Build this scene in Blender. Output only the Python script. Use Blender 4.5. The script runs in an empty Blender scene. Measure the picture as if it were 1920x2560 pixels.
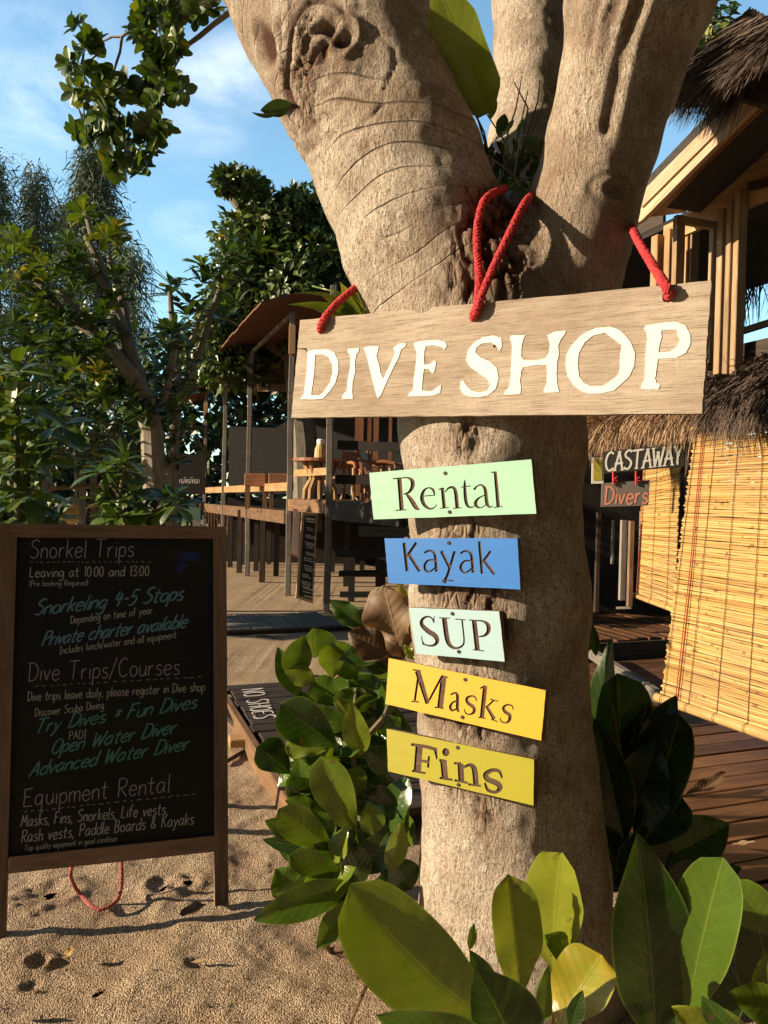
import bpy, bmesh, math, random
import numpy as np
from mathutils import Vector, Matrix, geometry
random.seed(7); rng = np.random.default_rng(11)
S = bpy.context.scene; COL = S.collection
R = math.radians
# ------------------------------------------------------------------ camera
F, CX, CY = 1920.0, 960.0, 1280.0          # focal length and centre in pixels of the photograph
CAMLOC = Vector((0, 0, 1.5))
CAMROT = (Matrix.Rotation(R(89.0), 3, 'X') @ Matrix.Rotation(R(1.3), 3, 'Z'))
cd = bpy.data.cameras.new('camera'); cam = bpy.data.objects.new('camera', cd); COL.objects.link(cam)
cam.matrix_world = Matrix.Translation(CAMLOC) @ CAMROT.to_4x4()
cd.sensor_fit = 'VERTICAL'; cd.sensor_height = 36.0; cd.lens = 36.0 * F / 2560.0
cd.clip_start = 0.05; cd.clip_end = 2000
S.camera = cam
# ------------------------------------------------------------------ light
SUN_AZ, SUN_EL = -99.0, 18.5               # degrees from the view direction (left is negative), elevation
sd = Vector((math.sin(R(SUN_AZ)) * math.cos(R(SUN_EL)), math.cos(R(SUN_AZ)) * math.cos(R(SUN_EL)), math.sin(R(SUN_EL))))
sl = bpy.data.lights.new('sun', 'SUN'); so = bpy.data.objects.new('sun', sl); COL.objects.link(so)
sl.energy = 5.0; sl.angle = R(0.53); sl.color = (1.0, 0.80, 0.56)
so.rotation_euler = sd.to_track_quat('Z', 'Y').to_euler()
so.location = sd * 30
S.view_settings.view_transform = 'Standard'; S.view_settings.look = 'None'
S.view_settings.exposure = 1.0; S.view_settings.gamma = 1.0
W = bpy.data.worlds.new('World'); S.world = W; W.use_nodes = True

class NT:
    """small helper round a node tree"""
    def __init__(s, tree): s.t = tree; s.n = tree.nodes; s.l = tree.links
    def new(s, kind, **kw):
        n = s.n.new(kind)
        for k, v in kw.items():
            if k == 'inp':
                for kk, vv in v.items():
                    if isinstance(vv, bpy.types.NodeSocket): s.l.new(vv, n.inputs[kk])
                    else: n.inputs[kk].default_value = vv
            else: setattr(n, k, v)
        return n
    def math(s, op, a, b=0.0, c=None, clamp=False):
        n = s.n.new('ShaderNodeMath'); n.operation = op; n.use_clamp = clamp
        for i, x in enumerate((a, b, c)):
            if x is None: continue
            if isinstance(x, bpy.types.NodeSocket): s.l.new(x, n.inputs[i])
            else: n.inputs[i].default_value = x
        return n.outputs[0]
    def mix(s, fac, a, b, mode='MIX'):
        n = s.n.new('ShaderNodeMix'); n.data_type = 'RGBA'; n.blend_type = mode
        for i, x in ((0, fac), (6, a), (7, b)):
            if isinstance(x, bpy.types.NodeSocket): s.l.new(x, n.inputs[i])
            elif i == 0: n.inputs[0].default_value = x
            else: n.inputs[i].default_value = (*x, 1) if len(x) == 3 else x
        return n.outputs[2]
    def ramp(s, fac, stops, interp='LINEAR'):
        n = s.n.new('ShaderNodeValToRGB'); n.color_ramp.interpolation = interp
        e = n.color_ramp.elements
        while len(e) < len(stops): e.new(0.5)
        for el, (p, c) in zip(e, stops):
            el.position = p; el.color = (*c, 1) if hasattr(c, '__len__') else (c, c, c, 1)
        s.l.new(fac, n.inputs[0]); return n.outputs[0]
    def noise(s, vec, scale, detail=4, rough=0.55, dist=0.0):
        n = s.n.new('ShaderNodeTexNoise'); n.inputs['Scale'].default_value = scale
        n.inputs['Detail'].default_value = detail; n.inputs['Roughness'].default_value = rough
        n.inputs['Distortion'].default_value = dist
        if vec is not None: s.l.new(vec, n.inputs['Vector'])
        return n.outputs[0]
    def mapping(s, vec, scale=(1, 1, 1), loc=(0, 0, 0), rot=(0, 0, 0)):
        n = s.n.new('ShaderNodeMapping'); s.l.new(vec, n.inputs[0])
        n.inputs['Scale'].default_value = scale; n.inputs['Location'].default_value = loc; n.inputs['Rotation'].default_value = rot
        return n.outputs[0]
    def bump(s, h, strength, dist, prev=None):
        n = s.n.new('ShaderNodeBump'); n.inputs['Strength'].default_value = strength; n.inputs['Distance'].default_value = dist
        s.l.new(h, n.inputs['Height'])
        if prev is not None: s.l.new(prev, n.inputs['Normal'])
        return n.outputs[0]

# pixel (of the 1920x2560 photograph) and depth -> point in the world
def ray(u, v): return CAMROT @ Vector(((u - CX) / F, -(v - CY) / F, -1.0))
def P(u, v, d): return CAMLOC + ray(u, v) * d
def G(u, v, z=0.0):
    r = ray(u, v); return CAMLOC + r * ((z - CAMLOC.z) / r.z)

w = NT(W.node_tree); w.n.clear()
sky = w.new('ShaderNodeTexSky'); sky.sky_type = 'NISHITA'; sky.sun_disc = False
sky.sun_elevation = R(SUN_EL); sky.sun_rotation = R(SUN_AZ)
sky.air_density = 1.0; sky.dust_density = 0.6; sky.ozone_density = 1.6
tc = w.new('ShaderNodeTexCoord')
dirv = tc.outputs['Generated']
skyc = sky.outputs[0]
nz = w.noise(w.mapping(dirv, (1, 1, 2.2), (3.1, 0.4, 0)), 5.5, 8, 0.62, 0.35)
cl = None
for (u, v, wd, am) in ((590, 190, 0.085, 1.0), (110, 270, 0.12, 0.7), (480, 310, 0.07, 0.55), (500, 570, 0.06, 0.7), (60, 60, 0.12, 0.25), (330, 260, 0.15, 0.15)):
    c = ray(u, v).normalized()
    vm = w.new('ShaderNodeVectorMath', operation='SUBTRACT'); w.l.new(dirv, vm.inputs[0]); vm.inputs[1].default_value = c
    vs = w.new('ShaderNodeVectorMath', operation='MULTIPLY'); w.l.new(vm.outputs[0], vs.inputs[0]); vs.inputs[1].default_value = (1, 1, 1.9)
    ln = w.new('ShaderNodeVectorMath', operation='LENGTH'); w.l.new(vs.outputs[0], ln.inputs[0])
    m = w.math('MULTIPLY', w.math('SUBTRACT', 1.0, w.math('DIVIDE', ln.outputs['Value'], wd), clamp=True), am)
    cl = m if cl is None else w.math('MAXIMUM', cl, m)
cm = w.math('MULTIPLY', w.ramp(nz, [(0.38, 0.0), (0.68, 1.0)]), w.math('POWER', cl, 0.7), clamp=True)
cm = w.math('MULTIPLY', cm, 0.55)
skyc = w.mix(1.0, skyc, (.92, 1.12, 1.06), 'MULTIPLY')
skm = w.mix(cm, skyc, (7.6, 7.4, 7.4))
# sky strength shaped by direction: dimmed overhead and behind to keep shade dark
dt = w.new('ShaderNodeVectorMath', operation='DOT_PRODUCT'); w.l.new(dirv, dt.inputs[0]); dt.inputs[1].default_value = ray(900, 420).normalized()
mr = w.new('ShaderNodeMapRange', interpolation_type='SMOOTHSTEP', inp={'Value': dt.outputs['Value'], 'From Min': .42, 'From Max': .82, 'To Min': .035, 'To Max': .145})
bg = w.new('ShaderNodeBackground', inp={'Color': skm, 'Strength': mr.outputs[0]})
wo = w.new('ShaderNodeOutputWorld'); w.l.new(bg.outputs[0], wo.inputs[0])

# ------------------------------------------------------------------ objects
def _set(o, label=None, cat=None, group=None, kind=None):
    if label: o['label'] = label
    if cat: o['category'] = cat
    if group: o['group'] = group
    if kind: o['kind'] = kind
    return o
def thing(name, label, cat, loc=(0, 0, 0), group=None, mat=None):
    o = bpy.data.objects.new(name, None); COL.objects.link(o); o.empty_display_size = 0.1
    if mat is not None: o.matrix_basis = mat
    else: o.location = loc
    if mat is None: o.matrix_basis = Matrix.Translation(Vector(loc))
    return _set(o, label, cat, group)
def rootmat(o):
    m = Matrix.Identity(4)
    while o is not None: m = o.matrix_basis @ m; o = o.parent
    return m
def copy_tree(o, loc_mat, label, parent=None):
    c = o.copy(); COL.objects.link(c); c.parent = parent
    if parent is None: c.matrix_basis = loc_mat; c['label'] = label
    for ch in [x for x in bpy.data.objects if x.parent == o]: copy_tree(ch, None, None, c)
    return c

class MB:
    """collects shapes, built as ONE mesh object; every vertex carries a grain coordinate and a tint"""
    def __init__(s): s.v = []; s.f = []; s.g = []; s.t = []; s.uv = []; s.n = 0
    def add(s, v, f, g=None, tint=None, uv=None):
        v = np.asarray(v, float).reshape(-1, 3); k = len(v)
        s.v.append(v)
        if isinstance(f, np.ndarray): s.f.extend((f + s.n).tolist())
        else: s.f.extend([[i + s.n for i in q] for q in f])
        s.g.append(np.asarray(g, float).reshape(-1, 3) if g is not None else v.copy())
        t = random.random() if tint is None else tint
        s.t.append(np.broadcast_to(np.asarray(t, float), (k,)))
        s.uv.append(np.asarray(uv, float) if uv is not None else np.zeros((k, 2)))
        s.n += k; return s
    def box(s, c, size, rot=None, tint=None, bev=0.0):
        sx, sy, sz = [x / 2 for x in size]
        ax = int(np.argmax(size))
        if bev > 0:
            b = min(bev, sx * .6, sy * .6, sz * .6); V = []
            for x in (-1, 1):
                for y in (-1, 1):
                    for z in (-1, 1):
                        V += [(x * (sx - b), y * (sy - b), z * sz), (x * (sx - b), y * sy, z * (sz - b)), (x * sx, y * (sy - b), z * (sz - b))]
            V = np.array(V); bm = bmesh.new()
            for q in V: bm.verts.new(q)
            r = bmesh.ops.convex_hull(bm, input=bm.verts[:]); bmesh.ops.dissolve_limit(bm, angle_limit=0.01, verts=bm.verts[:], edges=bm.edges[:])
            bm.verts.index_update(); V = np.array([q.co[:] for q in bm.verts]); Fc = [[q.index for q in f.verts] for f in bm.faces]; bm.free()
        else:
            V = np.array([(x * sx, y * sy, z * sz) for x in (-1, 1) for y in (-1, 1) for z in (-1, 1)])
            Fc = [(0, 1, 3, 2), (4, 6, 7, 5), (0, 4, 5, 1), (2, 3, 7, 6), (0, 2, 6, 4), (1, 5, 7, 3)]
        g = V[:, [ax, (ax + 1) % 3, (ax + 2) % 3]] + rng.random(3) * 50
        if rot is not None: V = V @ np.array(rot.to_3x3() if isinstance(rot, Matrix) else rot).T
        return s.add(V + np.array(c), Fc, g, tint)
    def beam(s, p, q, wd, ht, up=(0, 0, 1), tint=None, bev=0.0):
        p = Vector(p); q = Vector(q); d = (q - p); L = d.length; x = d.normalized()
        up = Vector(up); y = up.cross(x)
        if y.length < 1e-4: y = Vector((1, 0, 0)).cross(x)
        y.normalize(); z = x.cross(y)
        M = Matrix((x, y, z)).transposed()
        return s.box((p + q) / 2, (L, wd, ht), M, tint, bev)
    def tube(s, pts, rad, n=8, cap=True, tint=None, jit=0.0):
        pts = np.array([tuple(p) for p in pts], float); k = len(pts)
        rad = np.broadcast_to(np.asarray(rad, float), (k,))
        T = np.gradient(pts, axis=0); T /= np.linalg.norm(T, axis=1)[:, None] + 1e-12
        a = np.array([0, 0, 1.0]) if abs(T[0][2]) < .9 else np.array([1.0, 0, 0])
        V = []; g = []; ln = np.r_[0, np.cumsum(np.linalg.norm(np.diff(pts, axis=0), axis=1))]; off = rng.random(3) * 50
        ph = np.arange(n) * 2 * math.pi / n
        for i in range(k):
            a = a - T[i] * a.dot(T[i]); a /= np.linalg.norm(a) + 1e-12; b = np.cross(T[i], a)
            r = rad[i] * (1 + jit * (rng.random(n) - .5))
            V.append(pts[i] + (np.cos(ph) * r)[:, None] * a + (np.sin(ph) * r)[:, None] * b)
            g.append(np.c_[np.full(n, ln[i]), np.cos(ph) * rad[i], np.sin(ph) * rad[i]] + off)
        Fc = [(i * n + j, i * n + (j + 1) % n, (i + 1) * n + (j + 1) % n, (i + 1) * n + j) for i in range(k - 1) for j in range(n)]
        if cap: Fc += [tuple(range(n - 1, -1, -1)), tuple(range((k - 1) * n, k * n))]
        return s.add(np.concatenate(V), Fc, np.concatenate(g), tint)
    def prism(s, poly, z0, z1, frame=None, holes=(), tint=None):
        """polygon (list of (x,y)) between z0 and z1 of a local frame (4x4)"""
        loops = [[Vector((x, y, 0)) for x, y in poly]] + [[Vector((x, y, 0)) for x, y in h] for h in holes]
        tri = geometry.tessellate_polygon(loops); flat = [p for l in loops for p in l]; n = len(flat)
        V = [(p.x, p.y, z0) for p in flat] + [(p.x, p.y, z1) for p in flat]; Fc = []
        for t in tri:
            a, b, c = [flat[i] for i in t]
            if (b - a).cross(c - a).z < 0: t = (t[0], t[2], t[1])
            Fc += [tuple(i + n for i in t), (t[2], t[1], t[0])]
        k = 0
        for li, l in enumerate(loops):
            m = len(l); A = sum(l[i].x * l[(i + 1) % m].y - l[(i + 1) % m].x * l[i].y for i in range(m))
            for i in range(m):
                i0, i1 = k + i, k + (i + 1) % m
                if (A > 0) == (li == 0): Fc.append((i0, i1, i1 + n, i0 + n))
                else: Fc.append((i1, i0, i0 + n, i1 + n))
            k += m
        V = np.array(V); g = V.copy()
        if frame is not None: V = V @ np.array(frame.to_3x3()).T + np.array(frame.translation)
        return s.add(V, Fc, g, tint)
    def build(s, name, mat, parent=None, smooth=False, local=False):
        me = bpy.data.meshes.new(name)
        V = np.concatenate(s.v) if s.v else np.zeros((0, 3))
        if parent is not None and not local:
            M = np.array(rootmat(parent).inverted()); V = V @ M[:3, :3].T + M[:3, 3]
        me.from_pydata(V.tolist(), [], s.f)
        if s.n:
            a = me.attributes.new('gco', 'FLOAT_VECTOR', 'POINT'); a.data.foreach_set('vector', np.concatenate(s.g).astype(np.float32).ravel())
            a = me.attributes.new('tint', 'FLOAT', 'POINT'); a.data.foreach_set('value', np.concatenate(s.t).astype(np.float32))
            uv = np.concatenate(s.uv)
            if uv.any():
                l = me.uv_layers.new(name='UVMap'); idx = np.zeros(len(me.loops), np.int32); me.loops.foreach_get('vertex_index', idx)
                l.data.foreach_set('uv', uv[idx].astype(np.float32).ravel())
            if smooth: me.polygons.foreach_set('use_smooth', np.ones(len(me.polygons), bool))
        if mat is not None:
            for m in (mat if isinstance(mat, (list, tuple)) else [mat]): me.materials.append(m)
        o = bpy.data.objects.new(name, me); COL.objects.link(o)
        if parent is not None: o.parent = parent
        return o

# ------------------------------------------------------------------ materials
def material(name):
    m = bpy.data.materials.new(name); m.use_nodes = True; t = NT(m.node_tree)
    b = t.n['Principled BSDF']; return m, t, b
def gco(t):
    n = t.new('ShaderNodeAttribute'); n.attribute_name = 'gco'; return n.outputs['Vector']
def tintn(t):
    n = t.new('ShaderNodeAttribute'); n.attribute_name = 'tint'; return n.outputs['Fac']
def wood(name, dark, light, rough=0.75, gs=1.0, bump=0.4, var=0.35, knots=False):
    m, t, b = material(name); g = gco(t)
    n1 = t.noise(t.mapping(g, (1.4 * gs, 16 * gs, 16 * gs)), 2.2, 5, .6, .6)
    n2 = t.noise(t.mapping(g, (6 * gs, 120 * gs, 120 * gs)), 1.6, 4, .65)
    n3 = t.noise(g, 3.0 * gs, 3)
    f = t.math('ADD', t.math('MULTIPLY', n1, .6), t.math('MULTIPLY', n2, .4))
    c = t.ramp(f, [(.33, dark), (.62, light)])
    c = t.mix(t.math('MULTIPLY', t.ramp(n3, [(.4, 0.0), (.7, 1.0)]), .35), c, tuple(x * .55 for x in dark))
    br = t.math('ADD', 1 - var / 2, t.math('MULTIPLY', tintn(t), var))
    c = t.mix(1.0, c, t.new('ShaderNodeCombineColor', inp={0: br, 1: br, 2: br}).outputs[0], 'MULTIPLY')
    t.l.new(c, b.inputs['Base Color']); b.inputs['Roughness'].default_value = rough
    b.inputs['Specular IOR Level'].default_value = .3
    t.l.new(t.bump(f, bump, .004), b.inputs['Normal']); return m
def plain(name, col, rough=0.6, metal=0.0, nscale=20.0, var=0.25, bump=0.1, spec=.4):
    m, t, b = material(name); o = t.new('ShaderNodeTexCoord').outputs['Object']
    n = t.noise(o, nscale, 5, .6)
    c = t.mix(n, tuple(x * (1 - var) for x in col), tuple(min(1, x * (1 + var)) for x in col))
    t.l.new(c, b.inputs['Base Color']); b.inputs['Roughness'].default_value = rough; b.inputs['Metallic'].default_value = metal
    b.inputs['Specular IOR Level'].default_value = spec
    if bump: t.l.new(t.bump(n, bump, .003), b.inputs['Normal'])
    return m
def leafmat(name, stops, rough=.32, trans=.3, veins=9.0, bump=.28, vcol=(.22, .27, .05), vamt=.42, tmul=(1.6, 1.5, .5)):
    m, t, b = material(name)
    uv = t.new('ShaderNodeUVMap').outputs[0]; sp = t.new('ShaderNodeSeparateXYZ'); t.l.new(uv, sp.inputs[0])
    s_, t_ = sp.outputs[0], t.math('ABSOLUTE', t.math('MULTIPLY_ADD', sp.outputs[1], 2.0, -1.0))
    ph = t.math('FRACT', t.math('MULTIPLY', t.math('SUBTRACT', s_, t.math('MULTIPLY', t_, .22)), veins))
    dist = t.math('ABSOLUTE', t.math('SUBTRACT', ph, .5))
    lat = t.math('MULTIPLY', t.math('SUBTRACT', 1.0, t.math('MULTIPLY', t.math('SUBTRACT', .5, dist), 20.0), clamp=True), t.math('SUBTRACT', 1.0, t.math('MULTIPLY', t_, .75)))
    mid = t.math('SUBTRACT', 1.0, t.math('MULTIPLY', t_, 22.0), clamp=True)
    vm = t.math('MAXIMUM', mid, t.math('MULTIPLY', lat, .62))
    o = t.new('ShaderNodeTexCoord').outputs['Object']
    nz = t.noise(o, 14, 4, .6); nf = t.noise(o, 60, 4, .6)
    ti = t.math('ADD', tintn(t), t.math('MULTIPLY', t.math('SUBTRACT', nz, .5), .22), clamp=True)
    c = t.ramp(ti, stops)
    c = t.mix(t.math('MULTIPLY', t.ramp(nf, [(.62, 0.0), (.72, 1.0)]), .45), c, (.10, .075, .02))
    c = t.mix(t.math('MULTIPLY', t.ramp(t.noise(o, 26, 3, .6, .6), [(.66, 0.0), (.70, 1.0)]), .7), c, (.12, .07, .025))
    c = t.mix(t.math('MULTIPLY', vm, vamt), c, vcol)
    c = t.mix(t.math('MULTIPLY', t.math('SUBTRACT', t_, .93), 6.0, clamp=True), c, tuple(x * 1.3 for x in vcol))
    t.l.new(c, b.inputs['Base Color']); b.inputs['Roughness'].default_value = rough; b.inputs['Specular IOR Level'].default_value = .6
    h = t.math('SUBTRACT', t.math('MULTIPLY', t.math('SUBTRACT', .5, dist), -.35), t.math('MULTIPLY', mid, .4))
    h = t.math('ADD', h, t.math('MULTIPLY', nf, .16))
    nb = t.bump(h, bump, .006); t.l.new(nb, b.inputs['Normal'])
    t.l.new(t.math('ADD', rough - .08, t.math('MULTIPLY', nf, .2)), b.inputs['Roughness'])
    tr = t.new('ShaderNodeBsdfTranslucent'); t.l.new(t.mix(1.0, c, tmul, 'MULTIPLY'), tr.inputs[0]); t.l.new(nb, tr.inputs['Normal'])
    mx = t.new('ShaderNodeMixShader'); mx.inputs[0].default_value = trans
    t.l.new(b.outputs[0], mx.inputs[1]); t.l.new(tr.outputs[0], mx.inputs[2])
    t.l.new(mx.outputs[0], t.n['Material Output'].inputs[0]); return m
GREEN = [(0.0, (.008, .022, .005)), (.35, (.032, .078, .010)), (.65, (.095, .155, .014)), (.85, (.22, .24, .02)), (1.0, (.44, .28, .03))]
M = {}
M['leaf'] = leafmat('broad_leaf', GREEN, rough=.22)
M['leaf_small'] = leafmat('small_leaf', GREEN, rough=.42, trans=.22, bump=.2, vamt=.3)
M['leaf_dark'] = leafmat('dense_leaf', [(0, (.008, .022, .006)), (.5, (.034, .074, .013)), (1, (.12, .17, .022))], rough=.38, trans=.15, bump=.1, vamt=.1)
M['needle'] = plain('needle', (.135, .175, .105), .8, var=.5, bump=0)
M['dry'] = leafmat('dry_leaf', [(0, (.06, .028, .012)), (.5, (.15, .088, .042)), (.8, (.30, .20, .09)), (1, (.55, .35, .05))], rough=.6, trans=.2, bump=.8, vamt=.6, vcol=(.34, .22, .1), tmul=(1.3, 1.0, .5))
M['stem'] = wood('green_stem', (.06, .055, .03), (.17, .15, .09))
M['branch'] = wood('grey_branch', (.10, .085, .065), (.30, .26, .20), gs=2)
M['timber_dark'] = wood('dark_timber', (.022, .014, .010), (.060, .040, .028), .7)
M['timber_black'] = wood('black_timber', (.012, .009, .008), (.035, .026, .021), .7)
M['timber_grey'] = wood('grey_timber', (.10, .09, .08), (.25, .22, .19), .85)
M['timber_brown'] = wood('brown_timber', (.09, .048, .024), (.22, .125, .065), .65)
M['timber_gold'] = wood('golden_timber', (.25, .135, .055), (.50, .31, .15), .55)
M['timber_red'] = wood('red_timber', (.17, .065, .03), (.36, .16, .08), .5)
M['frame_wood'] = wood('frame_wood', (.12, .072, .046), (.26, .165, .11), .7, gs=1.4)
M['deck_dark'] = wood('worn_deck', (.014, .010, .008), (.055, .039, .031), .7, bump=.8)
M['deck_brown'] = wood('brown_deck', (.055, .026, .014), (.20, .095, .045), .55, bump=.8, var=.7)
M['deck_grey'] = wood('grey_deck', (.10, .088, .076), (.25, .215, .18), .85, bump=.8)
m, t, b = material('weathered_board'); o = t.new('ShaderNodeTexCoord').outputs['Object']
g1 = t.noise(t.mapping(o, (2.2, 26, 26)), 1.6, 5, .6, .8); g2 = t.noise(t.mapping(o, (11, 330, 330)), 1.0, 4, .7, .3); g3 = t.noise(t.mapping(o, (150, 40, 40)), 1.0, 3, .6); g4 = t.noise(o, 3.5, 4, .6)
c = t.ramp(t.math('ADD', t.math('MULTIPLY', g1, .5), t.math('MULTIPLY', g4, .5)), [(.36, (.29, .225, .165)), (.62, (.46, .39, .315))])
c = t.mix(t.math('MULTIPLY', t.ramp(g2, [(.52, 0.0), (.66, 1.0)]), .75), c, (.13, .095, .07))
c = t.mix(t.math('MULTIPLY', t.ramp(g3, [(.55, 0.0), (.7, 1.0)]), .25), c, (.16, .12, .09))
t.l.new(c, b.inputs['Base Color']); b.inputs['Roughness'].default_value = .9; b.inputs['Specular IOR Level'].default_value = .2
t.l.new(t.bump(t.math('ADD', t.math('MULTIPLY', g2, -1.0), g1), .7, .003), b.inputs['Normal']); M['sign_wood'] = m
M['bare_wood'] = wood('bare_wood', (.12, .07, .045), (.26, .165, .11), .8)
M['engraved'] = wood('engraved_wood', (.050, .028, .020), (.13, .075, .052), .85, bump=.5)
M['bamboo'] = wood('bamboo', (.32, .18, .06), (.62, .42, .17), .42, gs=.8, bump=.3, var=.3)
def rope_mat(name, c1, c2):
    return wood(name, c1, c2, .8, gs=3, bump=.5)
M['rope_red'] = rope_mat('red_rope', (.30, .016, .022), (.58, .055, .060))
M['rope_pink'] = rope_mat('faded_rope', (.30, .07, .06), (.52, .17, .14))
def brushed(name, col, under):
    m, t, b = material(name); o = t.new('ShaderNodeTexCoord').outputs['Object']
    g = t.noise(t.mapping(o, (4, 90, 90)), 2.0, 5, .7, .4); f = t.noise(o, 22, 5, .7); h_ = t.noise(t.mapping(o, (60, 60, 14)), 1.5, 3, .6)
    c = t.mix(t.math('MULTIPLY', f, .30), col, tuple(x * .72 for x in col))
    c = t.mix(t.math('MULTIPLY', t.ramp(g, [(.62, 0.0), (.70, 1.0)]), t.ramp(f, [(.42, 0.0), (.6, .75)])), c, under)
    t.l.new(c, b.inputs['Base Color']); b.inputs['Roughness'].default_value = .6
    t.l.new(t.bump(t.math('ADD', g, h_), .5, .002), b.inputs['Normal']); return m
def painted(name, col, wear=.35):
    m, t, b = material(name); o = t.new('ShaderNodeTexCoord').outputs['Object']
    g = t.noise(t.mapping(o, (2.5, 30, 30)), 2.0, 5, .65, .5); f = t.noise(o, 9, 4, .6); sp_ = t.noise(o, 160, 3, .6)
    c = t.mix(t.math('MULTIPLY', t.ramp(g, [(.45, 0.0), (.75, 1.0)]), wear), col, tuple(x * .62 for x in col))
    c = t.mix(t.math('MULTIPLY', f, .25), c, tuple(min(1, x * 1.15 + .03) for x in col))
    c = t.mix(t.math('MULTIPLY', t.ramp(sp_, [(.66, 0.0), (.72, 1.0)]), .4), c, tuple(x * .4 for x in col))
    t.l.new(c, b.inputs['Base Color']); b.inputs['Roughness'].default_value = .5; b.inputs['Specular IOR Level'].default_value = .35
    t.l.new(t.bump(g, .25, .002), b.inputs['Normal']); return m
M['mint'] = painted('mint_paint', (.29, .53, .39)); M['blue'] = painted('blue_paint', (.018, .15, .48), .25)
M['ice'] = painted('pale_blue_paint', (.34, .50, .55), .15); M['yellow'] = painted('yellow_paint', (.56, .33, .012), .15)
M['lime'] = painted('lime_paint', (.30, .272, .008), .2)
M['white'] = plain('white_paint', (.70, .69, .66), .6, nscale=40, var=.08)
M['chalk'] = plain('white_chalk', (.38, .38, .37), .95, nscale=300, var=.5)
M['chalk_blue'] = plain('blue_chalk', (.11, .23, .32), .95, nscale=300, var=.4)
M['chalk_teal'] = plain('teal_chalk', (.08, .22, .22), .95, nscale=300, var=.4)
M['chalk_head'] = plain('mauve_chalk', (.32, .28, .32), .95, nscale=300, var=.5)
M['chalk_navy'] = plain('dark_blue_chalk', (.012, .028, .11), .95, nscale=200, var=.5)
M['slate'] = plain('black_slate', (.0085, .0085, .0095), .6, nscale=3.5, var=.85, bump=.02, spec=.25)
M['iron'] = plain('rusty_iron', (.035, .022, .016), .6, .4, nscale=200)
M['white_brushed'] = brushed('brushed_white_paint', (.70, .69, .66), (.36, .30, .24))
M['pink'] = plain('pink_paint', (.62, .26, .20), .6); M['grey_paint'] = plain('grey_paint', (.16, .14, .13), .7)
M['black_paint'] = plain('black_paint', (.035, .035, .032), .6); M['yellow_card'] = plain('yellow_card', (.42, .36, .05), .7)
M['paper'] = plain('paper', (.75, .70, .66), .8, nscale=60, var=.1); M['cloth_blue'] = plain('pale_cloth', (.36, .50, .48), .8)
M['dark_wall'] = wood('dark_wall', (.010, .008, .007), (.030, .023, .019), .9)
M['rust_sheet'] = plain('rusty_sheet', (.13, .052, .026), .75, .0, nscale=5, var=.6)
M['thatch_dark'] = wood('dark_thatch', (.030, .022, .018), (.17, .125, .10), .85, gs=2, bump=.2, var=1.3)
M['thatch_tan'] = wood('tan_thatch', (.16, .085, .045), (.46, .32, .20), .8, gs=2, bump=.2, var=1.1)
M['thatch_grey'] = plain('grey_thatch', (.055, .052, .050), .95, nscale=30, var=.6, bump=.8)
M['green_board'] = plain('pale_green_board', (.30, .48, .38), .6)
M['barge'] = wood('barge_wood', (.30, .19, .11), (.56, .41, .27), .6)
M['frame_gold'] = wood('casement_wood', (.20, .12, .06), (.42, .29, .17), .6)
M['grey_sign'] = plain('grey_sign_paint', (.12, .13, .14), .8)
M['kayak'] = plain('kayak_yellow', (.50, .36, .12), .4)
M['soffit'] = wood('soffit_wood', (.22, .105, .045), (.42, .22, .10), .6)  # colour lightened to stand in for light bounced onto the soffit
M['brass'] = plain('bamboo_pot', (.45, .30, .12), .5)
# ------------------------------------------------------------------ noise
def vnoise(p, seed=0):
    p = np.asarray(p, float); i = np.floor(p).astype(np.int64); f = p - i; f = f * f * (3 - 2 * f); r = 0
    for dx in (0, 1):
        for dy in (0, 1):
            for dz in (0, 1):
                h = (i[:, 0] + dx) * 374761393 + (i[:, 1] + dy) * 668265263 + (i[:, 2] + dz) * 2147483647 + seed * 1274126177
                h = (h ^ (h >> 13)) * 1274126177 & 0x7fffffff
                h = ((h ^ (h >> 16)) & 0xffff) / 65535.0
                r = r + h * (f[:, 0] if dx else 1 - f[:, 0]) * (f[:, 1] if dy else 1 - f[:, 1]) * (f[:, 2] if dz else 1 - f[:, 2])
    return r * 2 - 1
def fbm(p, o=4, seed=0):
    a, s, r = 1.0, 1.0, 0
    for k in range(o): r = r + a * vnoise(p * s, seed + k); a *= .5; s *= 2.03
    return r
# ------------------------------------------------------------------ sand ground: one sheet to the horizon
def lines(a, b, step, lo, hi):
    x = list(np.arange(a, b + 1e-6, step)); d = step
    while x[-1] < hi: d *= 1.22; x.append(x[-1] + d)
    d = step
    while x[0] > lo: d *= 1.22; x.insert(0, x[0] - d)
    return np.array(x)
gx = lines(-2.1, 1.2, .014, -250, 250); gy = lines(1.2, 4.6, .014, -60, 420)
X, Y = np.meshgrid(gx, gy, indexing='ij'); q = np.c_[X.ravel(), Y.ravel(), np.zeros(X.size)]
near = np.clip(1 - np.hypot(q[:, 0] + .4, q[:, 1] - 2.6) / 9, 0, 1)
Z = (fbm(q * 2.1, 3, 1) * .016 + fbm(q * 7.5, 3, 5) * .008 + np.maximum(vnoise(q * 23, 9), 0) ** 2 * .008 + fbm(q * 40, 2, 13) * .0016) * near
def dent(u, v, rx, ry, dep, rim, ang=0):
    c = G(u, v); dx = q[:, 0] - c.x; dy = q[:, 1] - c.y; ca, sa = math.cos(ang), math.sin(ang)
    r = np.hypot((dx * ca + dy * sa) / rx, (-dx * sa + dy * ca) / ry)
    r = r + .30 * vnoise(q * 26, 3)
    return -.75 * dep * np.exp(-(r * 1.1) ** 2.5) + rim * np.exp(-((r - 1.25) / .3) ** 2)
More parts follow.
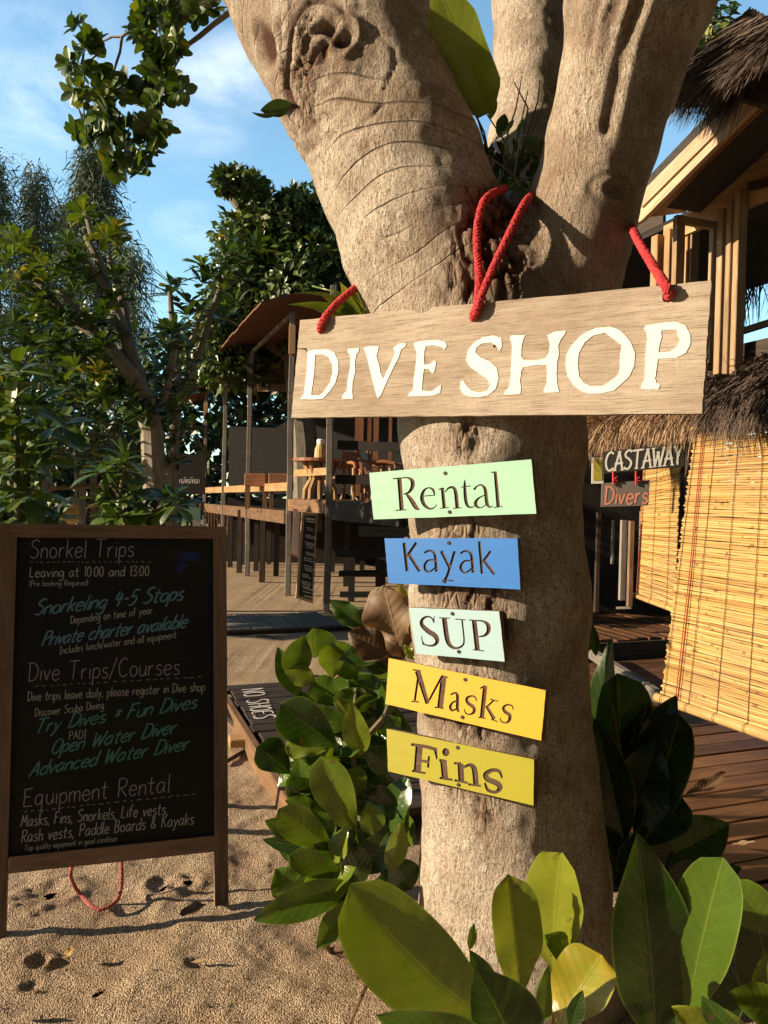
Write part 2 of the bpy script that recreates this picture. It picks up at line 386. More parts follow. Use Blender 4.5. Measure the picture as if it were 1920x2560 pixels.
for a in ((405, 2212, .055, .06, 0.019, .014, .2), (468, 2205, .05, .05, 0.012, .01, 0), (130, 2225, .10, .07, 0.015, .012, .5), (60, 2270, .07, .05, -.018, 0, 0),
          (100, 2395, .035, .045, 0.019, .010, 0), (75, 2455, .03, .03, 0.011, .008, 0), (500, 2408, .05, .03, 0.007, .006, 0), (620, 2150, .07, .05, 0.008, .006, 0),
          (640, 2060, .07, .05, 0.009, .006, .4), (250, 2480, .09, .05, 0.004, .004, .3), (600, 1980, .09, .05, 0.008, .006, .2), (690, 1640, .15, .07, 0.011, .008, 0),
          (600, 1660, .15, .06, 0.011, .008, 0), (790, 1480, .2, .1, 0.017, .012, 0), (650, 1480, .2, .1, 0.017, .012, .3)):
    Z += dent(*a)
q[:, 2] = Z
nxg, nyg = len(gx), len(gy); I = np.arange(nxg * nyg).reshape(nxg, nyg)
fc = np.stack([I[:-1, :-1], I[1:, :-1], I[1:, 1:], I[:-1, 1:]], -1).reshape(-1, 4)
m, t, b = material('sand'); o = t.new('ShaderNodeTexCoord').outputs['Object']
gr = t.new('ShaderNodeTexVoronoi', inp={'Vector': o, 'Scale': 190.0}); gr.feature = 'F1'
g2 = t.noise(o, 90, 3, .7); g3 = t.noise(o, 2.6, 4, .6); g4 = t.noise(o, 420, 2, .6)
hg = t.math('ADD', t.math('MULTIPLY', gr.outputs['Distance'], -.9), t.math('MULTIPLY', g2, 1.1))
sp = t.new('ShaderNodeSeparateColor'); t.l.new(gr.outputs['Color'], sp.inputs[0])
c = t.ramp(sp.outputs[0], [(0, (.36, .26, .17)), (.35, (.60, .455, .31)), (.75, (.70, .55, .39)), (1, (.82, .70, .54))])
c = t.mix(t.math('MULTIPLY', t.ramp(gr.outputs['Distance'], [(.30, 0.0), (.62, 1.0)]), .7), c, (.16, .10, .055))
c = t.mix(t.math('MULTIPLY', t.ramp(g3, [(.42, 0.0), (.68, 1.0)]), .5), c, (.26, .16, .09))
t.l.new(c, b.inputs['Base Color']); b.inputs['Roughness'].default_value = .95; b.inputs['Specular IOR Level'].default_value = .1
t.l.new(t.bump(hg, .9, .009, t.bump(g4, .3, .003)), b.inputs['Normal'])
M['sand'] = m
gm = MB(); gm.add(q, fc); go = gm.build('sand_ground', M['sand'], smooth=True); _set(go, 'coarse tan sand of the yard with footprints', 'sand', kind='structure')
def gz(x, y):
    i = int(np.clip(np.searchsorted(gx, x), 0, nxg - 1)); j = int(np.clip(np.searchsorted(gy, y), 0, nyg - 1)); return float(q[I[i, j], 2])

# ------------------------------------------------------------------ leaves
PROF = {'obov': lambda s: (s ** 1.1) * (1 - s) ** .42 * 2.42, 'ellip': lambda s: np.sin(np.pi * s ** .95) ** .85, 'oblong': lambda s: (s ** .75) * (1 - s) ** .42 * 2.15, 'lance': lambda s: np.sin(np.pi * s ** .8) ** 1.1,
        'strap': lambda s: np.minimum(1, s * 4 + .35) * np.minimum(1, (1 - s) * 3.0) ** .7, 'round': lambda s: np.sqrt(np.clip(1 - (2 * (s - .52) / .98) ** 2, 0, 1))}
def leaves(mb, B, D, N, L, Wd, bend=.2, fold=.25, tint=.4, ns=6, nt=2, shape='obov', sweep=0.0, rip=0.0, wav=0.0, nv=9):
    B = np.atleast_2d(np.asarray(B, float)); k = len(B)
    D = np.broadcast_to(np.asarray(D, float), (k, 3)); N = np.broadcast_to(np.asarray(N, float), (k, 3))
    D = D / (np.linalg.norm(D, axis=1)[:, None] + 1e-9); N = N - D * (N * D).sum(1)[:, None]; N = N / (np.linalg.norm(N, axis=1)[:, None] + 1e-9)
    bc = lambda x: np.broadcast_to(np.asarray(x, float), (k,))[:, None, None]
    s = np.linspace(0, 1, ns + 1)[None, :, None]; tt = np.linspace(-1, 1, 2 * nt + 1)[None, None, :]
    Sd = np.cross(D, N); hw = bc(Wd) / 2 * np.clip(PROF[shape](s), 0, None) + bc(L) * .004
    ph = rng.random((k, 1, 1)) * 6.28
    h = bc(fold) * np.abs(tt) * hw - bc(bend) * bc(L) * s ** 2
    if rip: h = h + rip * bc(Wd) * np.sin(2 * np.pi * nv * (s - .22 * np.abs(tt))) * np.abs(tt) * (1.15 - np.abs(tt)) * 2
    if wav: h = h + wav * bc(Wd) * np.sin(s * 13 + ph + np.sign(tt) * 1.3) * np.abs(tt) ** 2
    lat = tt * hw + bc(sweep) * bc(L) * (s * (1 - s) * 4)
    V = B[:, None, None, :] + (D[:, None, None, :] * (bc(L) * s)[..., None]) + Sd[:, None, None, :] * lat[..., None] + N[:, None, None, :] * h[..., None]
    a, c = ns + 1, 2 * nt + 1
    J = np.arange(a * c).reshape(a, c); fc = np.stack([J[:-1, :-1], J[1:, :-1], J[1:, 1:], J[:-1, 1:]], -1).reshape(-1, 4)
    fa = (fc[None] + (np.arange(k) * a * c)[:, None, None]).reshape(-1, 4)
    uv = np.stack(np.broadcast_arrays(s + 0 * tt, (tt + 1) / 2 + 0 * s), -1).reshape(1, a * c, 2).repeat(k, 0).reshape(-1, 2)
    ti = np.broadcast_to(np.asarray(tint, float), (k,)).repeat(a * c)
    mb.add(V.reshape(-1, 3), fa, None, ti, uv)
def unit(n): v = rng.normal(size=(n, 3)); return v / np.linalg.norm(v, axis=1)[:, None]
def rosette(mb, c, axis, L, n=11, tint=.4, wd=.42, tv=.12, shape='obov', ns=5, nt=1, spread=(25, 95), bend=.18):
    c = np.array(tuple(c)); ax = np.array(tuple(axis), float); ax /= np.linalg.norm(ax)
    e1 = np.cross(ax, [.3, .2, 1]); e1 /= np.linalg.norm(e1); e2 = np.cross(ax, e1)
    k = np.arange(n); az = k * 2.39996 + rng.random() * 6; th = np.radians(spread[0] + (spread[1] - spread[0]) * (k + .5) / n + rng.normal(0, 7, n))
    rad = np.cos(az)[:, None] * e1 + np.sin(az)[:, None] * e2
    D = np.cos(th)[:, None] * ax + np.sin(th)[:, None] * rad; N = np.sin(th)[:, None] * ax - np.cos(th)[:, None] * rad
    N = N + .25 * unit(n)
    ll = L * (.7 + .45 * rng.random(n)) * (.75 + .25 * (k + 1) / n)
    leaves(mb, c + D * L * .06, D, N, ll, ll * wd * (.85 + .3 * rng.random(n)), bend, .22, np.clip(tint + rng.normal(0, tv, n), 0, 1), ns, nt, shape)
def blob_leaves(mb, c, r, n, L, tint=.5, wd=.5, shell=.55, shape='ellip', up=.4, squash=(1, 1, 1), ns=2, nt=1):
    d = unit(n); rr = r * (shell + (1 - shell) * rng.random(n)) * (1 + .22 * vnoise(d * 2.3 + 7 * np.array(tuple(c)), 3))
    p = np.array(tuple(c)) + d * rr[:, None] * np.array(squash)
    D = unit(n) + d * .7 + np.array([0, 0, -.15]); N = d + unit(n) * .7 + np.array([0, 0, up])
    ll = L * (.65 + .7 * rng.random(n))
    leaves(mb, p, D, N, ll, ll * wd, .2, .2, np.clip(tint + rng.normal(0, .22, n), 0, 1), ns, nt, shape)
def px_leaf(mb, base, tip, d, wpx, tint, d2=None, roll=0.0, bend=.12, fold=.25, shape='ellip', sweep=0.0, rip=.012, wav=.03, nv=9, ns=22, nt=6):
    a = P(*base, d); e = P(*tip, d2 if d2 else d); D = e - a; L = D.length; D.normalize()
    n = (CAMLOC - (a + e) / 2).normalized(); n = (n - D * n.dot(D)).normalized()
    n = Matrix.Rotation(R(roll), 3, D) @ n
    # bend is measured from the chord: start below it so that base and tip stay where they are
    dd = ((d2 if d2 else d) + d) / 2
    B = a; Dv = D * L + n * bend * L
    leaves(mb, [tuple(B)], [tuple(Dv)], [tuple(n)], [Dv.length], [wpx / F * dd / max(.35, math.cos(R(roll)))], bend, fold, tint, ns, nt, shape, sweep, rip, wav, nv)

# ------------------------------------------------------------------ the big tree
def surface_nets(Sv, org, h):
    ins = Sv < 0; nx, ny, nz = Sv.shape
    cs = [(i, j, k) for i in (0, 1) for j in (0, 1) for k in (0, 1)]
    cnt = sum(ins[i:nx - 1 + i, j:ny - 1 + j, k:nz - 1 + k].astype(np.int8) for i, j, k in cs)
    mix = (cnt > 0) & (cnt < 8); idx = -np.ones(mix.shape, np.int64); A = np.argwhere(mix); idx[mix] = np.arange(len(A))
    acc = np.zeros((len(A), 3)); num = np.zeros(len(A))
    for x in range(8):
        for y in range(x + 1, 8):
            ca, cb = np.array(cs[x]), np.array(cs[y])
            if np.abs(ca - cb).sum() != 1: continue
            sa = Sv[tuple((A + ca).T)]; sb = Sv[tuple((A + cb).T)]; cr = (sa < 0) != (sb < 0)
            tt = np.where(cr, sa / np.where(cr, sa - sb, 1), 0)
            acc += np.where(cr[:, None], ca + tt[:, None] * (cb - ca), 0); num += cr
    V = org + h * (A + acc / num[:, None]); Fs = []
    for ax in range(3):
        sl0 = [slice(None)] * 3; sl1 = [slice(None)] * 3; sl0[ax] = slice(0, -1); sl1[ax] = slice(1, None)
        a, b_ = ins[tuple(sl0)], ins[tuple(sl1)]; E = np.argwhere(a != b_); o1, o2 = (ax + 1) % 3, (ax + 2) % 3
        ok = (E[:, o1] > 0) & (E[:, o2] > 0) & (E[:, o1] < Sv.shape[o1] - 1) & (E[:, o2] < Sv.shape[o2] - 1); E = E[ok]
        def g(d1, d2):
            e = E.copy(); e[:, o1] -= d1; e[:, o2] -= d2; return idx[tuple(e.T)]
        Q = np.stack([g(1, 1), g(0, 1), g(0, 0), g(1, 0)], -1); fl = ~a[tuple(E.T)]; Q[fl] = Q[fl][:, ::-1]; Fs.append(Q)
    return V, np.concatenate(Fs)
TR = [(P(1290, 2560, 2.45), .37), (P(1288, 2380, 2.45), .318), (P(1287, 2200, 2.45), .292), (P(1274, 1950, 2.44), .268), (P(1244, 1500, 2.42), .272), (P(1228, 1100, 2.42), .283), (P(1210, 850, 2.42), .300)]
LL = [(P(1190, 850, 2.46), .265), (P(1118, 705, 2.42), .262), (P(1062, 600, 2.42), .258), (P(1002, 428, 2.47), .256), (P(908, 200, 2.60), .296), (P(818, 0, 2.72), .330), (P(690, -250, 2.86), .33), (P(560, -560, 3.0), .29), (P(420, -950, 3.1), .24)]
RL = [(P(1290, 850, 2.40), .25), (P(1422, 660, 2.34), .168), (P(1446, 560, 2.33), .165), (P(1506, 347, 2.30), .157), (P(1552, 185, 2.26), .168), (P(1600, 0, 2.20), .199), (P(1665, -250, 2.1), .196), (P(1800, -600, 2.05), .17), (P(1900, -950, 2.0), .15)]
CL = [(P(1290, 720, 2.64), .21), (P(1308, 500, 3.2), .178), (P(1325, 347, 3.6), .184), (P(1331, 0, 3.75), .183), (P(1335, -300, 3.8), .17), (P(1330, -900, 3.85), .15)]
def sdf(p):
    d = np.full(len(p), 9.0)
    def chain(C):
        dd = np.full(len(p), 9.0)
        for (a, ra), (b_, rb) in zip(C[:-1], C[1:]):
            a = np.array(a); b_ = np.array(b_); ab = b_ - a; u = np.clip(((p - a) @ ab) / ab.dot(ab), 0, 1)
            x = np.linalg.norm(p - a - u[:, None] * ab, axis=1) - (ra + (rb - ra) * u)
            hh = np.clip(.5 + .5 * (dd - x) / .05, 0, 1); dd = dd * (1 - hh) + x * hh - .05 * hh * (1 - hh)
        return dd
    for C, k in ((TR, .05), (LL, .10), (RL, .07), (CL, .06)):
        x = chain(C); hh = np.clip(.5 + .5 * (d - x) / k, 0, 1); d = d * (1 - hh) + x * hh - k * hh * (1 - hh)
    return d
h = .0165; org = np.array([-.95, 1.25, -.25]); dims = (144, 172, 268)
ax3 = [org[i] + h * np.arange(dims[i]) for i in range(3)]
g3d = np.stack(np.meshgrid(*ax3, indexing='ij'), -1).reshape(-1, 3)
Sv = np.concatenate([sdf(c) for c in np.array_split(g3d, 12)]).reshape(dims)
V, Fq = surface_nets(Sv, org, h); del g3d, Sv
me = bpy.data.meshes.new('tmp'); me.from_pydata(V.tolist(), [], Fq.tolist())
to = bpy.data.objects.new('tmp', me); COL.objects.link(to)
md = to.modifiers.new('s', 'SUBSURF'); md.levels = 1; md.render_levels = 1
dg = bpy.context.evaluated_depsgraph_get(); me2 = bpy.data.meshes.new_from_object(to.evaluated_get(dg)); bpy.data.objects.remove(to); bpy.data.meshes.remove(me)
me2.name = 'trunk'; nv_ = len(me2.vertices); V = np.zeros(nv_ * 3); me2.vertices.foreach_get('co', V); V = V.reshape(-1, 3)
Nn = np.zeros(nv_ * 3); me2.vertices.foreach_get('normal', Nn); Nn = Nn.reshape(-1, 3)
# surface detail in the tree's own 3D space
pR = np.array(CAMROT); 
def hit(u, v):  # point on the bark seen from the front, found on the distance field
    r = np.array(ray(u, v)); o = np.array(CAMLOC); tt = 1.2
    for _ in range(60): tt += float(sdf((o + r * tt)[None])[0]) * .7
    return o + r * tt
rough = np.zeros(nv_); rot = np.zeros(nv_); disp = np.zeros(nv_)
disp += fbm(V * 4.0, 3, 21) * .010 + fbm(V * np.array([14, 14, 6]), 3, 31) * .0035
def local(u, v):
    c = hit(u, v); r = np.array(ray(u, v)); r /= np.linalg.norm(r); ex = pR @ np.array([1, 0, 0]); ey = pR @ np.array([0, -1, 0.0])
    dl = V - c; sc = F / np.linalg.norm(c - np.array(CAMLOC)); front = np.exp(-(np.linalg.norm(dl, axis=1) / .35) ** 4)
    return dl @ ex * sc, dl @ ey * sc, front
# growth creases round the left limb
lx, ly, fr = local(1000, 430); ca = np.linalg.norm(V - np.array(LL[2][0]), axis=1)
axd = np.array(LL[4][0] - LL[1][0]); axd /= np.linalg.norm(axd); tl = (V - np.array(LL[1][0])) @ axd
lm = np.clip((tl + .15) / .1, 0, 1) * np.exp(-(np.maximum(0, np.linalg.norm(V - np.array(LL[1][0]) - tl[:, None] * axd, axis=1) - .38) / .05) ** 2) * (V[:, 0] < .45)
crv = tl * 13 + fbm(V * 2.2, 2, 41) * 1.3 + V[:, 0] * 3.5; wv = crv - np.floor(crv)
cra = lm * np.clip(.15 + 1.1 * fbm(V * 4.5, 2, 51), 0, 1); disp -= cra * .0025 * np.exp(-((wv - .5) / .14) ** 2)
# the large knot: swollen rims round a hollow eye
kx, ky, fr = local(812, 150); a_ = math.atan2(math.sin(.25), 1); kx2 = kx * math.cos(.2) - ky * math.sin(.2); ky2 = kx * math.sin(.2) + ky * math.cos(.2)
nz_ = fbm(V * 22, 3, 61); nw = fbm(V * 9, 2, 63)
rho = np.hypot(kx2 / 92, ky2 / 165) * (1 + .16 * nw); ang = np.arctan2(ky2, kx2); wl = np.clip(.45 - .75 * np.cos(ang - .35), 0.04, 1)
disp += fr * (.014 * np.exp(-(rho / .9) ** 4) + wl * (.020 * np.exp(-((rho - .98) / .11) ** 2) - .022 * np.exp(-((rho - 1.16) / .05) ** 2) + .012 * np.exp(-((rho - .66) / .08) ** 2) - .022 * np.exp(-((rho - .81) / .05) ** 2)) + .005 * np.cos(rho * 44 + nz_ * 3) * np.exp(-(rho / 1.2) ** 6) * wl + .006 * nz_ * np.exp(-(rho / 1.1) ** 6))
disp -= fr * .008 * np.exp(-((rho - 1.42 - .05 * nz_) / .035) ** 2) * np.clip(.3 + .9 * np.sin(ang + .2), 0, 1)
rot += fr * (wl * np.exp(-((rho - .82) / .08) ** 2) + wl * .9 * np.exp(-((rho - 1.15) / .05) ** 2) + .45 * np.exp(-(rho / 1.0) ** 6) * (nz_ > .15))
ex_, ey_, fr2 = local(828, 105); r2 = np.hypot(ex_ / 52, ey_ / 46) * (1 + .15 * nw); th2 = np.arctan2(ey_, ex_)
sw = np.cos(th2 * 3 + r2 * 3.2 + .5 + nz_ * .6)                                     # folded lips winding into the eye
disp += fr2 * (-.024 * np.exp(-(r2 / .95) ** 4) + .011 * np.exp(-((r2 - 1.15) / .18) ** 2) + .016 * sw * np.exp(-(r2 / .85) ** 4) * np.clip(r2 * 2.2, 0, 1))
rot += fr2 * np.exp(-(r2 / .9) ** 4) * np.clip(.45 - 1.1 * sw, 0, 1.2)
# small slit knot at the left rim
ex_, ey_, fr3 = local(668, 112); e2 = ex_ * math.cos(.35) - ey_ * math.sin(.35) * 1; f2 = ex_ * math.sin(.35) + ey_ * math.cos(.35); r3 = np.hypot(e2 / 17, f2 / 52)
disp += fr3 * (-.022 * np.exp(-r3 ** 4) + .006 * np.exp(-((r3 - 1.35) / .3) ** 2)); rot += fr3 * 1.3 * np.exp(-r3 ** 4)
# eye scar and long fold on the right limb
ex_, ey_, fr4 = local(1545, 475); r4 = np.hypot(ex_ / 40, ey_ / 22)
disp += fr4 * (.006 * np.cos(r4 * 6) * np.exp(-(r4 / 1.6) ** 2) - .007 * np.exp(-(r4 * 2.2) ** 2)); rot += .4 * fr4 * np.exp(-(r4 * 1.6) ** 2)
for pts, dep in (([(1600, 0), (1572, 70), (1548, 150), (1530, 250), (1512, 330)], .013), ([(1490, 0), (1478, 50), (1468, 110)], .009), ([(1545, 0), (1520, 60), (1510, 120)], .006)):
    for i in range(len(pts) - 1):
        for k in np.linspace(0, 1, 7)[:-1]:
            u = pts[i][0] + (pts[i + 1][0] - pts[i][0]) * k; v = pts[i][1] + (pts[i + 1][1] - pts[i][1]) * k
            c = hit(u, v); dl = np.linalg.norm((V - c) * np.array([1, .5, .55]), axis=1); gss = np.exp(-(dl / .012) ** 2)
            disp = np.minimum(disp, disp * (1 - gss) - dep * gss); rot = np.maximum(rot, gss * .75)
            dr = np.linalg.norm((V - c - np.array([.035, 0, 0])) * np.array([1, .5, .55]), axis=1); disp += .002 * np.exp(-(dr / .02) ** 2)
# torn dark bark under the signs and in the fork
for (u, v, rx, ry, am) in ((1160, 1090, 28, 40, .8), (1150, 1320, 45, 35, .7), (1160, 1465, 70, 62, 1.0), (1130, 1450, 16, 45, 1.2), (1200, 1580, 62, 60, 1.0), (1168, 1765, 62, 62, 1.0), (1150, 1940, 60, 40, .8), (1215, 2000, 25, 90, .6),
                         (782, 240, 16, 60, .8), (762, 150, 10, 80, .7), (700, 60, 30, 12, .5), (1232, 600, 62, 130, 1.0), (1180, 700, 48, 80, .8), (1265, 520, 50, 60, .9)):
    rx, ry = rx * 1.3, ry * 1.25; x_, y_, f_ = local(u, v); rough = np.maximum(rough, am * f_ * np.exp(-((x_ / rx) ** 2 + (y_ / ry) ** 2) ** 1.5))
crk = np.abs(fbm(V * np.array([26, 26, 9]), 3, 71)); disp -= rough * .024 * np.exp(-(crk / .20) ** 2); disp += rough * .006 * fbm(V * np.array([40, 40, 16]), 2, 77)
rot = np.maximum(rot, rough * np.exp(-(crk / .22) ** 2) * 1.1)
V = V + Nn * disp[:, None]
me2.vertices.foreach_set('co', V.ravel()); me2.polygons.foreach_set('use_smooth', np.ones(len(me2.polygons), bool))
for nm, arr in (('rough', rough), ('rot', np.clip(rot, 0, 1.3)), ('crv', crv), ('cra', cra)):
    a = me2.attributes.new(nm, 'FLOAT', 'POINT'); a.data.foreach_set('value', arr.astype(np.float32))
m, t, b = material('bark'); o = t.new('ShaderNodeTexCoord').outputs['Object']
def att(n_): a = t.new('ShaderNodeAttribute'); a.attribute_name = n_; return a.outputs['Fac']
n1 = t.noise(o, 5.5, 5, .6); n2 = t.noise(t.mapping(o, (70, 70, 22)), 1.0, 5, .7, .4); n3 = t.noise(o, 120, 4, .7); n4 = t.noise(o, 16, 4, .6)
c = t.ramp(n1, [(.34, (.40, .325, .255)), (.64, (.66, .57, .465))])
c = t.mix(t.math('MULTIPLY', t.ramp(n2, [(.52, 0.0), (.68, 1.0)]), .55), c, (.17, .115, .075))
vo = t.new('ShaderNodeTexVoronoi', inp={'Scale': 20.0, 'Randomness': 1.0}); t.l.new(t.mapping(o, (1, 1, .8)), vo.inputs['Vector'])
dv = t.math('ADD', vo.outputs['Distance'], t.math('MULTIPLY', t.math('SUBTRACT', n4, .5), .5))
spots = t.math('MULTIPLY', t.ramp(dv, [(.26, 1.0), (.32, 0.0)]), t.ramp(n4, [(.40, 0.0), (.52, 1.0)]))
c = t.mix(t.math('MULTIPLY', spots, .8), c, (.64, .58, .49))
c = t.mix(t.math('MULTIPLY', t.ramp(n4, [(.56, 0.0), (.72, 1.0)]), .5), c, (.22, .13, .07))
c = t.mix(t.math('MULTIPLY', t.ramp(n3, [(.55, 0.0), (.63, 1.0)]), .72), c, (.10, .068, .045))
n6 = t.noise(t.mapping(o, (150, 150, 45)), 1.0, 3, .7); c = t.mix(t.math('MULTIPLY', t.ramp(n6, [(.54, 0.0), (.64, 1.0)]), .5), c, (.13, .09, .06))
n7 = t.noise(o, 2.2, 4, .65, .5); c = t.mix(t.math('MULTIPLY', t.ramp(n7, [(.50, 0.0), (.64, 1.0)]), .55), c, (.27, .18, .115))
crd = t.math('ABSOLUTE', t.math('SUBTRACT', t.math('FRACT', t.math('ADD', att('crv'), t.math('MULTIPLY', n4, .16))), .5))
crl = t.math('MULTIPLY', t.math('SUBTRACT', 1.0, t.math('MULTIPLY', crd, 16.0), clamp=True), att('cra'))
c = t.mix(t.math('MULTIPLY', crl, .4), c, (.12, .08, .055))
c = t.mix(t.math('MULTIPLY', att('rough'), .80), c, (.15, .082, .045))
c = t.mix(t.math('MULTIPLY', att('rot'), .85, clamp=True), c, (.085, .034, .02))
t.l.new(c, b.inputs['Base Color']); b.inputs['Roughness'].default_value = .85; b.inputs['Specular IOR Level'].default_value = .2
hb = t.math('ADD', t.math('MULTIPLY', n2, .9), t.math('ADD', t.math('MULTIPLY', n3, .55), t.math('MULTIPLY', spots, .25)))
vr = t.new('ShaderNodeTexVoronoi', inp={'Scale': 45.0}); vr.feature = 'DISTANCE_TO_EDGE'; t.l.new(t.mapping(o, (1, 1, .45)), vr.inputs['Vector'])
hb = t.math('ADD', hb, t.math('MULTIPLY', t.math('MINIMUM', vr.outputs['Distance'], .25), t.math('MULTIPLY', att('rough'), 5.0)))
n5 = t.noise(o, 260, 3, .7); hb = t.math('ADD', hb, t.math('MULTIPLY', n5, .45))
hb = t.math('SUBTRACT', hb, t.math('MULTIPLY', crl, 1.1))
hb = t.math('ADD', hb, t.math('MULTIPLY', n6, .6))
t.l.new(t.bump(hb, 1.0, .015), b.inputs['Normal']); M['bark'] = m
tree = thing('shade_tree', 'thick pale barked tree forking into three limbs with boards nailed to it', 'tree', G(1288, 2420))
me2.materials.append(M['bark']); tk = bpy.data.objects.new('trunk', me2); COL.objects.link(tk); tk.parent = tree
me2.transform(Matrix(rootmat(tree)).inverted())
# its hanging spray of round leaves in front of the sky
tw = MB(); fol = MB(); DD = 3.0
def twig(pts, r0, r1, d=DD): tw.tube([P(u, v, d + k * .02) for k, (u, v) in enumerate(pts)], np.linspace(r0, r1, len(pts)), 6, jit=.15)
twig([(575, 30), (535, 60), (500, 90), (465, 115), (435, 145), (405, 160), (370, 158), (330, 172)], .012, .005)
twig([(440, 0), (405, 18), (360, 50), (330, 72), (305, 92), (280, 92), (248, 108)], .010, .004)
twig([(305, 92), (300, 130), (280, 190), (262, 250), (270, 330), (290, 400)], .006, .003); twig([(465, 115), (430, 180), (420, 220)], .005, .003)
twig([(248, 108), (215, 100), (205, 85)], .004, .003); twig([(250, 130), (215, 160), (205, 230), (215, 330)], .004, .003); twig([(262, 250), (320, 300), (370, 340)], .004, .003)
for (u, v, k) in ((207, 72, 2), (185, 148, 2), (212, 125, 3), (235, 105, 2), (215, 185, 3), (255, 190, 3), (210, 250, 3), (195, 235, 2), (245, 240, 3), (270, 215, 3), (300, 190, 2), (195, 315, 2), (215, 340, 2), (235, 300, 3), (265, 270, 3), (285, 300, 3), (310, 250, 2), (255, 345, 3), (290, 345, 3), (330, 300, 2), (320, 345, 3), (355, 325, 2), (385, 350, 3), (395, 325, 2), (295, 400, 3), (285, 425, 2), (330, 390, 3), (365, 395, 2), (345, 415, 2), (375, 375, 2),
                  (345, 60, 3), (350, 95, 3), (365, 20, 3), (390, 60, 3), (375, 110, 3), (410, 20, 2), (440, 40, 3), (430, 85, 2), (450, 10, 3), (480, 40, 3), (500, 15, 3), (520, 35, 2), (400, 130, 3), (440, 125, 3), (390, 150, 2), (385, 180, 3), (415, 190, 3), (435, 215, 2), (450, 225, 2), (380, 235, 3), (395, 250, 2), (360, 240, 2), (350, 20, 2), (420, 0, 3)):
    for j in range(k):
        rosette(fol, P(u + random.uniform(-16, 16), v + random.uniform(-16, 16), DD + random.uniform(-.22, .22)), (random.uniform(-1, 1), random.uniform(-1, .2), random.uniform(-.6, .9)), .060, 9, random.choice((.3, .42, .55)), .74, .12, 'round', 5, 2, (30, 100), .1)
tw.build('twig', M['branch'], tree, True); fol.build('foliage', M['leaf_small'], tree, True)
# ------------------------------------------------------------------ boards with writing
class Plane:
    """a real board plane: origin, normal; maps photograph pixels onto it"""
    def __init__(s, org, yaw, pitch=0.0):
        # yaw: degrees the face is turned to the left of straight towards the viewer; pitch: face tilted up
        n = Vector((-math.sin(R(yaw)), -math.cos(R(yaw)), 0)); n = (n * math.cos(R(pitch)) + Vector((0, 0, math.sin(R(pitch))))).normalized()
        ex = Vector((0, 0, 1)).cross(n).normalized(); ey = n.cross(ex)
        s.n = n; s.o = Vector(org); s.m = Matrix((ex, ey, n)).transposed().to_4x4(); s.m.translation = s.o; s.inv = s.m.inverted()
    def l(s, u, v, lift=0.0):
        r = ray(u, v); k = (s.o + s.n * lift - CAMLOC).dot(s.n) / r.dot(s.n); q = s.inv @ (CAMLOC + r * k); return (q.x, q.y)
    def wpt(s, u, v, lift=0.0):
        x, y = s.l(u, v, lift); return s.m @ Vector((x, y, lift))
def ribbon(pl, pts, tr, smooth=True):
    """stroke of varying width (pixels after tr) -> polygon on the plane"""
    p = [(*tr(x, y), w_) for x, y, w_ in pts]
    if smooth and len(p) > 2:
        o = []
        for i in range(len(p) - 1):
            a, b_, c, d = p[max(i - 1, 0)], p[i], p[i + 1], p[min(i + 2, len(p) - 1)]
            for k in range(5):
                u = k / 5; o.append(tuple(.5 * (2 * b_[j] + (c[j] - a[j]) * u + (2 * a[j] - 5 * b_[j] + 4 * c[j] - d[j]) * u * u + (3 * b_[j] - a[j] - 3 * c[j] + d[j]) * u ** 3) for j in range(3)))
        p = o + [p[-1]]
    L, Rr = [], []
    for i in range(len(p)):
        a, c = p[max(i - 1, 0)], p[min(i + 1, len(p) - 1)]; dx, dy = c[0] - a[0], c[1] - a[1]; n = math.hypot(dx, dy) or 1
        w_ = p[i][2] / 2; L.append((p[i][0] - dy / n * w_, p[i][1] + dx / n * w_)); Rr.append((p[i][0] + dy / n * w_, p[i][1] - dx / n * w_))
    return L, Rr
def add_ribbon(mb, pl, pts, tr, sc, z0, z1, smooth=True):
    L, Rr = ribbon(pl, [(x, y, w_ * sc) for x, y, w_ in pts], tr, smooth)
    A = [pl.l(*q) for q in L]; B = [pl.l(*q) for q in Rr]; n = len(A)
    V = [(x, y, z) for z in (z0, z1) for S_ in (A, B) for x, y in S_]
    f = []
    for i in range(n - 1):
        f += [(2 * n + i, 2 * n + i + 1, 3 * n + i + 1, 3 * n + i), (i, n + i, n + i + 1, i + 1), (i, i + 1, 2 * n + i + 1, 2 * n + i), (n + i + 1, n + i, 3 * n + i, 3 * n + i + 1)]
    f += [(0, 2 * n, 3 * n, n), (n - 1, 2 * n - 1, 4 * n - 1, 3 * n - 1)]
    mb.add(V, f)
def fix_normals(o):
    bm = bmesh.new(); bm.from_mesh(o.data); bmesh.ops.recalc_face_normals(bm, faces=bm.faces[:]); bm.to_mesh(o.data); bm.free()
def boolean_cut(o, cutter):
    md = o.modifiers.new('b', 'BOOLEAN'); md.object = cutter; md.operation = 'DIFFERENCE'; md.solver = 'EXACT'; md.use_self = True
    dg = bpy.context.evaluated_depsgraph_get(); me = bpy.data.meshes.new_from_object(o.evaluated_get(dg)); o.modifiers.clear()
    old = o.data; me.name = old.name
    if len(me.polygons) > 6: o.data = me
    bpy.data.objects.remove(cutter)
def wobble(poly, k=3, amp=.0012):
    out = []
    for i in range(len(poly)):
        a, b_ = Vector(poly[i]), Vector(poly[(i + 1) % len(poly)])
        for j in range(k):
            p = a.lerp(b_, j / k); out.append((p.x + (random.random() - .5) * amp, p.y + (random.random() - .5) * amp))
    return out
def rough_edge(poly, n=24, amp=.0016):
    return wobble(poly, n, amp)
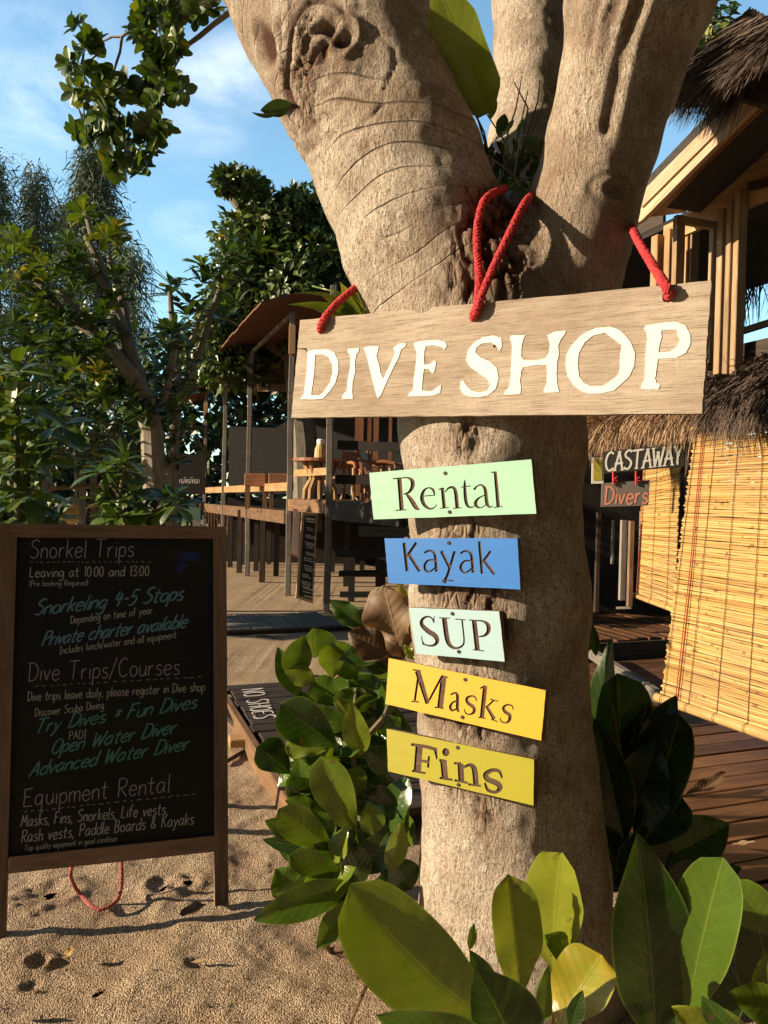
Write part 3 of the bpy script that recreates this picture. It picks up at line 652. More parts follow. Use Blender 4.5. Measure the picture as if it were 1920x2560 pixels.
# rope of three twisted strands
def rope(mb, pts, r, pitch=.030, d=None):
    p = [Vector(x) for x in pts]; o = []
    for i in range(len(p) - 1):
        a, b_, c, e = p[max(i - 1, 0)], p[i], p[i + 1], p[min(i + 2, len(p) - 1)]
        k = max(2, int((c - b_).length / .004))
        for j in range(k):
            u = j / k; o.append(.5 * (2 * b_ + (c - a) * u + (2 * a - 5 * b_ + 4 * c - e) * u * u + (3 * b_ - a - 3 * c + e) * u ** 3))
    o.append(p[-1]); s = 0
    st = [[], [], []]; prev = o[0]; ref = Vector((.2, .9, .3))
    for i, x in enumerate(o):
        t_ = (o[min(i + 1, len(o) - 1)] - o[max(i - 1, 0)]).normalized(); s += (x - prev).length; prev = x
        e1 = (ref - t_ * ref.dot(t_)).normalized(); e2 = t_.cross(e1); ref = e1
        for k in range(3):
            a = s / pitch * 2 * math.pi + k * 2.0944; st[k].append(x + (e1 * math.cos(a) + e2 * math.sin(a)) * r * .5)
    for k in range(3): mb.tube(st[k], r * .60, 6)
# --- the large hanging board
pd = Plane(P(1245, 880, 2.055), 31.5)
sg = thing('hanging_sign', 'long weathered plank sign with large white capitals hung on red rope', 'sign', mat=pd.m)
q4 = [pd.l(*c) for c in ((728, 1044), (1755, 1033), (1778, 702), (750, 800))]
mb = MB(); TH = .030
mb.prism(rough_edge(q4, 30, .0022), -TH, 0, None); bd = mb.build('board', M['sign_wood'], sg, local=True)
cut = MB(); holes = [(803, 824), (1184, 792), (1669, 742)]
for u, v in holes + [(1236, 865)]:
    x, y = pd.l(u, v); rr = .0125 if (u, v) in holes else .004
    cut.prism([(x + rr * math.cos(a * math.pi / 8), y + rr * 1.15 * math.sin(a * math.pi / 8)) for a in range(16)], -.05, .02)
co = cut.build('cut', None); co.matrix_basis = pd.m; boolean_cut(bd, co)
A7 = lambda x, y: (720 + x / 3.072, 780 + y / 3.072); A8 = lambda x, y: (1240 + x / 2.9625, 680 + y / 2.9625)
LET = [(A7, [(155, 300), (210, 290), (310, 288), (360, 315), (388, 380), (388, 460), (365, 545), (325, 605), (270, 665), (200, 672), (95, 668), (125, 625), (135, 540), (150, 420), (150, 330)], [(212, 328), (270, 325), (310, 345), (340, 400), (345, 460), (325, 540), (270, 620), (240, 640), (180, 640), (190, 560), (205, 450), (208, 360)]),
 (A7, [(460, 285), (545, 278), (548, 295), (525, 330), (515, 400), (518, 460), (497, 540), (495, 620), (500, 668), (415, 665), (420, 640), (455, 600), (460, 520), (480, 420), (478, 330), (462, 310)], None),
 (A7, [(583, 275), (640, 262), (700, 265), (690, 310), (680, 340), (700, 400), (712, 470), (735, 515), (770, 440), (810, 350), (825, 310), (808, 275), (850, 245), (905, 240), (905, 262), (870, 290), (850, 350), (800, 450), (750, 560), (715, 640), (690, 665), (675, 620), (650, 520), (625, 420), (605, 330)], None),
 (A7, [(970, 235), (1060, 220), (1150, 215), (1210, 230), (1220, 265), (1205, 290), (1170, 265), (1110, 255), (1060, 265), (1050, 300), (1045, 360), (1050, 408), (1090, 400), (1120, 375), (1138, 380), (1130, 450), (1110, 475), (1085, 440), (1045, 435), (1035, 520), (1030, 600), (1060, 610), (1110, 608), (1150, 575), (1180, 560), (1170, 620), (1120, 642), (1040, 645), (920, 648), (935, 620), (960, 600), (970, 500), (985, 400), (990, 310), (972, 265)], None),
 (A7, [(1645, 265), (1640, 200), (1580, 182), (1500, 195), (1430, 235), (1385, 290), (1370, 370), (1400, 425), (1470, 470), (1530, 515), (1555, 560), (1530, 605), (1470, 620), (1410, 605), (1370, 560), (1345, 525), (1325, 540), (1322, 590), (1345, 630), (1400, 650), (1470, 655), (1540, 640), (1595, 590), (1620, 510), (1605, 430), (1550, 380), (1480, 350), (1440, 310), (1450, 270), (1500, 240), (1560, 235), (1605, 262), (1625, 300)], None),
 (A8, [(105, 475), (150, 468), (218, 470), (200, 510), (190, 560), (190, 625), (210, 655), (300, 655), (370, 635), (395, 595), (400, 540), (390, 490), (380, 470), (430, 445), (520, 435), (510, 465), (480, 500), (462, 545), (468, 610), (455, 660), (450, 760), (455, 830), (470, 890), (355, 895), (355, 870), (375, 830), (380, 750), (375, 690), (300, 690), (205, 705), (185, 740), (180, 820), (188, 870), (180, 905), (65, 910), (70, 880), (100, 855), (110, 760), (115, 650), (120, 540), (105, 500)], None),
 (A8, [(600, 500), (660, 450), (740, 415), (840, 405), (910, 425), (960, 470), (1000, 525), (1030, 600), (1025, 690), (990, 770), (930, 830), (870, 880), (780, 900), (690, 900), (620, 880), (570, 830), (530, 770), (515, 690), (525, 610), (555, 550)], [(660, 520), (720, 470), (810, 450), (860, 490), (930, 540), (920, 620), (918, 700), (910, 755), (860, 800), (790, 845), (700, 848), (650, 820), (615, 770), (608, 690), (615, 600)]),
 (A8, [(1095, 425), (1110, 395), (1180, 388), (1260, 372), (1340, 372), (1400, 395), (1440, 460), (1440, 540), (1405, 600), (1340, 635), (1260, 640), (1200, 645), (1190, 720), (1180, 790), (1190, 820), (1215, 840), (1205, 870), (1140, 870), (1075, 865), (1075, 840), (1100, 800), (1105, 700), (1110, 600), (1120, 500), (1115, 440)], [(1225, 435), (1290, 425), (1340, 430), (1345, 470), (1362, 510), (1335, 560), (1285, 590), (1205, 595), (1210, 545), (1228, 490)])]
mb = MB()
for tr, outer, hole in LET:
    mb.prism(wobble([pd.l(*tr(*c)) for c in outer], 3, .0011), .0004, .0016, None, [wobble([pd.l(*tr(*c)) for c in hole], 3, .0011)] if hole else ())
mb.build('lettering', M['white_brushed'], bd, local=True)
RR = .0125
def rp(*pts): return [Vector(p) for p in pts]
mb = MB(); h0 = pd.wpt(803, 826, .004); rope(mb, [pd.wpt(803, 826, -.05), pd.wpt(803, 827, -.012), pd.wpt(801, 818, .010), pd.wpt(812, 795, .012), P(850, 752, 2.36), P(905, 710, 2.40), P(960, 690, 2.52)], RR * .95)
mb.build('rope', M['rope_red'], sg)
mb = MB(); rope(mb, [pd.wpt(1184, 795, -.05), pd.wpt(1184, 795, -.01), pd.wpt(1184, 786, .012), pd.wpt(1194, 755, .010), P(1197, 680, 2.10), P(1192, 590, 2.125), P(1203, 520, 2.135), P(1225, 488, 2.17), P(1262, 470, 2.30)], RR * .9)
mb.build('rope', M['rope_red'], sg)
mb = MB(); rope(mb, [pd.wpt(1186, 793, -.05), pd.wpt(1187, 792, -.01), pd.wpt(1190, 780, .016), pd.wpt(1206, 735, .014), P(1240, 655, 2.085), P(1283, 565, 2.11), P(1312, 508, 2.17), P(1335, 482, 2.34)], RR * .9)
mb.build('rope', M['rope_red'], sg)
mb = MB(); rope(mb, [pd.wpt(1670, 742, -.05), pd.wpt(1670, 742, -.01), pd.wpt(1673, 734, .012), pd.wpt(1660, 708, .010), P(1630, 660, 1.98), P(1600, 610, 2.08), P(1580, 572, 2.20), P(1552, 538, 2.34)], RR * .95)
mb.build('rope', M['rope_red'], sg)
# --- the five small boards
C5 = lambda x, y: (900 + x / 3.456, 1140 + y / 3.456); C6 = lambda x, y: (940 + x / 3.607, 1500 + y / 3.607)
serif = lambda a, b_: [a, b_]
GL = {
'rental': (C5, 1 / 3.456, [
 [(340, 195, 38), (360, 465, 38)], [(283, 197, 9), (345, 192, 15)], [(305, 470, 9), (402, 465, 9)], [(345, 192, 9), (410, 188, 14), (452, 215, 34), (452, 270, 34), (420, 315, 20), (375, 330, 9)], [(395, 320, 14), (440, 375, 36), (485, 445, 36), (517, 462, 8)],
 [(545, 347, 8), (648, 338, 9)], [(645, 340, 9), (632, 292, 22), (590, 275, 10), (552, 300, 22), (535, 360, 34), (555, 420, 30), (600, 455, 18), (640, 447, 10), (664, 418, 6)],
 [(712, 275, 30), (728, 448, 30)], [(678, 290, 8), (715, 278, 14)], [(692, 452, 8), (768, 446, 8)], [(735, 312, 9), (765, 278, 16), (803, 272, 24), (826, 310, 32), (840, 446, 32)], [(805, 453, 8), (878, 447, 8)],
 [(906, 205, 6), (905, 262, 24), (914, 380, 30), (935, 435, 22), (975, 442, 10), (992, 425, 6)], [(870, 270, 8), (957, 258, 9)],
 [(985, 292, 22), (1010, 262, 12), (1048, 250, 14), (1080, 282, 28), (1090, 350, 30), (1098, 410, 30), (1120, 442, 16), (1148, 430, 7)], [(1088, 335, 8), (1032, 360, 14), (1000, 400, 30), (1010, 435, 24), (1045, 447, 10), (1092, 418, 8)],
 [(1168, 135, 28), (1195, 440, 32)], [(1133, 142, 8), (1170, 138, 14)], [(1155, 445, 8), (1233, 437, 8)]], []),
'kayak': (C5, 1 / 3.456, [
 [(380, 750, 28), (408, 995, 28)], [(487, 748, 24), (405, 868, 22)], [(425, 855, 26), (515, 997, 26)],
 [(556, 838, 18), (590, 820, 16), (630, 828, 20), (650, 870, 24), (660, 1000, 24)], [(650, 900, 14), (590, 902, 16), (560, 942, 22), (566, 982, 22), (600, 1000, 16), (650, 965, 12)],
 [(702, 822, 26), (775, 968, 22)], [(818, 822, 22), (775, 965, 22), (750, 1042, 22), (722, 1078, 18)], [(735, 1070, 10), (808, 1080, 14)],
 [(868, 842, 18), (905, 822, 16), (945, 832, 20), (965, 872, 24), (976, 1008, 24)], [(965, 906, 14), (905, 908, 16), (872, 948, 22), (880, 988, 22), (915, 1008, 16), (965, 972, 12)],
 [(1030, 738, 24), (1055, 1017, 24)], [(1130, 822, 22), (1055, 922, 20)], [(1075, 908, 24), (1162, 1022, 24)]], []),
'sup': (C6, 1 / 3.607, [
 [(522, 205, 8), (505, 165, 14), (460, 150, 16), (417, 178, 28), (415, 225, 36), (470, 280, 44), (533, 322, 44), (553, 370, 36), (528, 405, 24), (480, 412, 16), (432, 395, 12), (412, 350, 8)], [(525, 145, 7), (522, 205, 11)], [(410, 325, 8), (425, 407, 9)],
 [(615, 160, 44), (640, 340, 44), (668, 408, 34), (720, 435, 22), (775, 415, 18), (794, 360, 14), (775, 175, 14)], [(570, 160, 9), (665, 164, 9)], [(715, 172, 9), (808, 180, 9)],
 [(885, 185, 44), (915, 450, 44)], [(835, 180, 9), (900, 184, 11)], [(875, 448, 10), (975, 460, 10)], [(902, 184, 11), (968, 192, 18), (1010, 225, 36), (1014, 280, 36), (980, 320, 22), (925, 332, 10)]], []),
'masks': (C6, 1 / 3.607, [
 [(385, 660, 20), (350, 908, 20)], [(320, 914, 13), (388, 920, 13)], [(335, 628, 13), (405, 642, 16)], [(375, 640, 52), (465, 935, 36)], [(465, 930, 18), (595, 688, 20)], [(610, 692, 54), (578, 968, 54)], [(590, 682, 14), (652, 700, 14)], [(530, 967, 13), (612, 977, 13)],
 [(673, 855, 16), (710, 838, 16), (735, 862, 28), (735, 980, 28), (752, 1007, 10)], [(735, 905, 12), (690, 927, 18), (670, 965, 26), (690, 996, 22), (732, 978, 12)],
 [(905, 915, 8), (897, 878, 14), (860, 866, 16), (820, 887, 26), (830, 927, 30), (880, 967, 32), (885, 1007, 28), (850, 1032, 16), (810, 1020, 12), (795, 982, 8)],
 [(985, 775, 40), (955, 1058, 40)], [(938, 797, 12), (988, 775, 20)], [(922, 1058, 11), (990, 1068, 11)], [(1062, 905, 16), (995, 968, 14)], [(1030, 895, 11), (1102, 913, 11)], [(995, 955, 26), (1068, 1075, 32)], [(1038, 1075, 11), (1097, 1097, 11)],
 [(1236, 990, 8), (1227, 955, 14), (1185, 945, 16), (1150, 970, 26), (1165, 1007, 30), (1205, 1037, 32), (1205, 1080, 28), (1175, 1107, 16), (1132, 1095, 12), (1118, 1058, 8)]], []),
'fins': (C6, 1 / 3.607, [
 [(390, 1312, 66), (372, 1550, 66)], [(318, 1302, 24), (460, 1325, 30), (550, 1352, 30)], [(535, 1345, 34), (550, 1438, 10)], [(325, 1540, 20), (447, 1562, 20)], [(385, 1445, 24), (475, 1460, 24)], [(478, 1408, 18), (470, 1512, 20)],
 [(607, 1445, 58), (622, 1608, 58)], [(570, 1445, 22), (620, 1450, 24)], [(573, 1605, 20), (692, 1622, 20)],
 [(762, 1480, 54), (770, 1640, 54)], [(703, 1472, 20), (770, 1475, 22)], [(708, 1625, 20), (830, 1650, 20)], [(785, 1512, 20), (850, 1488, 32), (888, 1530, 50), (902, 1665, 50)], [(833, 1662, 20), (947, 1677, 20)],
 [(1137, 1605, 14), (1112, 1545, 28), (1050, 1535, 34), (990, 1572, 46), (1010, 1617, 48), (1090, 1652, 50), (1120, 1692, 46), (1080, 1732, 30), (1010, 1712, 28), (982, 1648, 18)]], [(630, 1372, 33)])}
BS = [('rental', 'mint', 'pale mint green board with carved dark lettering, highest of the small signs', [(934, 1298.6), (1341, 1283.8), (1328, 1148.7), (923, 1182)], [(1113, 1183), (1124, 1280)], 31, 1),
      ('kayak', 'blue', 'blue board with carved lettering nailed below the mint green one', [(971, 1457.7), (1301, 1473.6), (1293.5, 1345.5), (961, 1346)], [(1122, 1357), (1110, 1453)], 31, 2),
      ('sup', 'ice', 'smallest board, very pale blue with dark capitals, below the blue board', [(1039.8, 1634.5), (1261.6, 1653.9), (1247.7, 1529), (1023, 1518.9)], [(1131, 1534), (1147, 1629)], 31, 1),
      ('masks', 'yellow', 'bright yellow board sloping down to the right, brown carved lettering', [(963.6, 1759.8), (1353, 1851.5), (1364, 1726), (971.9, 1645.5)], [(1163, 1699), (1156, 1793)], 30, 12),
      ('fins', 'lime', 'mustard yellow green board with bold brown carved letters, lowest on the trunk', [(970, 1928), (1333.7, 2013.7), (1335, 1899), (966, 1821.6)], [(1144, 1869), (1146, 1962)], 30, 12)]
for nm, mt, lab, cor, nails, yaw, pit in BS:
    uc = sum(c[0] for c in cor) / 4; vc = sum(c[1] for c in cor) / 4
    hp = Vector(hit(1150, vc)); pl = Plane(P(1150, vc, 1.0), yaw, pit)
    hp = CAMLOC + (hp - CAMLOC) * .992; pl = Plane(hp + pl.n * .019, yaw, pit)
    s_ = thing(nm + '_sign', lab, 'sign', mat=pl.m, group='small painted boards nailed to the trunk')
    mb = MB(); th = .022 if pit < 4 else .032
    mb.prism(rough_edge([pl.l(*c) for c in cor], 8, .0012), -th, 0); bo = mb.build('board', [M[mt], M['bare_wood']], s_, local=True)
    for f_ in bo.data.polygons:
        if f_.normal.z < .5: f_.material_index = 1
    tr, sc, strokes, dots = GL[nm]
    ct = MB(); lt = MB()
    for k, st in enumerate(strokes):
        add_ribbon(ct, pl, st, tr, sc, -.0045, .004 + k * .0002); add_ribbon(lt, pl, [(x, y, w_ * 1.03) for x, y, w_ in st], tr, sc, -.0060, -.0040 + k * .00004)
    for x, y, r_ in dots:
        c = pl.l(*tr(x, y)); rr = abs(pl.l(*tr(x + r_, y))[0] - c[0])
        for mb_, z0, z1 in ((ct, -.0045, .004), (lt, -.006, -.004)): mb_.prism([(c[0] + rr * math.cos(a * math.pi / 10), c[1] + rr * math.sin(a * math.pi / 10)) for a in range(20)], z0, z1)
    co = ct.build('cut', M['engraved']); co.matrix_basis = pl.m; fix_normals(co); fix_normals(bo)
    co.data.materials.clear(); co.data.materials.append(M[mt]); co.data.materials.append(M['engraved']); co.data.materials.append(M['engraved'])
    bo.data.materials.append(M['engraved'])
    for f_ in co.data.polygons: f_.material_index = 2
    boolean_cut(bo, co)
    lo = lt.build('lettering', M['engraved'], bo, local=True)
    for u, v in nails:
        x, y = pl.l(u, v); mb = MB(); mb.prism([(x + .0052 * math.cos(a * math.pi / 6), y + .0052 * math.sin(a * math.pi / 6)) for a in range(12)], -.01, .0022); mb.build('nail', M['iron'], bo, local=True)

# ------------------------------------------------------------------ handwriting
FONT = {'a': "4,4.6 2.5,5.2 .8,4 .3,2 1.2,.2 2.8,.6 4,3;4.1,5 4,1.5 4.6,0", 'b': ".5,9 .5,0;.5,3.5 2,5 3.8,4 3.9,1.5 2.4,0 .5,.8", 'c': "3.8,4.2 2.4,5 .8,4 .3,2.2 1.2,.3 2.6,0 4,.9",
'd': "4,9 4,0;4,4 2.5,5 .8,4 .3,2 1.3,.1 2.8,.3 4,1.5", 'e': ".4,2.6 3.8,3 3.4,4.7 2,5.1 .7,4 .3,2 1.3,.2 2.6,0 4,1", 'f': "3.6,8.6 2.6,9 1.7,8 1.5,5 1.5,0;.2,5 3.2,5.2",
'g': "4,4.5 2.5,5.1 .8,4 .4,2.2 1.4,.5 2.8,.8 4,3;4.1,5 4.1,-1.5 3,-3.3 1.2,-3.2 .4,-2.4", 'h': ".5,9 .5,0;.5,3 1.8,4.8 3.2,4.8 3.7,3.3 3.8,0", 'i': ".8,5 .8,0;.8,7 .95,7.3",
'k': ".5,9 .5,0;3.6,5 .6,2.4;1.4,3.1 3.8,0", 'l': ".7,9 .7,.8 1.2,0", 'm': ".4,5 .4,0;.4,3.2 1.5,4.9 2.6,4.8 3,3.4 3,0;3,3.2 4.2,4.9 5.4,4.7 5.8,3.2 5.8,0",
'n': ".4,5 .4,0;.4,3.2 1.7,4.9 3.1,4.8 3.6,3.3 3.7,0", 'o': "2.2,5 .8,4.2 .3,2.4 1,.5 2.3,0 3.7,.8 4.1,2.7 3.5,4.3 2.2,5", 'p': ".5,5 .5,-3.5;.5,3.6 1.8,5 3.6,4.3 3.9,2 2.6,.2 .6,.8",
'q': "4,4.6 2.4,5 .8,4 .4,2 1.4,.2 2.8,.6 4,2.6;4,5 4,-3.5 4.8,-2.6", 'r': ".5,5 .5,0;.5,3 1.6,4.7 3,4.9", 's': "3.4,4.5 2,5.1 .7,4.2 1.2,3 2.8,2.3 3.4,1 2.2,0 .4,.5",
't': "1.6,8 1.5,1.2 2.2,0 3.2,.4;.1,5.2 3.3,5.4", 'u': ".4,5 .4,1.5 1.3,.1 2.6,.3 3.6,2;3.7,5 3.7,0", 'v': ".3,5 1.8,0;1.8,0 3.6,5", 'w': ".3,5 1.4,0;1.4,0 2.7,4;2.7,4 3.9,0;3.9,0 5.3,5",
'y': ".3,5 2,.6;3.8,5 2,.6 1,-2.4 .1,-3.2", 'A': "0,0 2.6,9;2.6,9 5,0;.9,3.2 4.2,3.4", 'B': ".5,9 .5,0;.5,9 3,8.8 3.8,7 2.8,5.2 .6,4.8;.6,4.8 3.4,4.4 4.4,2.4 3.2,.4 .5,0",
'C': "5,8 3.4,9 1.4,7.8 .4,4.6 1.2,1.2 3.2,0 5.2,1.2", 'D': ".6,8.8 .6,0;-.4,8.9 2.5,8.8 4.9,6.8 5,3 3.2,.6 .2,0", 'E': "4.6,8.8 .6,8.4;.6,8.8 .5,.2;.6,4.7 3.6,4.9;.4,.2 4.8,.2",
'F': ".6,8.8 .5,0;.2,8.8 4.4,9;.6,4.8 3.4,5", 'H': ".6,9 .6,0;4.4,9 4.4,0;.6,4.6 4.4,4.6", 'I': ".2,9 3,9;1.6,9 1.6,0;.2,0 3,0", 'K': ".6,9 .6,0;4.4,9 .7,4.2;1.6,5.2 4.8,0", 'L': ".8,9 .5,.2;.5,.2 4.2,.2",
'M': ".2,0 1.2,8.8;1.2,8.8 3,3;3,3 5.2,8.8;5.2,8.8 6,0", 'N': ".5,0 .5,9;.5,9 4.4,0;4.4,0 4.4,9", 'O': "2.7,9 .8,7.4 .3,4.4 1,1.2 2.7,0 4.5,1.2 5.1,4.4 4.5,7.4 2.7,9", 'P': ".6,9 .6,0;.2,8.6 3,9 4.6,7.4 3.8,5 .6,4.2",
'R': ".6,9 .6,0;.2,8.6 3,9 4.6,7.4 3.8,5 .6,4.2;1.6,4.3 4.8,0", 'S': "4.6,8.2 2.8,9.2 .8,8 .8,6.2 3,4.8 4.4,3 3.6,.8 1.8,0 0,1", 'T': "0,8.8 5.6,9;2.8,9 2.5,0", 'U': ".5,9 .5,2.5 2.2,0 4.2,1.4 4.5,9",
'V': ".2,9 2.4,0;2.4,0 4.8,9", 'W': ".2,9 1.6,0;1.6,0 3.4,7;3.4,7 4.8,0;4.8,0 6.8,9", 'Y': ".2,9 2.4,4.6;4.6,9 2.4,4.6 2.4,0", '0': "2,9 .6,7 .3,4.4 .8,1.4 2,0 3.3,1.2 3.8,4.4 3.3,7.4 2,9", '1': ".2,7.4 1.2,9;1.2,9 1,0", '3': ".4,8.6 2.6,9 3.4,7.2 1.6,5 3.6,3.8 3.4,1 1.6,0 .2,.8",
'4': "1,9 .4,4.2;.4,4.2 4,4.4;3,7.5 2.8,0", '5': "3.8,9 1,9;1,9 .8,5.2 2.8,5.4 3.8,3 2.6,.4 .4,.2", ':': ".5,4 .6,4.4;.5,.6 .6,1", '-': ".4,4 3,4.2", '/': "0,-1 3.4,9.6", '(': "1.8,9.6 .5,7 .4,2 1.6,-1", ')': ".2,9.6 1.4,7 1.5,2 .3,-1",
',': ".8,.6 .3,-1.4", '*': ".4,6.4 3,3;3,6.4 .4,3;1.7,7 1.7,2.4", '&': "4.6,0 1,6.6 1.4,8.6 2.8,8.4 2.8,6.6 .6,3 .8,.8 2.4,0 4.4,3", ' ': None}
FP = {k: ([[tuple(map(float, p.split(','))) for p in s_.split()] for s_ in v.split(';')] if v else []) for k, v in FONT.items()}
FWD = {k: (max(p[0] for s_ in v for p in s_) if v else 3.0) for k, v in FP.items()}
def write(mb, pl, text, p0, p1, hpx, wpx, slant=0.0, z=.0012, serif=0.0, gap=1.15, jit=.18, upv=None, script=False):
    tot = sum(FWD[c] + gap for c in text) - gap; dx, dy = (p1[0] - p0[0]) / tot, (p1[1] - p0[1]) / tot
    us = hpx / 9.0; upv = upv or (-.0, -1.0); x = 0; zi = z
    for c in text:
        jy = random.uniform(-jit, jit)
        for s_ in FP[c]:
            pts = []
            for gx_, gy_ in s_:
                gy2 = gy_ + jy; xx = x + gx_
                pts.append((p0[0] + dx * xx + (slant * gy2 * us) + upv[0] * gy2 * us, p0[1] + dy * xx + upv[1] * gy2 * us, wpx))
            if script:
                k = len(pts); pts = [(a, b_, w_ * (1.35 if 0 < i < k - 1 or k == 2 else .7)) for i, (a, b_, w_) in enumerate(pts)]
            add_ribbon(mb, pl, pts, lambda a, b_: (a, b_), 1.0, zi - .0008, zi, smooth=len(pts) > 2); zi += .000004
            if serif and len(pts) == 2:
                for e in pts:
                    add_ribbon(mb, pl, [(e[0] - serif, e[1] - dy / dx * serif, wpx * .6), (e[0] + serif, e[1] + dy / dx * serif, wpx * .6)], lambda a, b_: (a, b_), 1.0, zi - .0008, zi, smooth=False); zi += .000004
        x += FWD[c] + gap

# ------------------------------------------------------------------ the chalkboard on its easel legs
gl_, gr_ = G(6, 2344), G(564, 2262); dirx = (gr_ - gl_); yawc = -math.degrees(math.atan2(dirx.y, dirx.x))
pc = Plane(gl_ + Vector((0, 0, .0)), yawc, 11.0)
cb = thing('chalkboard_stand', 'tall black chalkboard in a brown wooden frame standing on the sand', 'chalkboard', mat=pc.m)
def quad(mb, pts, z0, z1): mb.prism([pc.l(*p) for p in pts], z0, z1)
mb = MB(); quad(mb, [(16, 2150), (548, 2096), (541, 1340), (32, 1335)], -.016, -.008); pan = mb.build('panel', M['slate'], cb, local=True)
def rail(name, pts, z0=-.030, z1=.006, ax=0):
    mb = MB(); mb.prism(wobble([pc.l(*p) for p in pts], 4, .0008), z0, z1)
    if ax == 1: mb.g = [g[:, [1, 0, 2]] for g in mb.g]
    o = mb.build(name, M['frame_wood'], cb, local=True); return o
rail('leg', [(-22, 2350), (14, 2340), (42, 1343), (-3, 1309)], ax=1)
rail('leg', [(537, 2265), (571, 2261), (565, 1317.5), (533, 1347)], ax=1)
rail('rail', [(42.6, 1343), (532.4, 1347), (564.5, 1317), (-2, 1308.6)])
rail('rail', [(22, 2183), (536, 2128.5), (537.5, 2089), (24, 2142)])
for ax_, (u0, u1) in enumerate(((20, 80), (500, 555))):
    a = pc.m @ Vector((*pc.l(u0 if ax_ == 0 else u1, 1330), -.035)); b_ = Vector((a.x, a.y, 0)) + Vector((-pc.n.x, -pc.n.y, 0)).normalized() * .62
    mb = MB(); mb.beam(a, b_, .045, .03); mb.build('back_leg', M['frame_wood'], cb)
Z6 = lambda x, y: (x / 2.168, 1280 + y / 2.168)
wt, bl, te, nv2 = 'chalk', 'chalk_blue', 'chalk_teal', MB(); LZ = -.0068
def wr(mt, text, x0, y0, x1, y1, h_, wpx, slant=.08, **k):
    mb = MB(); write(mb, pc, text, Z6(x0, y0), Z6(x1, y1), h_ / 2.168, wpx * .74, slant, z=LZ, upv=(0, -1), **k); mb.build('chalk_line', M[mt], pan, local=True)
wr('chalk_head', 'Snorkel Trips', 162, 250, 722, 240, 98, 3.2); wr(wt, 'Leaving at 10:00 and 13:00', 157, 352, 805, 345, 54, 2.9, jit=.1); wr(wt, '(Pre booking Required)', 157, 402, 474, 396, 30, 1.7)
wr(bl, 'Snorkeling 4-5 Stops', 180, 560, 985, 475, 84, 4.4, .42, script=True, gap=.7); wr(wt, 'Depending on time of year', 380, 606, 825, 550, 42, 2.2); wr(bl, 'Private charter available', 220, 728, 1005, 625, 80, 4.2, .42, script=True, gap=.7)
wr(wt, 'Includes lunch/water and all equipment', 320, 770, 955, 682, 40, 2.0); wr('chalk_head', 'Dive Trips/Courses', 150, 918, 970, 880, 100, 3.0)
wr(wt, 'Dive trips leave daily, please register in Dive shop', 147, 1026, 1110, 970, 50, 2.4); wr(wt, 'Discover Scuba Diving', 187, 1110, 560, 1066, 44, 2.2)
wr(te, 'Try Dives * Fun Dives', 180, 1203, 1060, 1062, 80, 4.0, .42, script=True, gap=.8); wr(wt, 'PADI', 372, 1236, 466, 1226, 44, 2.2)
wr(te, 'Open Water Diver', 270, 1315, 945, 1200, 82, 4.0, .42, script=True, gap=.8); wr(te, 'Advanced Water Diver', 155, 1437, 1015, 1288, 82, 4.0, .42, script=True, gap=.8)
wr('chalk_head', 'Equipment Rental', 122, 1600, 918, 1520, 100, 3.2); wr(wt, 'Masks, Fins, Snorkels, Life vests,', 110, 1708, 905, 1640, 64, 3.0, .14); wr(wt, 'Rash vests, Paddle Boards & Kayaks', 112, 1795, 1048, 1694, 66, 3.0, .14); wr(wt, 'Top quality equipment in good condition', 132, 1838, 632, 1786, 30, 1.7)
for x0, y0, x1, y1 in ((160, 272, 830, 268), (190, 945, 1110, 892), (130, 1628, 1060, 1530)):
    k = 0; ul = MB()
    while k < 1:
        e = min(1, k + random.uniform(.012, .03)); a = Z6(x0 + (x1 - x0) * k, y0 + (y1 - y0) * k + random.uniform(-3, 3)); b_ = Z6(x0 + (x1 - x0) * e, y0 + (y1 - y0) * e + random.uniform(-3, 3))
        add_ribbon(ul, pc, [(*a, 1.3), (*b_, .9)], lambda x, y: (x, y), 1.0, LZ - .0008, LZ, smooth=False); k = e + random.uniform(.012, .03)
    ul.build('underline', M['chalk'], pan, local=True)
for i in range(16):
    y = 222 + i * 7; x0 = 970 + 14 * math.sin(i * 1.7) - (12 if i > 8 else 0); x1 = 1095 - abs(i - 3) * 6 - (40 if i > 8 else 0)
    if i in (7, 8): continue
    add_ribbon(nv2, pc, [(*Z6(x0, y + 8), 2.2), (*Z6((x0 + x1) / 2, y - 6), 4.5), (*Z6(x1, y + 5), 2.0)], lambda x, y: (x, y), 1.0, LZ - .0008, LZ + i * .000004)
nv2.build('chalk_scribble', M['chalk_navy'], pan, local=True)
mb = MB(); z_ = .006
rope(mb, [P(186, 2150, 2.78), P(176, 2185, 2.80), P(186, 2215, 2.80), G(205, 2240, .02), G(235, 2270, .012), G(262, 2271, .012), G(292, 2250, .02), P(303, 2215, 2.86), P(304, 2150, 2.86), P(303, 2110, 2.86)], .0075, .02)
mb.build('rope', M['rope_pink'], cb)
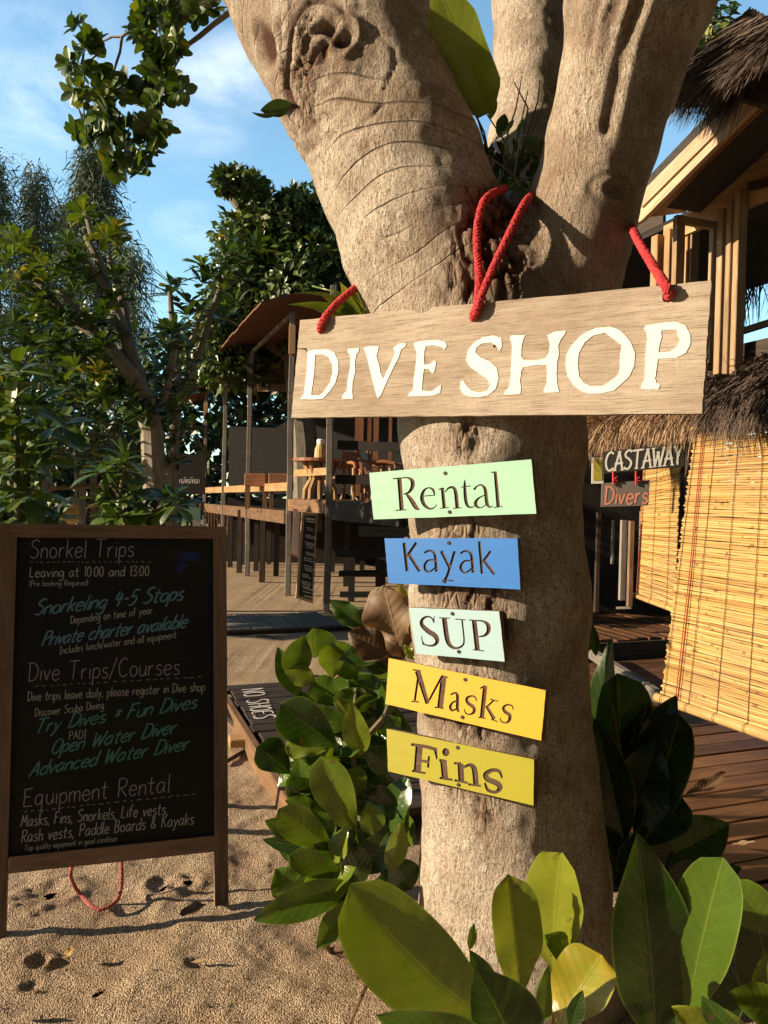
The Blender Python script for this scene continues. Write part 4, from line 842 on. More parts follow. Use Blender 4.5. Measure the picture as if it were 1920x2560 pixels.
# ------------------------------------------------------------------ decks and boardwalks
AX = Vector((-.35, .937, 0)).normalized(); BX = Vector((AX.y, -AX.x, 0))      # along the shop front (away from the viewer), and across to the right
O0 = G(738, 1990, .12)
def ab(a, b_, z): p = O0 + AX * a + BX * b_; return Vector((p.x, p.y, z))
def planks(mb, c0, along, across, length, total, width, z, th=.03, gap=.008, skip=0, jag=.03):
    """boards lying along 'along', laid side by side over 'total' in direction 'across'"""
    n = int(total / width)
    for i in range(n):
        s_ = i * width + width / 2; e0 = random.uniform(0, jag); e1 = random.uniform(0, jag); dz = random.uniform(-.003, .003); k = random.uniform(-.004, .004)
        p = c0 + across * (s_ + k) + along * e0; q_ = c0 + across * (s_ - k) + along * (length - e1); tl = random.uniform(-.003, .003)
        mb.beam((p.x, p.y, z - th / 2 + dz), (q_.x, q_.y, z - th / 2 + dz + tl), width - gap - random.uniform(0, .004), th, bev=.004)
# the dark walkway with the painted words, left of the tree
bwx = bw = thing('boardwalk', 'worn dark boardwalk with white painted words running behind the leafy shrub', 'boardwalk', ab(0, 0, 0))
mb = MB(); planks(mb, ab(-.30, 0, 0), BX, AX, 1.12, 2.60, .145, .12, .035, .010); bwp = mb.build('planks', M['deck_dark'], bw)
mb = MB(); mb.beam(ab(-.30, -.028, .055), ab(2.30, -.028, .055), .045, .13, bev=.006); mb.build('edge_beam', M['timber_brown'], bw)
class GPlane(Plane):
    def __init__(s, z): s.n = Vector((0, 0, 1)); s.o = Vector((0, 0, z)); s.m = Matrix.Translation(s.o); s.inv = s.m.inverted()
gp = GPlane(.1255); mb = MB()
ZW = lambda x, y: (560 + x / 3.318, 1400 + y / 3.318)
# the words run along the walkway: letters stand across it
def ground_write(mb, text, p0, p1, up0, wpx, z):
    tot = sum(FWD[c] + 1.3 for c in text) - 1.3; x = 0
    for c in text:
        for s_ in FP[c]:
            pts = []
            for gx_, gy_ in s_:
                k = (x + gx_) / tot; pts.append((p0[0] + (p1[0] - p0[0]) * k + up0[0] * gy_ / 9, p0[1] + (p1[1] - p0[1]) * k + up0[1] * gy_ / 9, wpx * (.75 + .35 * k)))
            add_ribbon(mb, gp, pts, lambda a, b_: (a, b_), 1.0, z - .0012, z, smooth=len(pts) > 2); z += .00002
        x += FWD[c] + 1.3
ground_write(mb, 'NO SHOES', ZW(145, 1078), ZW(252, 1322), (178 / 3.318, -14 / 3.318), 1.35, .1290)
mb.build('painted_words', M['paper'], bwp)
# deck in front of the shop
sd_ = thing('shop_deck', 'brown plank deck in front of the bamboo blinds', 'deck', ab(-.6, 2.2, 0))
mb = MB(); planks(mb, ab(-1.75, 1.16, 0), BX, AX, 3.4, 3.95, .150, .12, .035, .009); mb.build('planks', M['deck_brown'], sd_)
mb = MB()
for k in (1.3, 2.2, 3.2): mb.beam(ab(-1.7, k, .04), ab(2.15, k, .04), .08, .08)
mb.build('joists', M['timber_dark'], sd_)
ud = thing('doorstep_deck', 'upper deck of lighter lengthwise planks before the dark doorway', 'deck', ab(3, 3.5, 0))
mb = MB(); planks(mb, ab(2.26, 2.5, 0), AX, BX, 3.6, 3.6, .13, .27, .03, .010, jag=.12); mb.build('planks', M['deck_brown'], ud)
mb = MB(); mb.beam(ab(2.235, 2.5, .18), ab(2.235, 6.1, .18), .04, .17); mb.build('edge_beam', M['timber_dark'], ud)
lb = thing('beam_log', 'weathered grey squared beam lying on the deck below the blind', 'beam', G(1560, 1690, .13))
a = G(1482, 1636, .19); b_ = G(1662, 1752, .19); mb = MB(); mb.beam(a, b_, .085, .09, bev=.018); mb.build('beam', M['timber_grey'], lb)
mb = MB(); mb.beam(a.lerp(b_, .15) - Vector((0, 0, .052)), a.lerp(b_, .15) - Vector((0, 0, .068)) + Vector((.03, 0, 0)), .1, .1); mb.build('block', M['timber_dark'], lb)
# grey ramp of planks in front of the pavilion
rw = thing('plank_path', 'grey plank path lying across the sand before the pavilion', 'boardwalk', G(700, 1550))
c0, c1, c2 = G(380, 1582, .06), G(884, 1562, .06), G(815, 1529, .06)
al = (c1 - c0); L_ = al.length; al.normalize(); ac = (c2 - c1); Wd_ = ac.length; ac.normalize()
mb = MB(); planks(mb, c0, ac, al, Wd_, L_, .26, .06, .03, .014, jag=.02); mb.build('planks', M['deck_grey'], rw)
mb = MB(); mb.beam(c0 + Vector((0, 0, -.05)) + ac * .02, c1 + Vector((0, 0, -.05)) + ac * .02, .05, .06); mb.build('edge_beam', M['timber_dark'], rw)
# small wood block at the foot of the walkway
wb = thing('wood_block', 'short pale cut plank end lying on sand beside the chalkboard', 'block', G(605, 1868))
mb = MB(); a = G(572, 1853, .06); b_ = G(624, 1850, .06); mb.beam(a, b_, .12, .05, bev=.006); mb.build('block', M['timber_gold'], wb)
sp_ = thing('dark_plank', 'dark stray plank leaning low against the walkway edge', 'plank', G(590, 1800))
mb = MB(); mb.beam(G(560, 1760, .10), G(618, 1812, .05), .16, .03); mb.build('plank', M['timber_dark'], sp_)
st_ = thing('stick', 'thin dark stick lying on sand below the pale cut plank end', 'stick', G(600, 1885))
mb = MB(); mb.tube([G(560, 1908, .012), G(600, 1884, .016), G(640, 1862, .012)], [.010, .012, .008], 6, jit=.3); mb.build('stick', M['timber_dark'], st_)

# ------------------------------------------------------------------ bamboo blinds
def blind(name, label, tl, tr, br, bl_, n, rodr, cords, pull, group):
    """four corner points in space; slats run from the left edge to the right edge"""
    tl, tr, br, bl_ = [Vector(p) for p in (tl, tr, br, bl_)]
    o = thing(name, label, 'blind', bl_, group)
    nrm = (tr - tl).cross(bl_ - tl).normalized()
    if nrm.dot(CAMLOC - tl) < 0: nrm = -nrm
    L = (br - bl_).length; mb = MB(); ns = max(6, int(L / .11)); pitch = (bl_ - tl).length / n
    for i in range(n):
        k = (i + .5) / n; a = tl.lerp(bl_, k); b_ = tr.lerp(br, k); d = (b_ - a).normalized(); up = nrm.cross(d)
        e0, e1 = random.uniform(-.012, .010), random.uniform(-.012, .010); a = a + d * e0; b_ = b_ + d * e1; r = pitch * random.uniform(.45, .54)
        wob = [random.uniform(-.0016, .0016) for _ in range(ns + 1)]; bow = random.uniform(-.003, .003)
        V = []; g = []; off = random.random() * 90; ti = []
        for j in range(ns + 1):
            u = j / ns; c = a.lerp(b_, u) + up * (wob[j] + bow * math.sin(u * 7 + i)) + nrm * (.0025 * math.sin(u * 5 + i * .05))
            for ph in range(6):
                an = ph * math.pi / 3; V.append(c + up * math.cos(an) * r + nrm * math.sin(an) * r * .7); g.append((u * L, math.cos(an) * r + off, off))
        Fc = [(j * 6 + p_, j * 6 + (p_ + 1) % 6, (j + 1) * 6 + (p_ + 1) % 6, (j + 1) * 6 + p_) for j in range(ns) for p_ in range(6)] + [tuple(range(5, -1, -1)), tuple(range(ns * 6, ns * 6 + 6))]
        mb.add([tuple(v) for v in V], Fc, g, random.random())
    mb.build('slats', M['reed'], o)
    d = (br - bl_).normalized(); mb = MB(); mb.tube([bl_ - d * .045 + Vector((0, 0, -rodr)), bl_.lerp(br, .33) + Vector((0, 0, -rodr * 1.05)), bl_.lerp(br, .66) + Vector((0, 0, -rodr * 1.0)), br + d * .05 + Vector((0, 0, -rodr))], [rodr * .92, rodr, rodr * 1.02, rodr], 12)
    mb.build('bottom_rod', M['bamboo'], o)
    mb = MB(); mb.tube([tl - d * .03 + Vector((0, 0, .015)), tr + d * .03 + Vector((0, 0, .015))], .016, 10); mb.build('top_rod', M['bamboo'], o)
    mb = MB()
    for k in cords:
        p, q_ = tl.lerp(tr, k) + nrm * .009, bl_.lerp(br, k) + nrm * .009
        mb.tube([p.lerp(q_, j / 40) + nrm * (.002 if j % 2 else -.001) + d * random.uniform(-.0012, .0012) for j in range(41)], .0020, 5)
        mb.tube([q_ + Vector((0, 0, -rodr)) + (nrm * math.cos(a_) + Vector((0, 0, 1)) * math.sin(a_)) * (rodr * 1.05) for a_ in np.linspace(0, 6.28, 14)], .0020, 5)
    mb.build('cords', M['cord'], o)
    mb = MB()
    for k0, k1 in pull:
        p, q_ = tl.lerp(tr, k0) + nrm * .018, bl_.lerp(br, k1) + nrm * .022
        mb.tube([p, p.lerp(q_, .5) + d * .01, q_], .0032, 6)
    mb.build('pull_cord', M['rope_brown'], o); return o
m, t, b = material('reed'); g = gco(t)
sx = t.new('ShaderNodeSeparateXYZ'); t.l.new(g, sx.inputs[0])
n1 = t.noise(t.mapping(g, (1.2, 30, 30)), 2.0, 4, .6); n2 = t.noise(t.mapping(g, (16, 1, 1)), 1.0, 2, .5)
dash = t.ramp(n2, [(.66, 0.0), (.70, 1.0)])
c = t.ramp(t.math('ADD', t.math('MULTIPLY', tintn(t), .55), t.math('MULTIPLY', n1, .5)), [(.18, (.25, .125, .035)), (.42, (.47, .285, .090)), (.8, (.62, .425, .17))])
ob = t.new('ShaderNodeTexCoord').outputs['Object']; st4 = t.noise(ob, 2.4, 4, .6)
c = t.mix(t.math('MULTIPLY', t.ramp(st4, [(.46, 0.0), (.66, 1.0)]), .45), c, (.34, .23, .13))
c = t.mix(t.math('MULTIPLY', dash, .7), c, (.13, .06, .02))
t.l.new(c, b.inputs['Base Color']); b.inputs['Roughness'].default_value = .5; b.inputs['Specular IOR Level'].default_value = .3
tr_ = t.new('ShaderNodeBsdfTranslucent'); t.l.new(c, tr_.inputs[0]); mx = t.new('ShaderNodeMixShader'); mx.inputs[0].default_value = .15
t.l.new(b.outputs[0], mx.inputs[1]); t.l.new(tr_.outputs[0], mx.inputs[2]); t.l.new(mx.outputs[0], t.n['Material Output'].inputs[0])
M['reed'] = m; M['cord'] = plain('dark_cord', (.10, .045, .02), .9, bump=0); M['rope_brown'] = plain('red_brown_cord', (.30, .06, .03), .9, bump=0)
BL = P(1654, 1735, 4.75); BR = P(2040, 1880, 3.78); dz = (BL.z + BR.z) / 2; BR.z = BL.z
TL = P(1738, 1078, 4.72); TR_ = P(2052, 1010, 3.74); TR_.z = TL.z
blind('bamboo_blind', 'large golden bamboo blind hanging closest, with red cords and a bamboo rod', TL, TR_, BR, BL, 116, .030, (.03, .22, .42, .62, .82, .97), ((.10, .135), (.115, .15)), 'bamboo blinds on the shop front')
blind('bamboo_blind', 'narrower bamboo blind farther back beside the dark doorway', P(1612, 1150, 6.9), P(1702, 1120, 6.35), P(1690, 1520, 6.3), P(1592, 1484, 6.9), 74, .022, (.06, .4, .8), ((.02, .05),), 'bamboo blinds on the shop front')

# ------------------------------------------------------------------ the shop hut
hut = thing('shop_hut', 'two storey wooden shop with thatched eaves and open casement windows', 'building', ab(2, 3, 0))
WN = -BX                                                        # outward normal of the shop front
W0 = Vector((2.1, 4.75, 0))
def wp(u, v, off=0.0):
    r = ray(u, v); k = (W0 + WN * off - CAMLOC).dot(WN) / r.dot(WN); return CAMLOC + r * k
def slab(mb, pts, th, nrm=None, tint=None, gdir=None):
    """polygon given by points in space, thickened against nrm"""
    pts = [Vector(p) for p in pts]; nrm = Vector(nrm) if nrm is not None else WN; k = len(pts)
    V = [tuple(p) for p in pts] + [tuple(p - nrm * th) for p in pts]
    f = [tuple(range(k)), tuple(range(2 * k - 1, k - 1, -1))] + [(i, i + k, (i + 1) % k + k, (i + 1) % k) for i in range(k)]
    gd = Vector(gdir) if gdir is not None else AX; s2 = gd.cross(nrm)
    g = [(Vector(p).dot(gd), Vector(p).dot(s2), Vector(p).dot(nrm)) for p in V]; mb.add(V, f, np.array(g) + random.random() * 30, tint)
# gable wall of horizontal boards
top0, top1 = wp(1700, 560), wp(2050, 215)
zs = np.arange(wp(1850, 470).z - .02, top1.z, .135); mb = MB()
dirw = AX
for i, z in enumerate(zs):
    z1 = z + .128
    def xs(zz):  # where the sloping roof line crosses this height, measured along AX
        k = (zz - top0.z) / (top1.z - top0.z); return (top0.lerp(top1, k) - W0).dot(AX)
    a0 = max(-2.6, -2.6)
    pts = [W0 + AX * a0 + Vector((0, 0, z)), W0 + AX * max(a0, xs(z)) + Vector((0, 0, z)), W0 + AX * max(a0, xs(z1)) + Vector((0, 0, z1)), W0 + AX * a0 + Vector((0, 0, z1))]
    slab(mb, pts, .025, WN, random.random())
mb.build('gable_wall', M['timber_gold'], hut)
def lift(pts, off): return [wp(u, v, off) for u, v in pts]
mb = MB(); slab(mb, lift([(1578, 540), (1600, 520), (1935, 188), (1935, 218), (1604, 551), (1585, 562)], .58), .03, WN, .7, (wp(1935, 200, .58) - wp(1600, 530, .58)).normalized())
mb.build('barge_board', M['barge'], hut)
mb = MB(); slab(mb, lift([(1590, 512), (1600, 484), (1935, 148), (1935, 186), (1604, 518)], .595), .03, WN, .5, (wp(1935, 200, .58) - wp(1600, 530, .58)).normalized())
mb.build('barge_board', M['barge'], hut)
mb = MB(); e0, e1 = wp(1583, 548, .55), wp(1935, 196, .55); f0, f1 = wp(1712, 532, -.02), wp(1990, 262, -.02)
sn = (e1 - e0).cross(f0 - e0).normalized(); sn = sn if sn.z > 0 else -sn
slab(mb, [e0, e1, f1, f0], -.03, sn, .4, (e1 - e0).normalized()); mb.build('soffit', M['soffit'], hut)
mb = MB(); slab(mb, [e0 + Vector((0, 0, .10)), e1 + Vector((0, 0, .10)), f1 + Vector((0, 0, .10)) - WN * 2.5, f0 + Vector((0, 0, .10)) - WN * 2.5], -.05, sn, .4); mb.build('roof', M['thatch_grey'], hut)
# window band: header, posts, casements
mb = MB(); hz = wp(1850, 468).z
for (za, zb, th) in ((hz - .145, hz - .018, .03),): slab(mb, [W0 + AX * -2.6 + Vector((0, 0, za)), W0 + AX * .62 + Vector((0, 0, za)), W0 + AX * .62 + Vector((0, 0, zb)), W0 + AX * -2.6 + Vector((0, 0, zb))], th, WN, .8)
mb.build('header', M['timber_gold'], hut)
def post(u, v0, v1, wpx, off, mat, name='post'):
    a, b_ = wp(u, v0, off), wp(u + (v0 - v1) * .035 * -0, v1, off); wd = wpx / F * (a - CAMLOC).dot(Vector((0, 1, 0)))
    b2 = Vector((a.x, a.y, b_.z)); mb = MB(); mb.beam(a, b2, wd, .07, up=WN, bev=.004); return mb.build(name, M[mat], hut)
def casement(pts, wpx, mat, name='window'):
    q_ = [Vector(p) for p in pts]; mb = MB(); n_ = (q_[1] - q_[0]).cross(q_[3] - q_[0]).normalized()
    for i in range(4):
        a, b_ = q_[i], q_[(i + 1) % 4]; d = (b_ - a).normalized() * (wpx * .5 if i % 2 else -wpx * .5)
        mb.beam(a - d if i % 2 else a + d * .98, b_ + d if i % 2 else b_ - d * .98, wpx, .035, up=n_)
    return mb.build(name, M[mat], hut)
for u, v0, w_, off, mt in ((1812, 525, 19, .03, 'frame_gold'), (1834, 500, 16, .06, 'frame_gold'), (1853, 478, 20, .04, 'frame_gold'), (1646, 590, 24, .02, 'timber_gold'), (1678, 575, 20, .01, 'timber_gold')): post(u, v0, 935, w_, off, mt)
post(1726, 570, 760, 9, -.25, 'timber_gold'); post(1738, 566, 760, 6, -.25, 'frame_gold')
post(1698, 548, 930, 15, .28, 'frame_gold', 'window_stile')
a, b_ = wp(1696, 549, .30), wp(1786, 566, .02); zt = a.z; zb_ = wp(1700, 905, .3).z
casement([a, Vector((b_.x, b_.y, zt)), Vector((b_.x, b_.y, zb_)), Vector((a.x, a.y, zb_))], .045, 'frame_gold')
mb = MB(); slab(mb, lift([(1868, 455), (1990, 425), (1990, 445), (1868, 474)], .07), .04); mb.build('header', M['timber_dark'], hut)
# dark far side of the upper room, its hanging thatch and a handrail
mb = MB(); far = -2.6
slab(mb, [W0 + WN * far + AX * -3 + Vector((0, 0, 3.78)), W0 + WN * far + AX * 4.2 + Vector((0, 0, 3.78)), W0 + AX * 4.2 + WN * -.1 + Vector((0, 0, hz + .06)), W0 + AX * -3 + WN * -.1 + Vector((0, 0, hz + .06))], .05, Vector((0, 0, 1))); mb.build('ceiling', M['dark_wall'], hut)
def blades(mb, roots, dirs, L, wd, jit=.25, curl=.25):
    roots = np.array(roots); n = len(roots); D = np.broadcast_to(np.asarray(dirs, float), (n, 3)) + rng.normal(0, jit, (n, 3)); D /= np.linalg.norm(D, axis=1)[:, None]
    ll = L * (.6 + .8 * rng.random(n)); sd2 = np.cross(D, rng.normal(size=(n, 3))); sd2 /= np.linalg.norm(sd2, axis=1)[:, None]; w2 = wd * (.6 + .8 * rng.random(n))
    V = []; G_ = []
    for k, wk in ((0, 1), (.4, .85), (.75, .55), (1, .12)):
        c = roots + D * (ll * k)[:, None] + np.array([0, 0, -1]) * (ll * curl * k * k)[:, None]
        for s_ in (-1, 1): V.append(c + sd2 * (w2 * wk * s_ / 2)[:, None]); G_.append(np.c_[ll * k, np.full(n, s_ * .002) + np.arange(n) * .37, np.zeros(n)])
    V = np.stack(V, 1).reshape(-1, 3); Gc = np.stack(G_, 1).reshape(-1, 3)
    f = np.array([(0, 1, 3, 2), (2, 3, 5, 4), (4, 5, 7, 6)]); mb.add(V, (f[None] + (np.arange(n) * 8)[:, None, None]).reshape(-1, 4), Gc, np.repeat(rng.random(n), 8))
def lerp_pts(a, b_, n): k = rng.random(n)[:, None]; return np.array(tuple(a)) * (1 - k) + np.array(tuple(b_)) * k
def bil(q_, n):
    u, v = rng.random(n)[:, None], rng.random(n)[:, None]; a, b_, c, d = [np.array(tuple(p)) for p in q_]
    return (a * (1 - u) + b_ * u) * (1 - v) + (d * (1 - u) + c * u) * v
mb = MB(); blades(mb, lerp_pts(W0 + WN * far + AX * -3 + Vector((0, 0, 3.78)), W0 + WN * far + AX * 4.2 + Vector((0, 0, 3.78)), 900), (0, 0, -1), .30, .016, .22); 
mb.build('thatch_fringe', M['thatch_dark'], hut)
mb = MB(); mb.beam(P(1850, 830, 7.0), P(1960, 795, 6.6), .06, .05); mb.beam(P(1775, 845, 7.2), P(1850, 832, 7.0), .06, .05); mb.build('handrail', M['timber_grey'], hut)
# lower thatched skirt roof: eave to wall
E0, E1, E2, E3 = P(1462, 1075, 6.4), P(1600, 1034, 5.6), P(1760, 1012, 4.75), P(2000, 955, 3.45)
T0, T1, T2, T3 = P(1500, 985, 7.3), P(1640, 950, 6.4), P(1782, 915, 5.35), P(2040, 855, 4.15)
mb = MB()
for (a, b_, c, d) in ((E0, E1, T1, T0), (E1, E2, T2, T1), (E2, E3, T3, T2)):
    nn = (Vector(b_) - Vector(a)).cross(Vector(d) - Vector(a)).normalized(); nn = nn if nn.z > 0 else -nn
    slab(mb, [a, b_, c, d], .05, nn)
mb.build('skirt_roof', M['thatch_dark'], hut)
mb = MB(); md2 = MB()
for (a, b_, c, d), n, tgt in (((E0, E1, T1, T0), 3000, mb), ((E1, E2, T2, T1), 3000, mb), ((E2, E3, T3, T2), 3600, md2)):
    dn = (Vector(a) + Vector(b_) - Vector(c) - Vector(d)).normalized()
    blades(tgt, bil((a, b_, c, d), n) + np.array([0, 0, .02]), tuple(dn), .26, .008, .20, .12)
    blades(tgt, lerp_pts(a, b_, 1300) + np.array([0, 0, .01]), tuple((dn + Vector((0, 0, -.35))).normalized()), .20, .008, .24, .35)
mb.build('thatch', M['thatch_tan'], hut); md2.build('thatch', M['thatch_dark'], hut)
# higher thatched porch roof at the top right corner
K0, K1, K2, K3 = P(1718, 186, 4.2), P(1800, 192, 3.75), P(1975, 70, 3.4), P(1880, 22, 4.0)
mb = MB(); nn = (K1 - K0).cross(K3 - K0).normalized(); nn = nn if nn.z > 0 else -nn; slab(mb, [K0, K1, K2, K3], .05, nn)
mb.build('porch_roof', M['thatch_dark'], hut)
mb = MB(); dn = (K0 - K3).normalized()
blades(mb, bil((K0, K1, K2, K3), 2600) + np.array(tuple(nn)) * .015, tuple(dn), .20, .007, .22, .12)
blades(mb, lerp_pts(K0, P(1862, 222, 3.75), 420), tuple((dn + Vector((0, 0, -.9))).normalized()), .17, .005, .16, .25); blades(mb, lerp_pts(K1, K2, 500), tuple((dn + Vector((0, 0, -.3))).normalized()), .12, .006, .16, .2)
mb.build('thatch', M['thatch_dark'], hut)
mb = MB(); a, b_, c, d = P(1780, 204, 3.95), P(1925, 112, 3.55), P(2000, 150, 3.5), P(1935, 238, 3.75)
slab(mb, [a, P(1845, 160, 3.75), b_, c, d], .0, Vector((0, 1, 0))) if False else None
mb.beam(P(1782, 196, 4.0), P(1990, 252, 3.65), .10, .13, bev=.01); mb.build('rafter', M['timber_dark'], hut)
mb = MB(); slab(mb, [P(1790, 190, 4.0), P(1930, 105, 3.6), P(2040, 130, 3.75), P(1980, 235, 3.95)], .03, Vector((0, -.3, -1)).normalized()); mb.build('porch_ceiling', M['timber_brown'], hut)
mb = MB(); slab(mb, [W0 - WN * .06 + AX * -3.5 + Vector((0, 0, 1.95)), W0 - WN * .06 + AX * .55 + Vector((0, 0, 1.95)), W0 - WN * .06 + AX * .55 + Vector((0, 0, 2.5)), W0 - WN * .06 + AX * -3.5 + Vector((0, 0, 2.5))], .04); mb.build('sky_block_board', M['timber_dark'], hut)  # dark board added to block sky showing through above the blind
# lower wall, doorway and the gloom behind the blinds
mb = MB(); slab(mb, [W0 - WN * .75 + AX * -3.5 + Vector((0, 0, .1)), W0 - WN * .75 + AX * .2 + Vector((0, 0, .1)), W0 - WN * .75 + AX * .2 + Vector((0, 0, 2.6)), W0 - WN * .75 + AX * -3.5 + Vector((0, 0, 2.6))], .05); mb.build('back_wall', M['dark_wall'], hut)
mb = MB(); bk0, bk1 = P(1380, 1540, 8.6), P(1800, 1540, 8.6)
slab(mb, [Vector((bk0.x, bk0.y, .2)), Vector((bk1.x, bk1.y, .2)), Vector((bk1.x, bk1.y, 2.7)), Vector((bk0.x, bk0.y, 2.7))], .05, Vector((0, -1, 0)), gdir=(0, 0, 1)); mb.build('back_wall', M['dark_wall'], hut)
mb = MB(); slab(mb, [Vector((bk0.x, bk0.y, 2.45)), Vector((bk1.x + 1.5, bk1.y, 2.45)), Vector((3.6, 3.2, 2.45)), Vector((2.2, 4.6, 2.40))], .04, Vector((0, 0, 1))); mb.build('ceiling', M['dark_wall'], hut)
def vpost(u, v0, v1, d, wpx, mat, name='door_post', dep=.06):
    a, b_ = P(u, v0, d), P(u, v1, d); mb = MB(); mb.beam((b_.x, b_.y, a.z), (b_.x, b_.y, b_.z), wpx / F * d, dep, up=(0, 1, 0)); return mb.build(name, M[mat], hut)
vpost(1554, 1300, 1500, 7.1, 13, 'timber_grey'); vpost(1573, 1302, 1516, 6.9, 10, 'frame_wood'); vpost(1605, 1278, 1492, 6.95, 19, 'grey_paint'); vpost(1490, 1280, 1530, 7.3, 9, 'timber_dark'); vpost(1530, 1300, 1410, 7.6, 4, 'timber_grey')
mb = MB(); mb.beam(P(1540, 1520, 6.95), P(1578, 1519, 6.9), .02, .02); mb.build('sill', M['timber_grey'], hut)
vpost(1725, 1090, 1300, 5.2, 24, 'timber_dark', 'corner_post')
mb = MB(); mb.beam(P(1575, 1092, 6.4), P(1702, 1085, 6.1), .06, .13); mb.build('header', M['barge'], hut)
# hanging name boards
ps = Plane(P(1600, 1160, 5.1), 8, 0)
cs_ = thing('name_board', 'black board with tall white capitals hanging under the thatch', 'sign', mat=ps.m)
mb = MB(); mb.prism([ps.l(*c) for c in ((1508, 1184), (1711, 1166), (1711, 1108), (1508, 1130))], -.02, 0); cbd = mb.build('board', M['black_paint'], cs_, local=True)
mb = MB(); ZC = lambda x, y: (1440 + x / 4.423, 1060 + y / 4.423); write(mb, ps, 'CASTAWAY', ZC(318, 522), ZC(1160, 446), 46, 5.0, .06, z=.002, serif=4.5, jit=.1, gap=.9); mb.build('lettering', M['white'], cbd, local=True)
mb = MB()
for u in (1533, 1590): mb.tube([ps.wpt(u, 1178, .008), ps.wpt(u, 1200, .008), ps.wpt(u, 1212, .008)], .007, 6); mb.tube([ps.wpt(u, 1200, .012), ps.wpt(u + 9, 1192, .014), ps.wpt(u + 10, 1203, .012), ps.wpt(u, 1200, .012)], .005, 6); mb.build('rope', M['rope_red'], cs_); mb = MB()
dv_ = thing('word_board', 'grey panel with pink handwritten word below the black name board', 'sign', mat=Plane(P(1560, 1235, 5.12), 8, 0).m); pv = Plane(P(1560, 1235, 5.12), 8, 0)
mb = MB(); mb.prism([pv.l(*c) for c in ((1503, 1267), (1621, 1264), (1625, 1200), (1505, 1208))], -.02, 0); dbd = mb.build('board', M['grey_paint'], dv_, local=True)
mb = MB(); write(mb, pv, 'Divers', ZC(310, 890), ZC(785, 875), 44, 4.6, .10, z=.002, jit=.2); mb.build('lettering', M['pink'], dbd, local=True)
nt_ = thing('notice', 'small yellow card notice with white edge beside the black name board', 'notice', mat=Plane(P(1494, 1178, 6.3), 5, 0).m); pn = Plane(P(1494, 1178, 6.3), 5, 0)
mb = MB(); mb.prism([pn.l(*c) for c in ((1479, 1209), (1509, 1209), (1508, 1143), (1480, 1143))], -.01, 0); crd_ = mb.build('card', M['paper'], nt_, local=True)
mb = MB(); mb.prism([pn.l(*c) for c in ((1483, 1201), (1505, 1201), (1504, 1148), (1484, 1148))], .001, .003); mb.build('print', M['yellow_card'], crd_, local=True)
# ------------------------------------------------------------------ the raised pavilion
pav = thing('pavilion', 'open dark timber pavilion on stilts with slender posts and rusty roof', 'building', G(718, 1489))
q0, q1 = G(816, 1530), G(718.7, 1488.7); q2 = G(617, 1440); pdir = (q2 - q1).normalized(); pside = Vector((-pdir.y, pdir.x, 0)); pside = pside if pside.x > 0 else -pside
def ground_at(u, line_p, line_d):
    r = ray(u, 1238); # intersection of the vertical plane through u with a line on the ground
    A = np.array([[r.x, -line_d.x], [r.y, -line_d.y]]); s_ = np.linalg.solve(A, np.array([line_p.x, line_p.y])); return Vector((r.x * s_[0], r.y * s_[0], 0))
q3 = ground_at(560, q1, pdir); q4_ = ground_at(512, q1, pdir)
def top_z(p, v):
    # height at which the vertical through p reaches picture row v
    lo, hi = 0.0, 8.0
    for _ in range(40):
        mid = (lo + hi) / 2; l = CAMROT.transposed() @ (Vector((p.x, p.y, mid)) - CAMLOC); vv = CY - l.y / -l.z * F
        if vv > v: lo = mid
        else: hi = mid
    return lo
tops = []
for p, v, wd in ((q0, 1040, .085), (q1, 782, .085), (q2, 883, .085), (q3, 938, .085), (q4_, 985, .08)):
    z = top_z(p, v) if v != 1040 else 4.25; tops.append(Vector((p.x, p.y, z))); mb = MB()
    n = 7; jit = [Vector((random.uniform(-.008, .008), random.uniform(-.008, .008), 0)) for _ in range(n + 1)]
    for k in range(n): mb.beam(p.lerp(tops[-1], k / n) + jit[k], p.lerp(tops[-1], (k + 1) / n) + jit[k + 1], wd, wd, up=(0, 1, 0), bev=.008)
    mb.build('post', M['timber_grey'], pav)
    mb = MB(); c = tops[-1] - Vector((0, 0, .42)); mb.box(c + Vector((.0, -.055, 0)), (.10, .03, .42), bev=.004); mb.build('lamp_plate', M['timber_gold' if p in (q1, q4_) else 'timber_dark'], pav)
# decks
DZ = 1.27; mb = MB(); far_end = q4_ + pdir * 1.5
wl = q1.lerp(far_end, 0) + pside * .05
planks(mb, Vector((q1.x, q1.y, 0)) + pside * .06, pside, pdir, 4.2, (far_end - q1).length, .2, DZ, .04, .012); mb.build('floor', M['deck_dark'], pav)
mb = MB(); mb.beam(Vector((q1.x, q1.y, DZ - .09)), Vector((far_end.x, far_end.y, DZ - .09)), .05, .20); mb.build('floor_beam', M['timber_brown'], pav)
fr = (q0 - q1).normalized(); DZ2 = 1.47
mb = MB(); planks(mb, q1 + fr * .05 + pside * 0, fr, Vector((-fr.y, fr.x, 0)) if (-fr.y * 0 + fr.x) > 0 else Vector((fr.y, -fr.x, 0)), 3.9, 2.6, .16, DZ2, .04, .01); mb.build('floor', M['deck_brown'], pav)
xr = q1 + fr * 3.95
mb = MB(); mb.beam(Vector((q1.x, q1.y, DZ2 - .10)) - Vector((0, .03, 0)), Vector((q0.x, q0.y, DZ2 - .10)) - Vector((0, .03, 0)), .045, .17); mb.build('floor_beam', M['timber_brown'], pav)
mb = MB(); mb.beam(Vector((q0.x, q0.y, DZ2 - .14)) - Vector((0, .03, 0)), Vector((xr.x, xr.y, DZ2 - .14)), .045, .24); mb.build('floor_beam', M['timber_black'], pav)
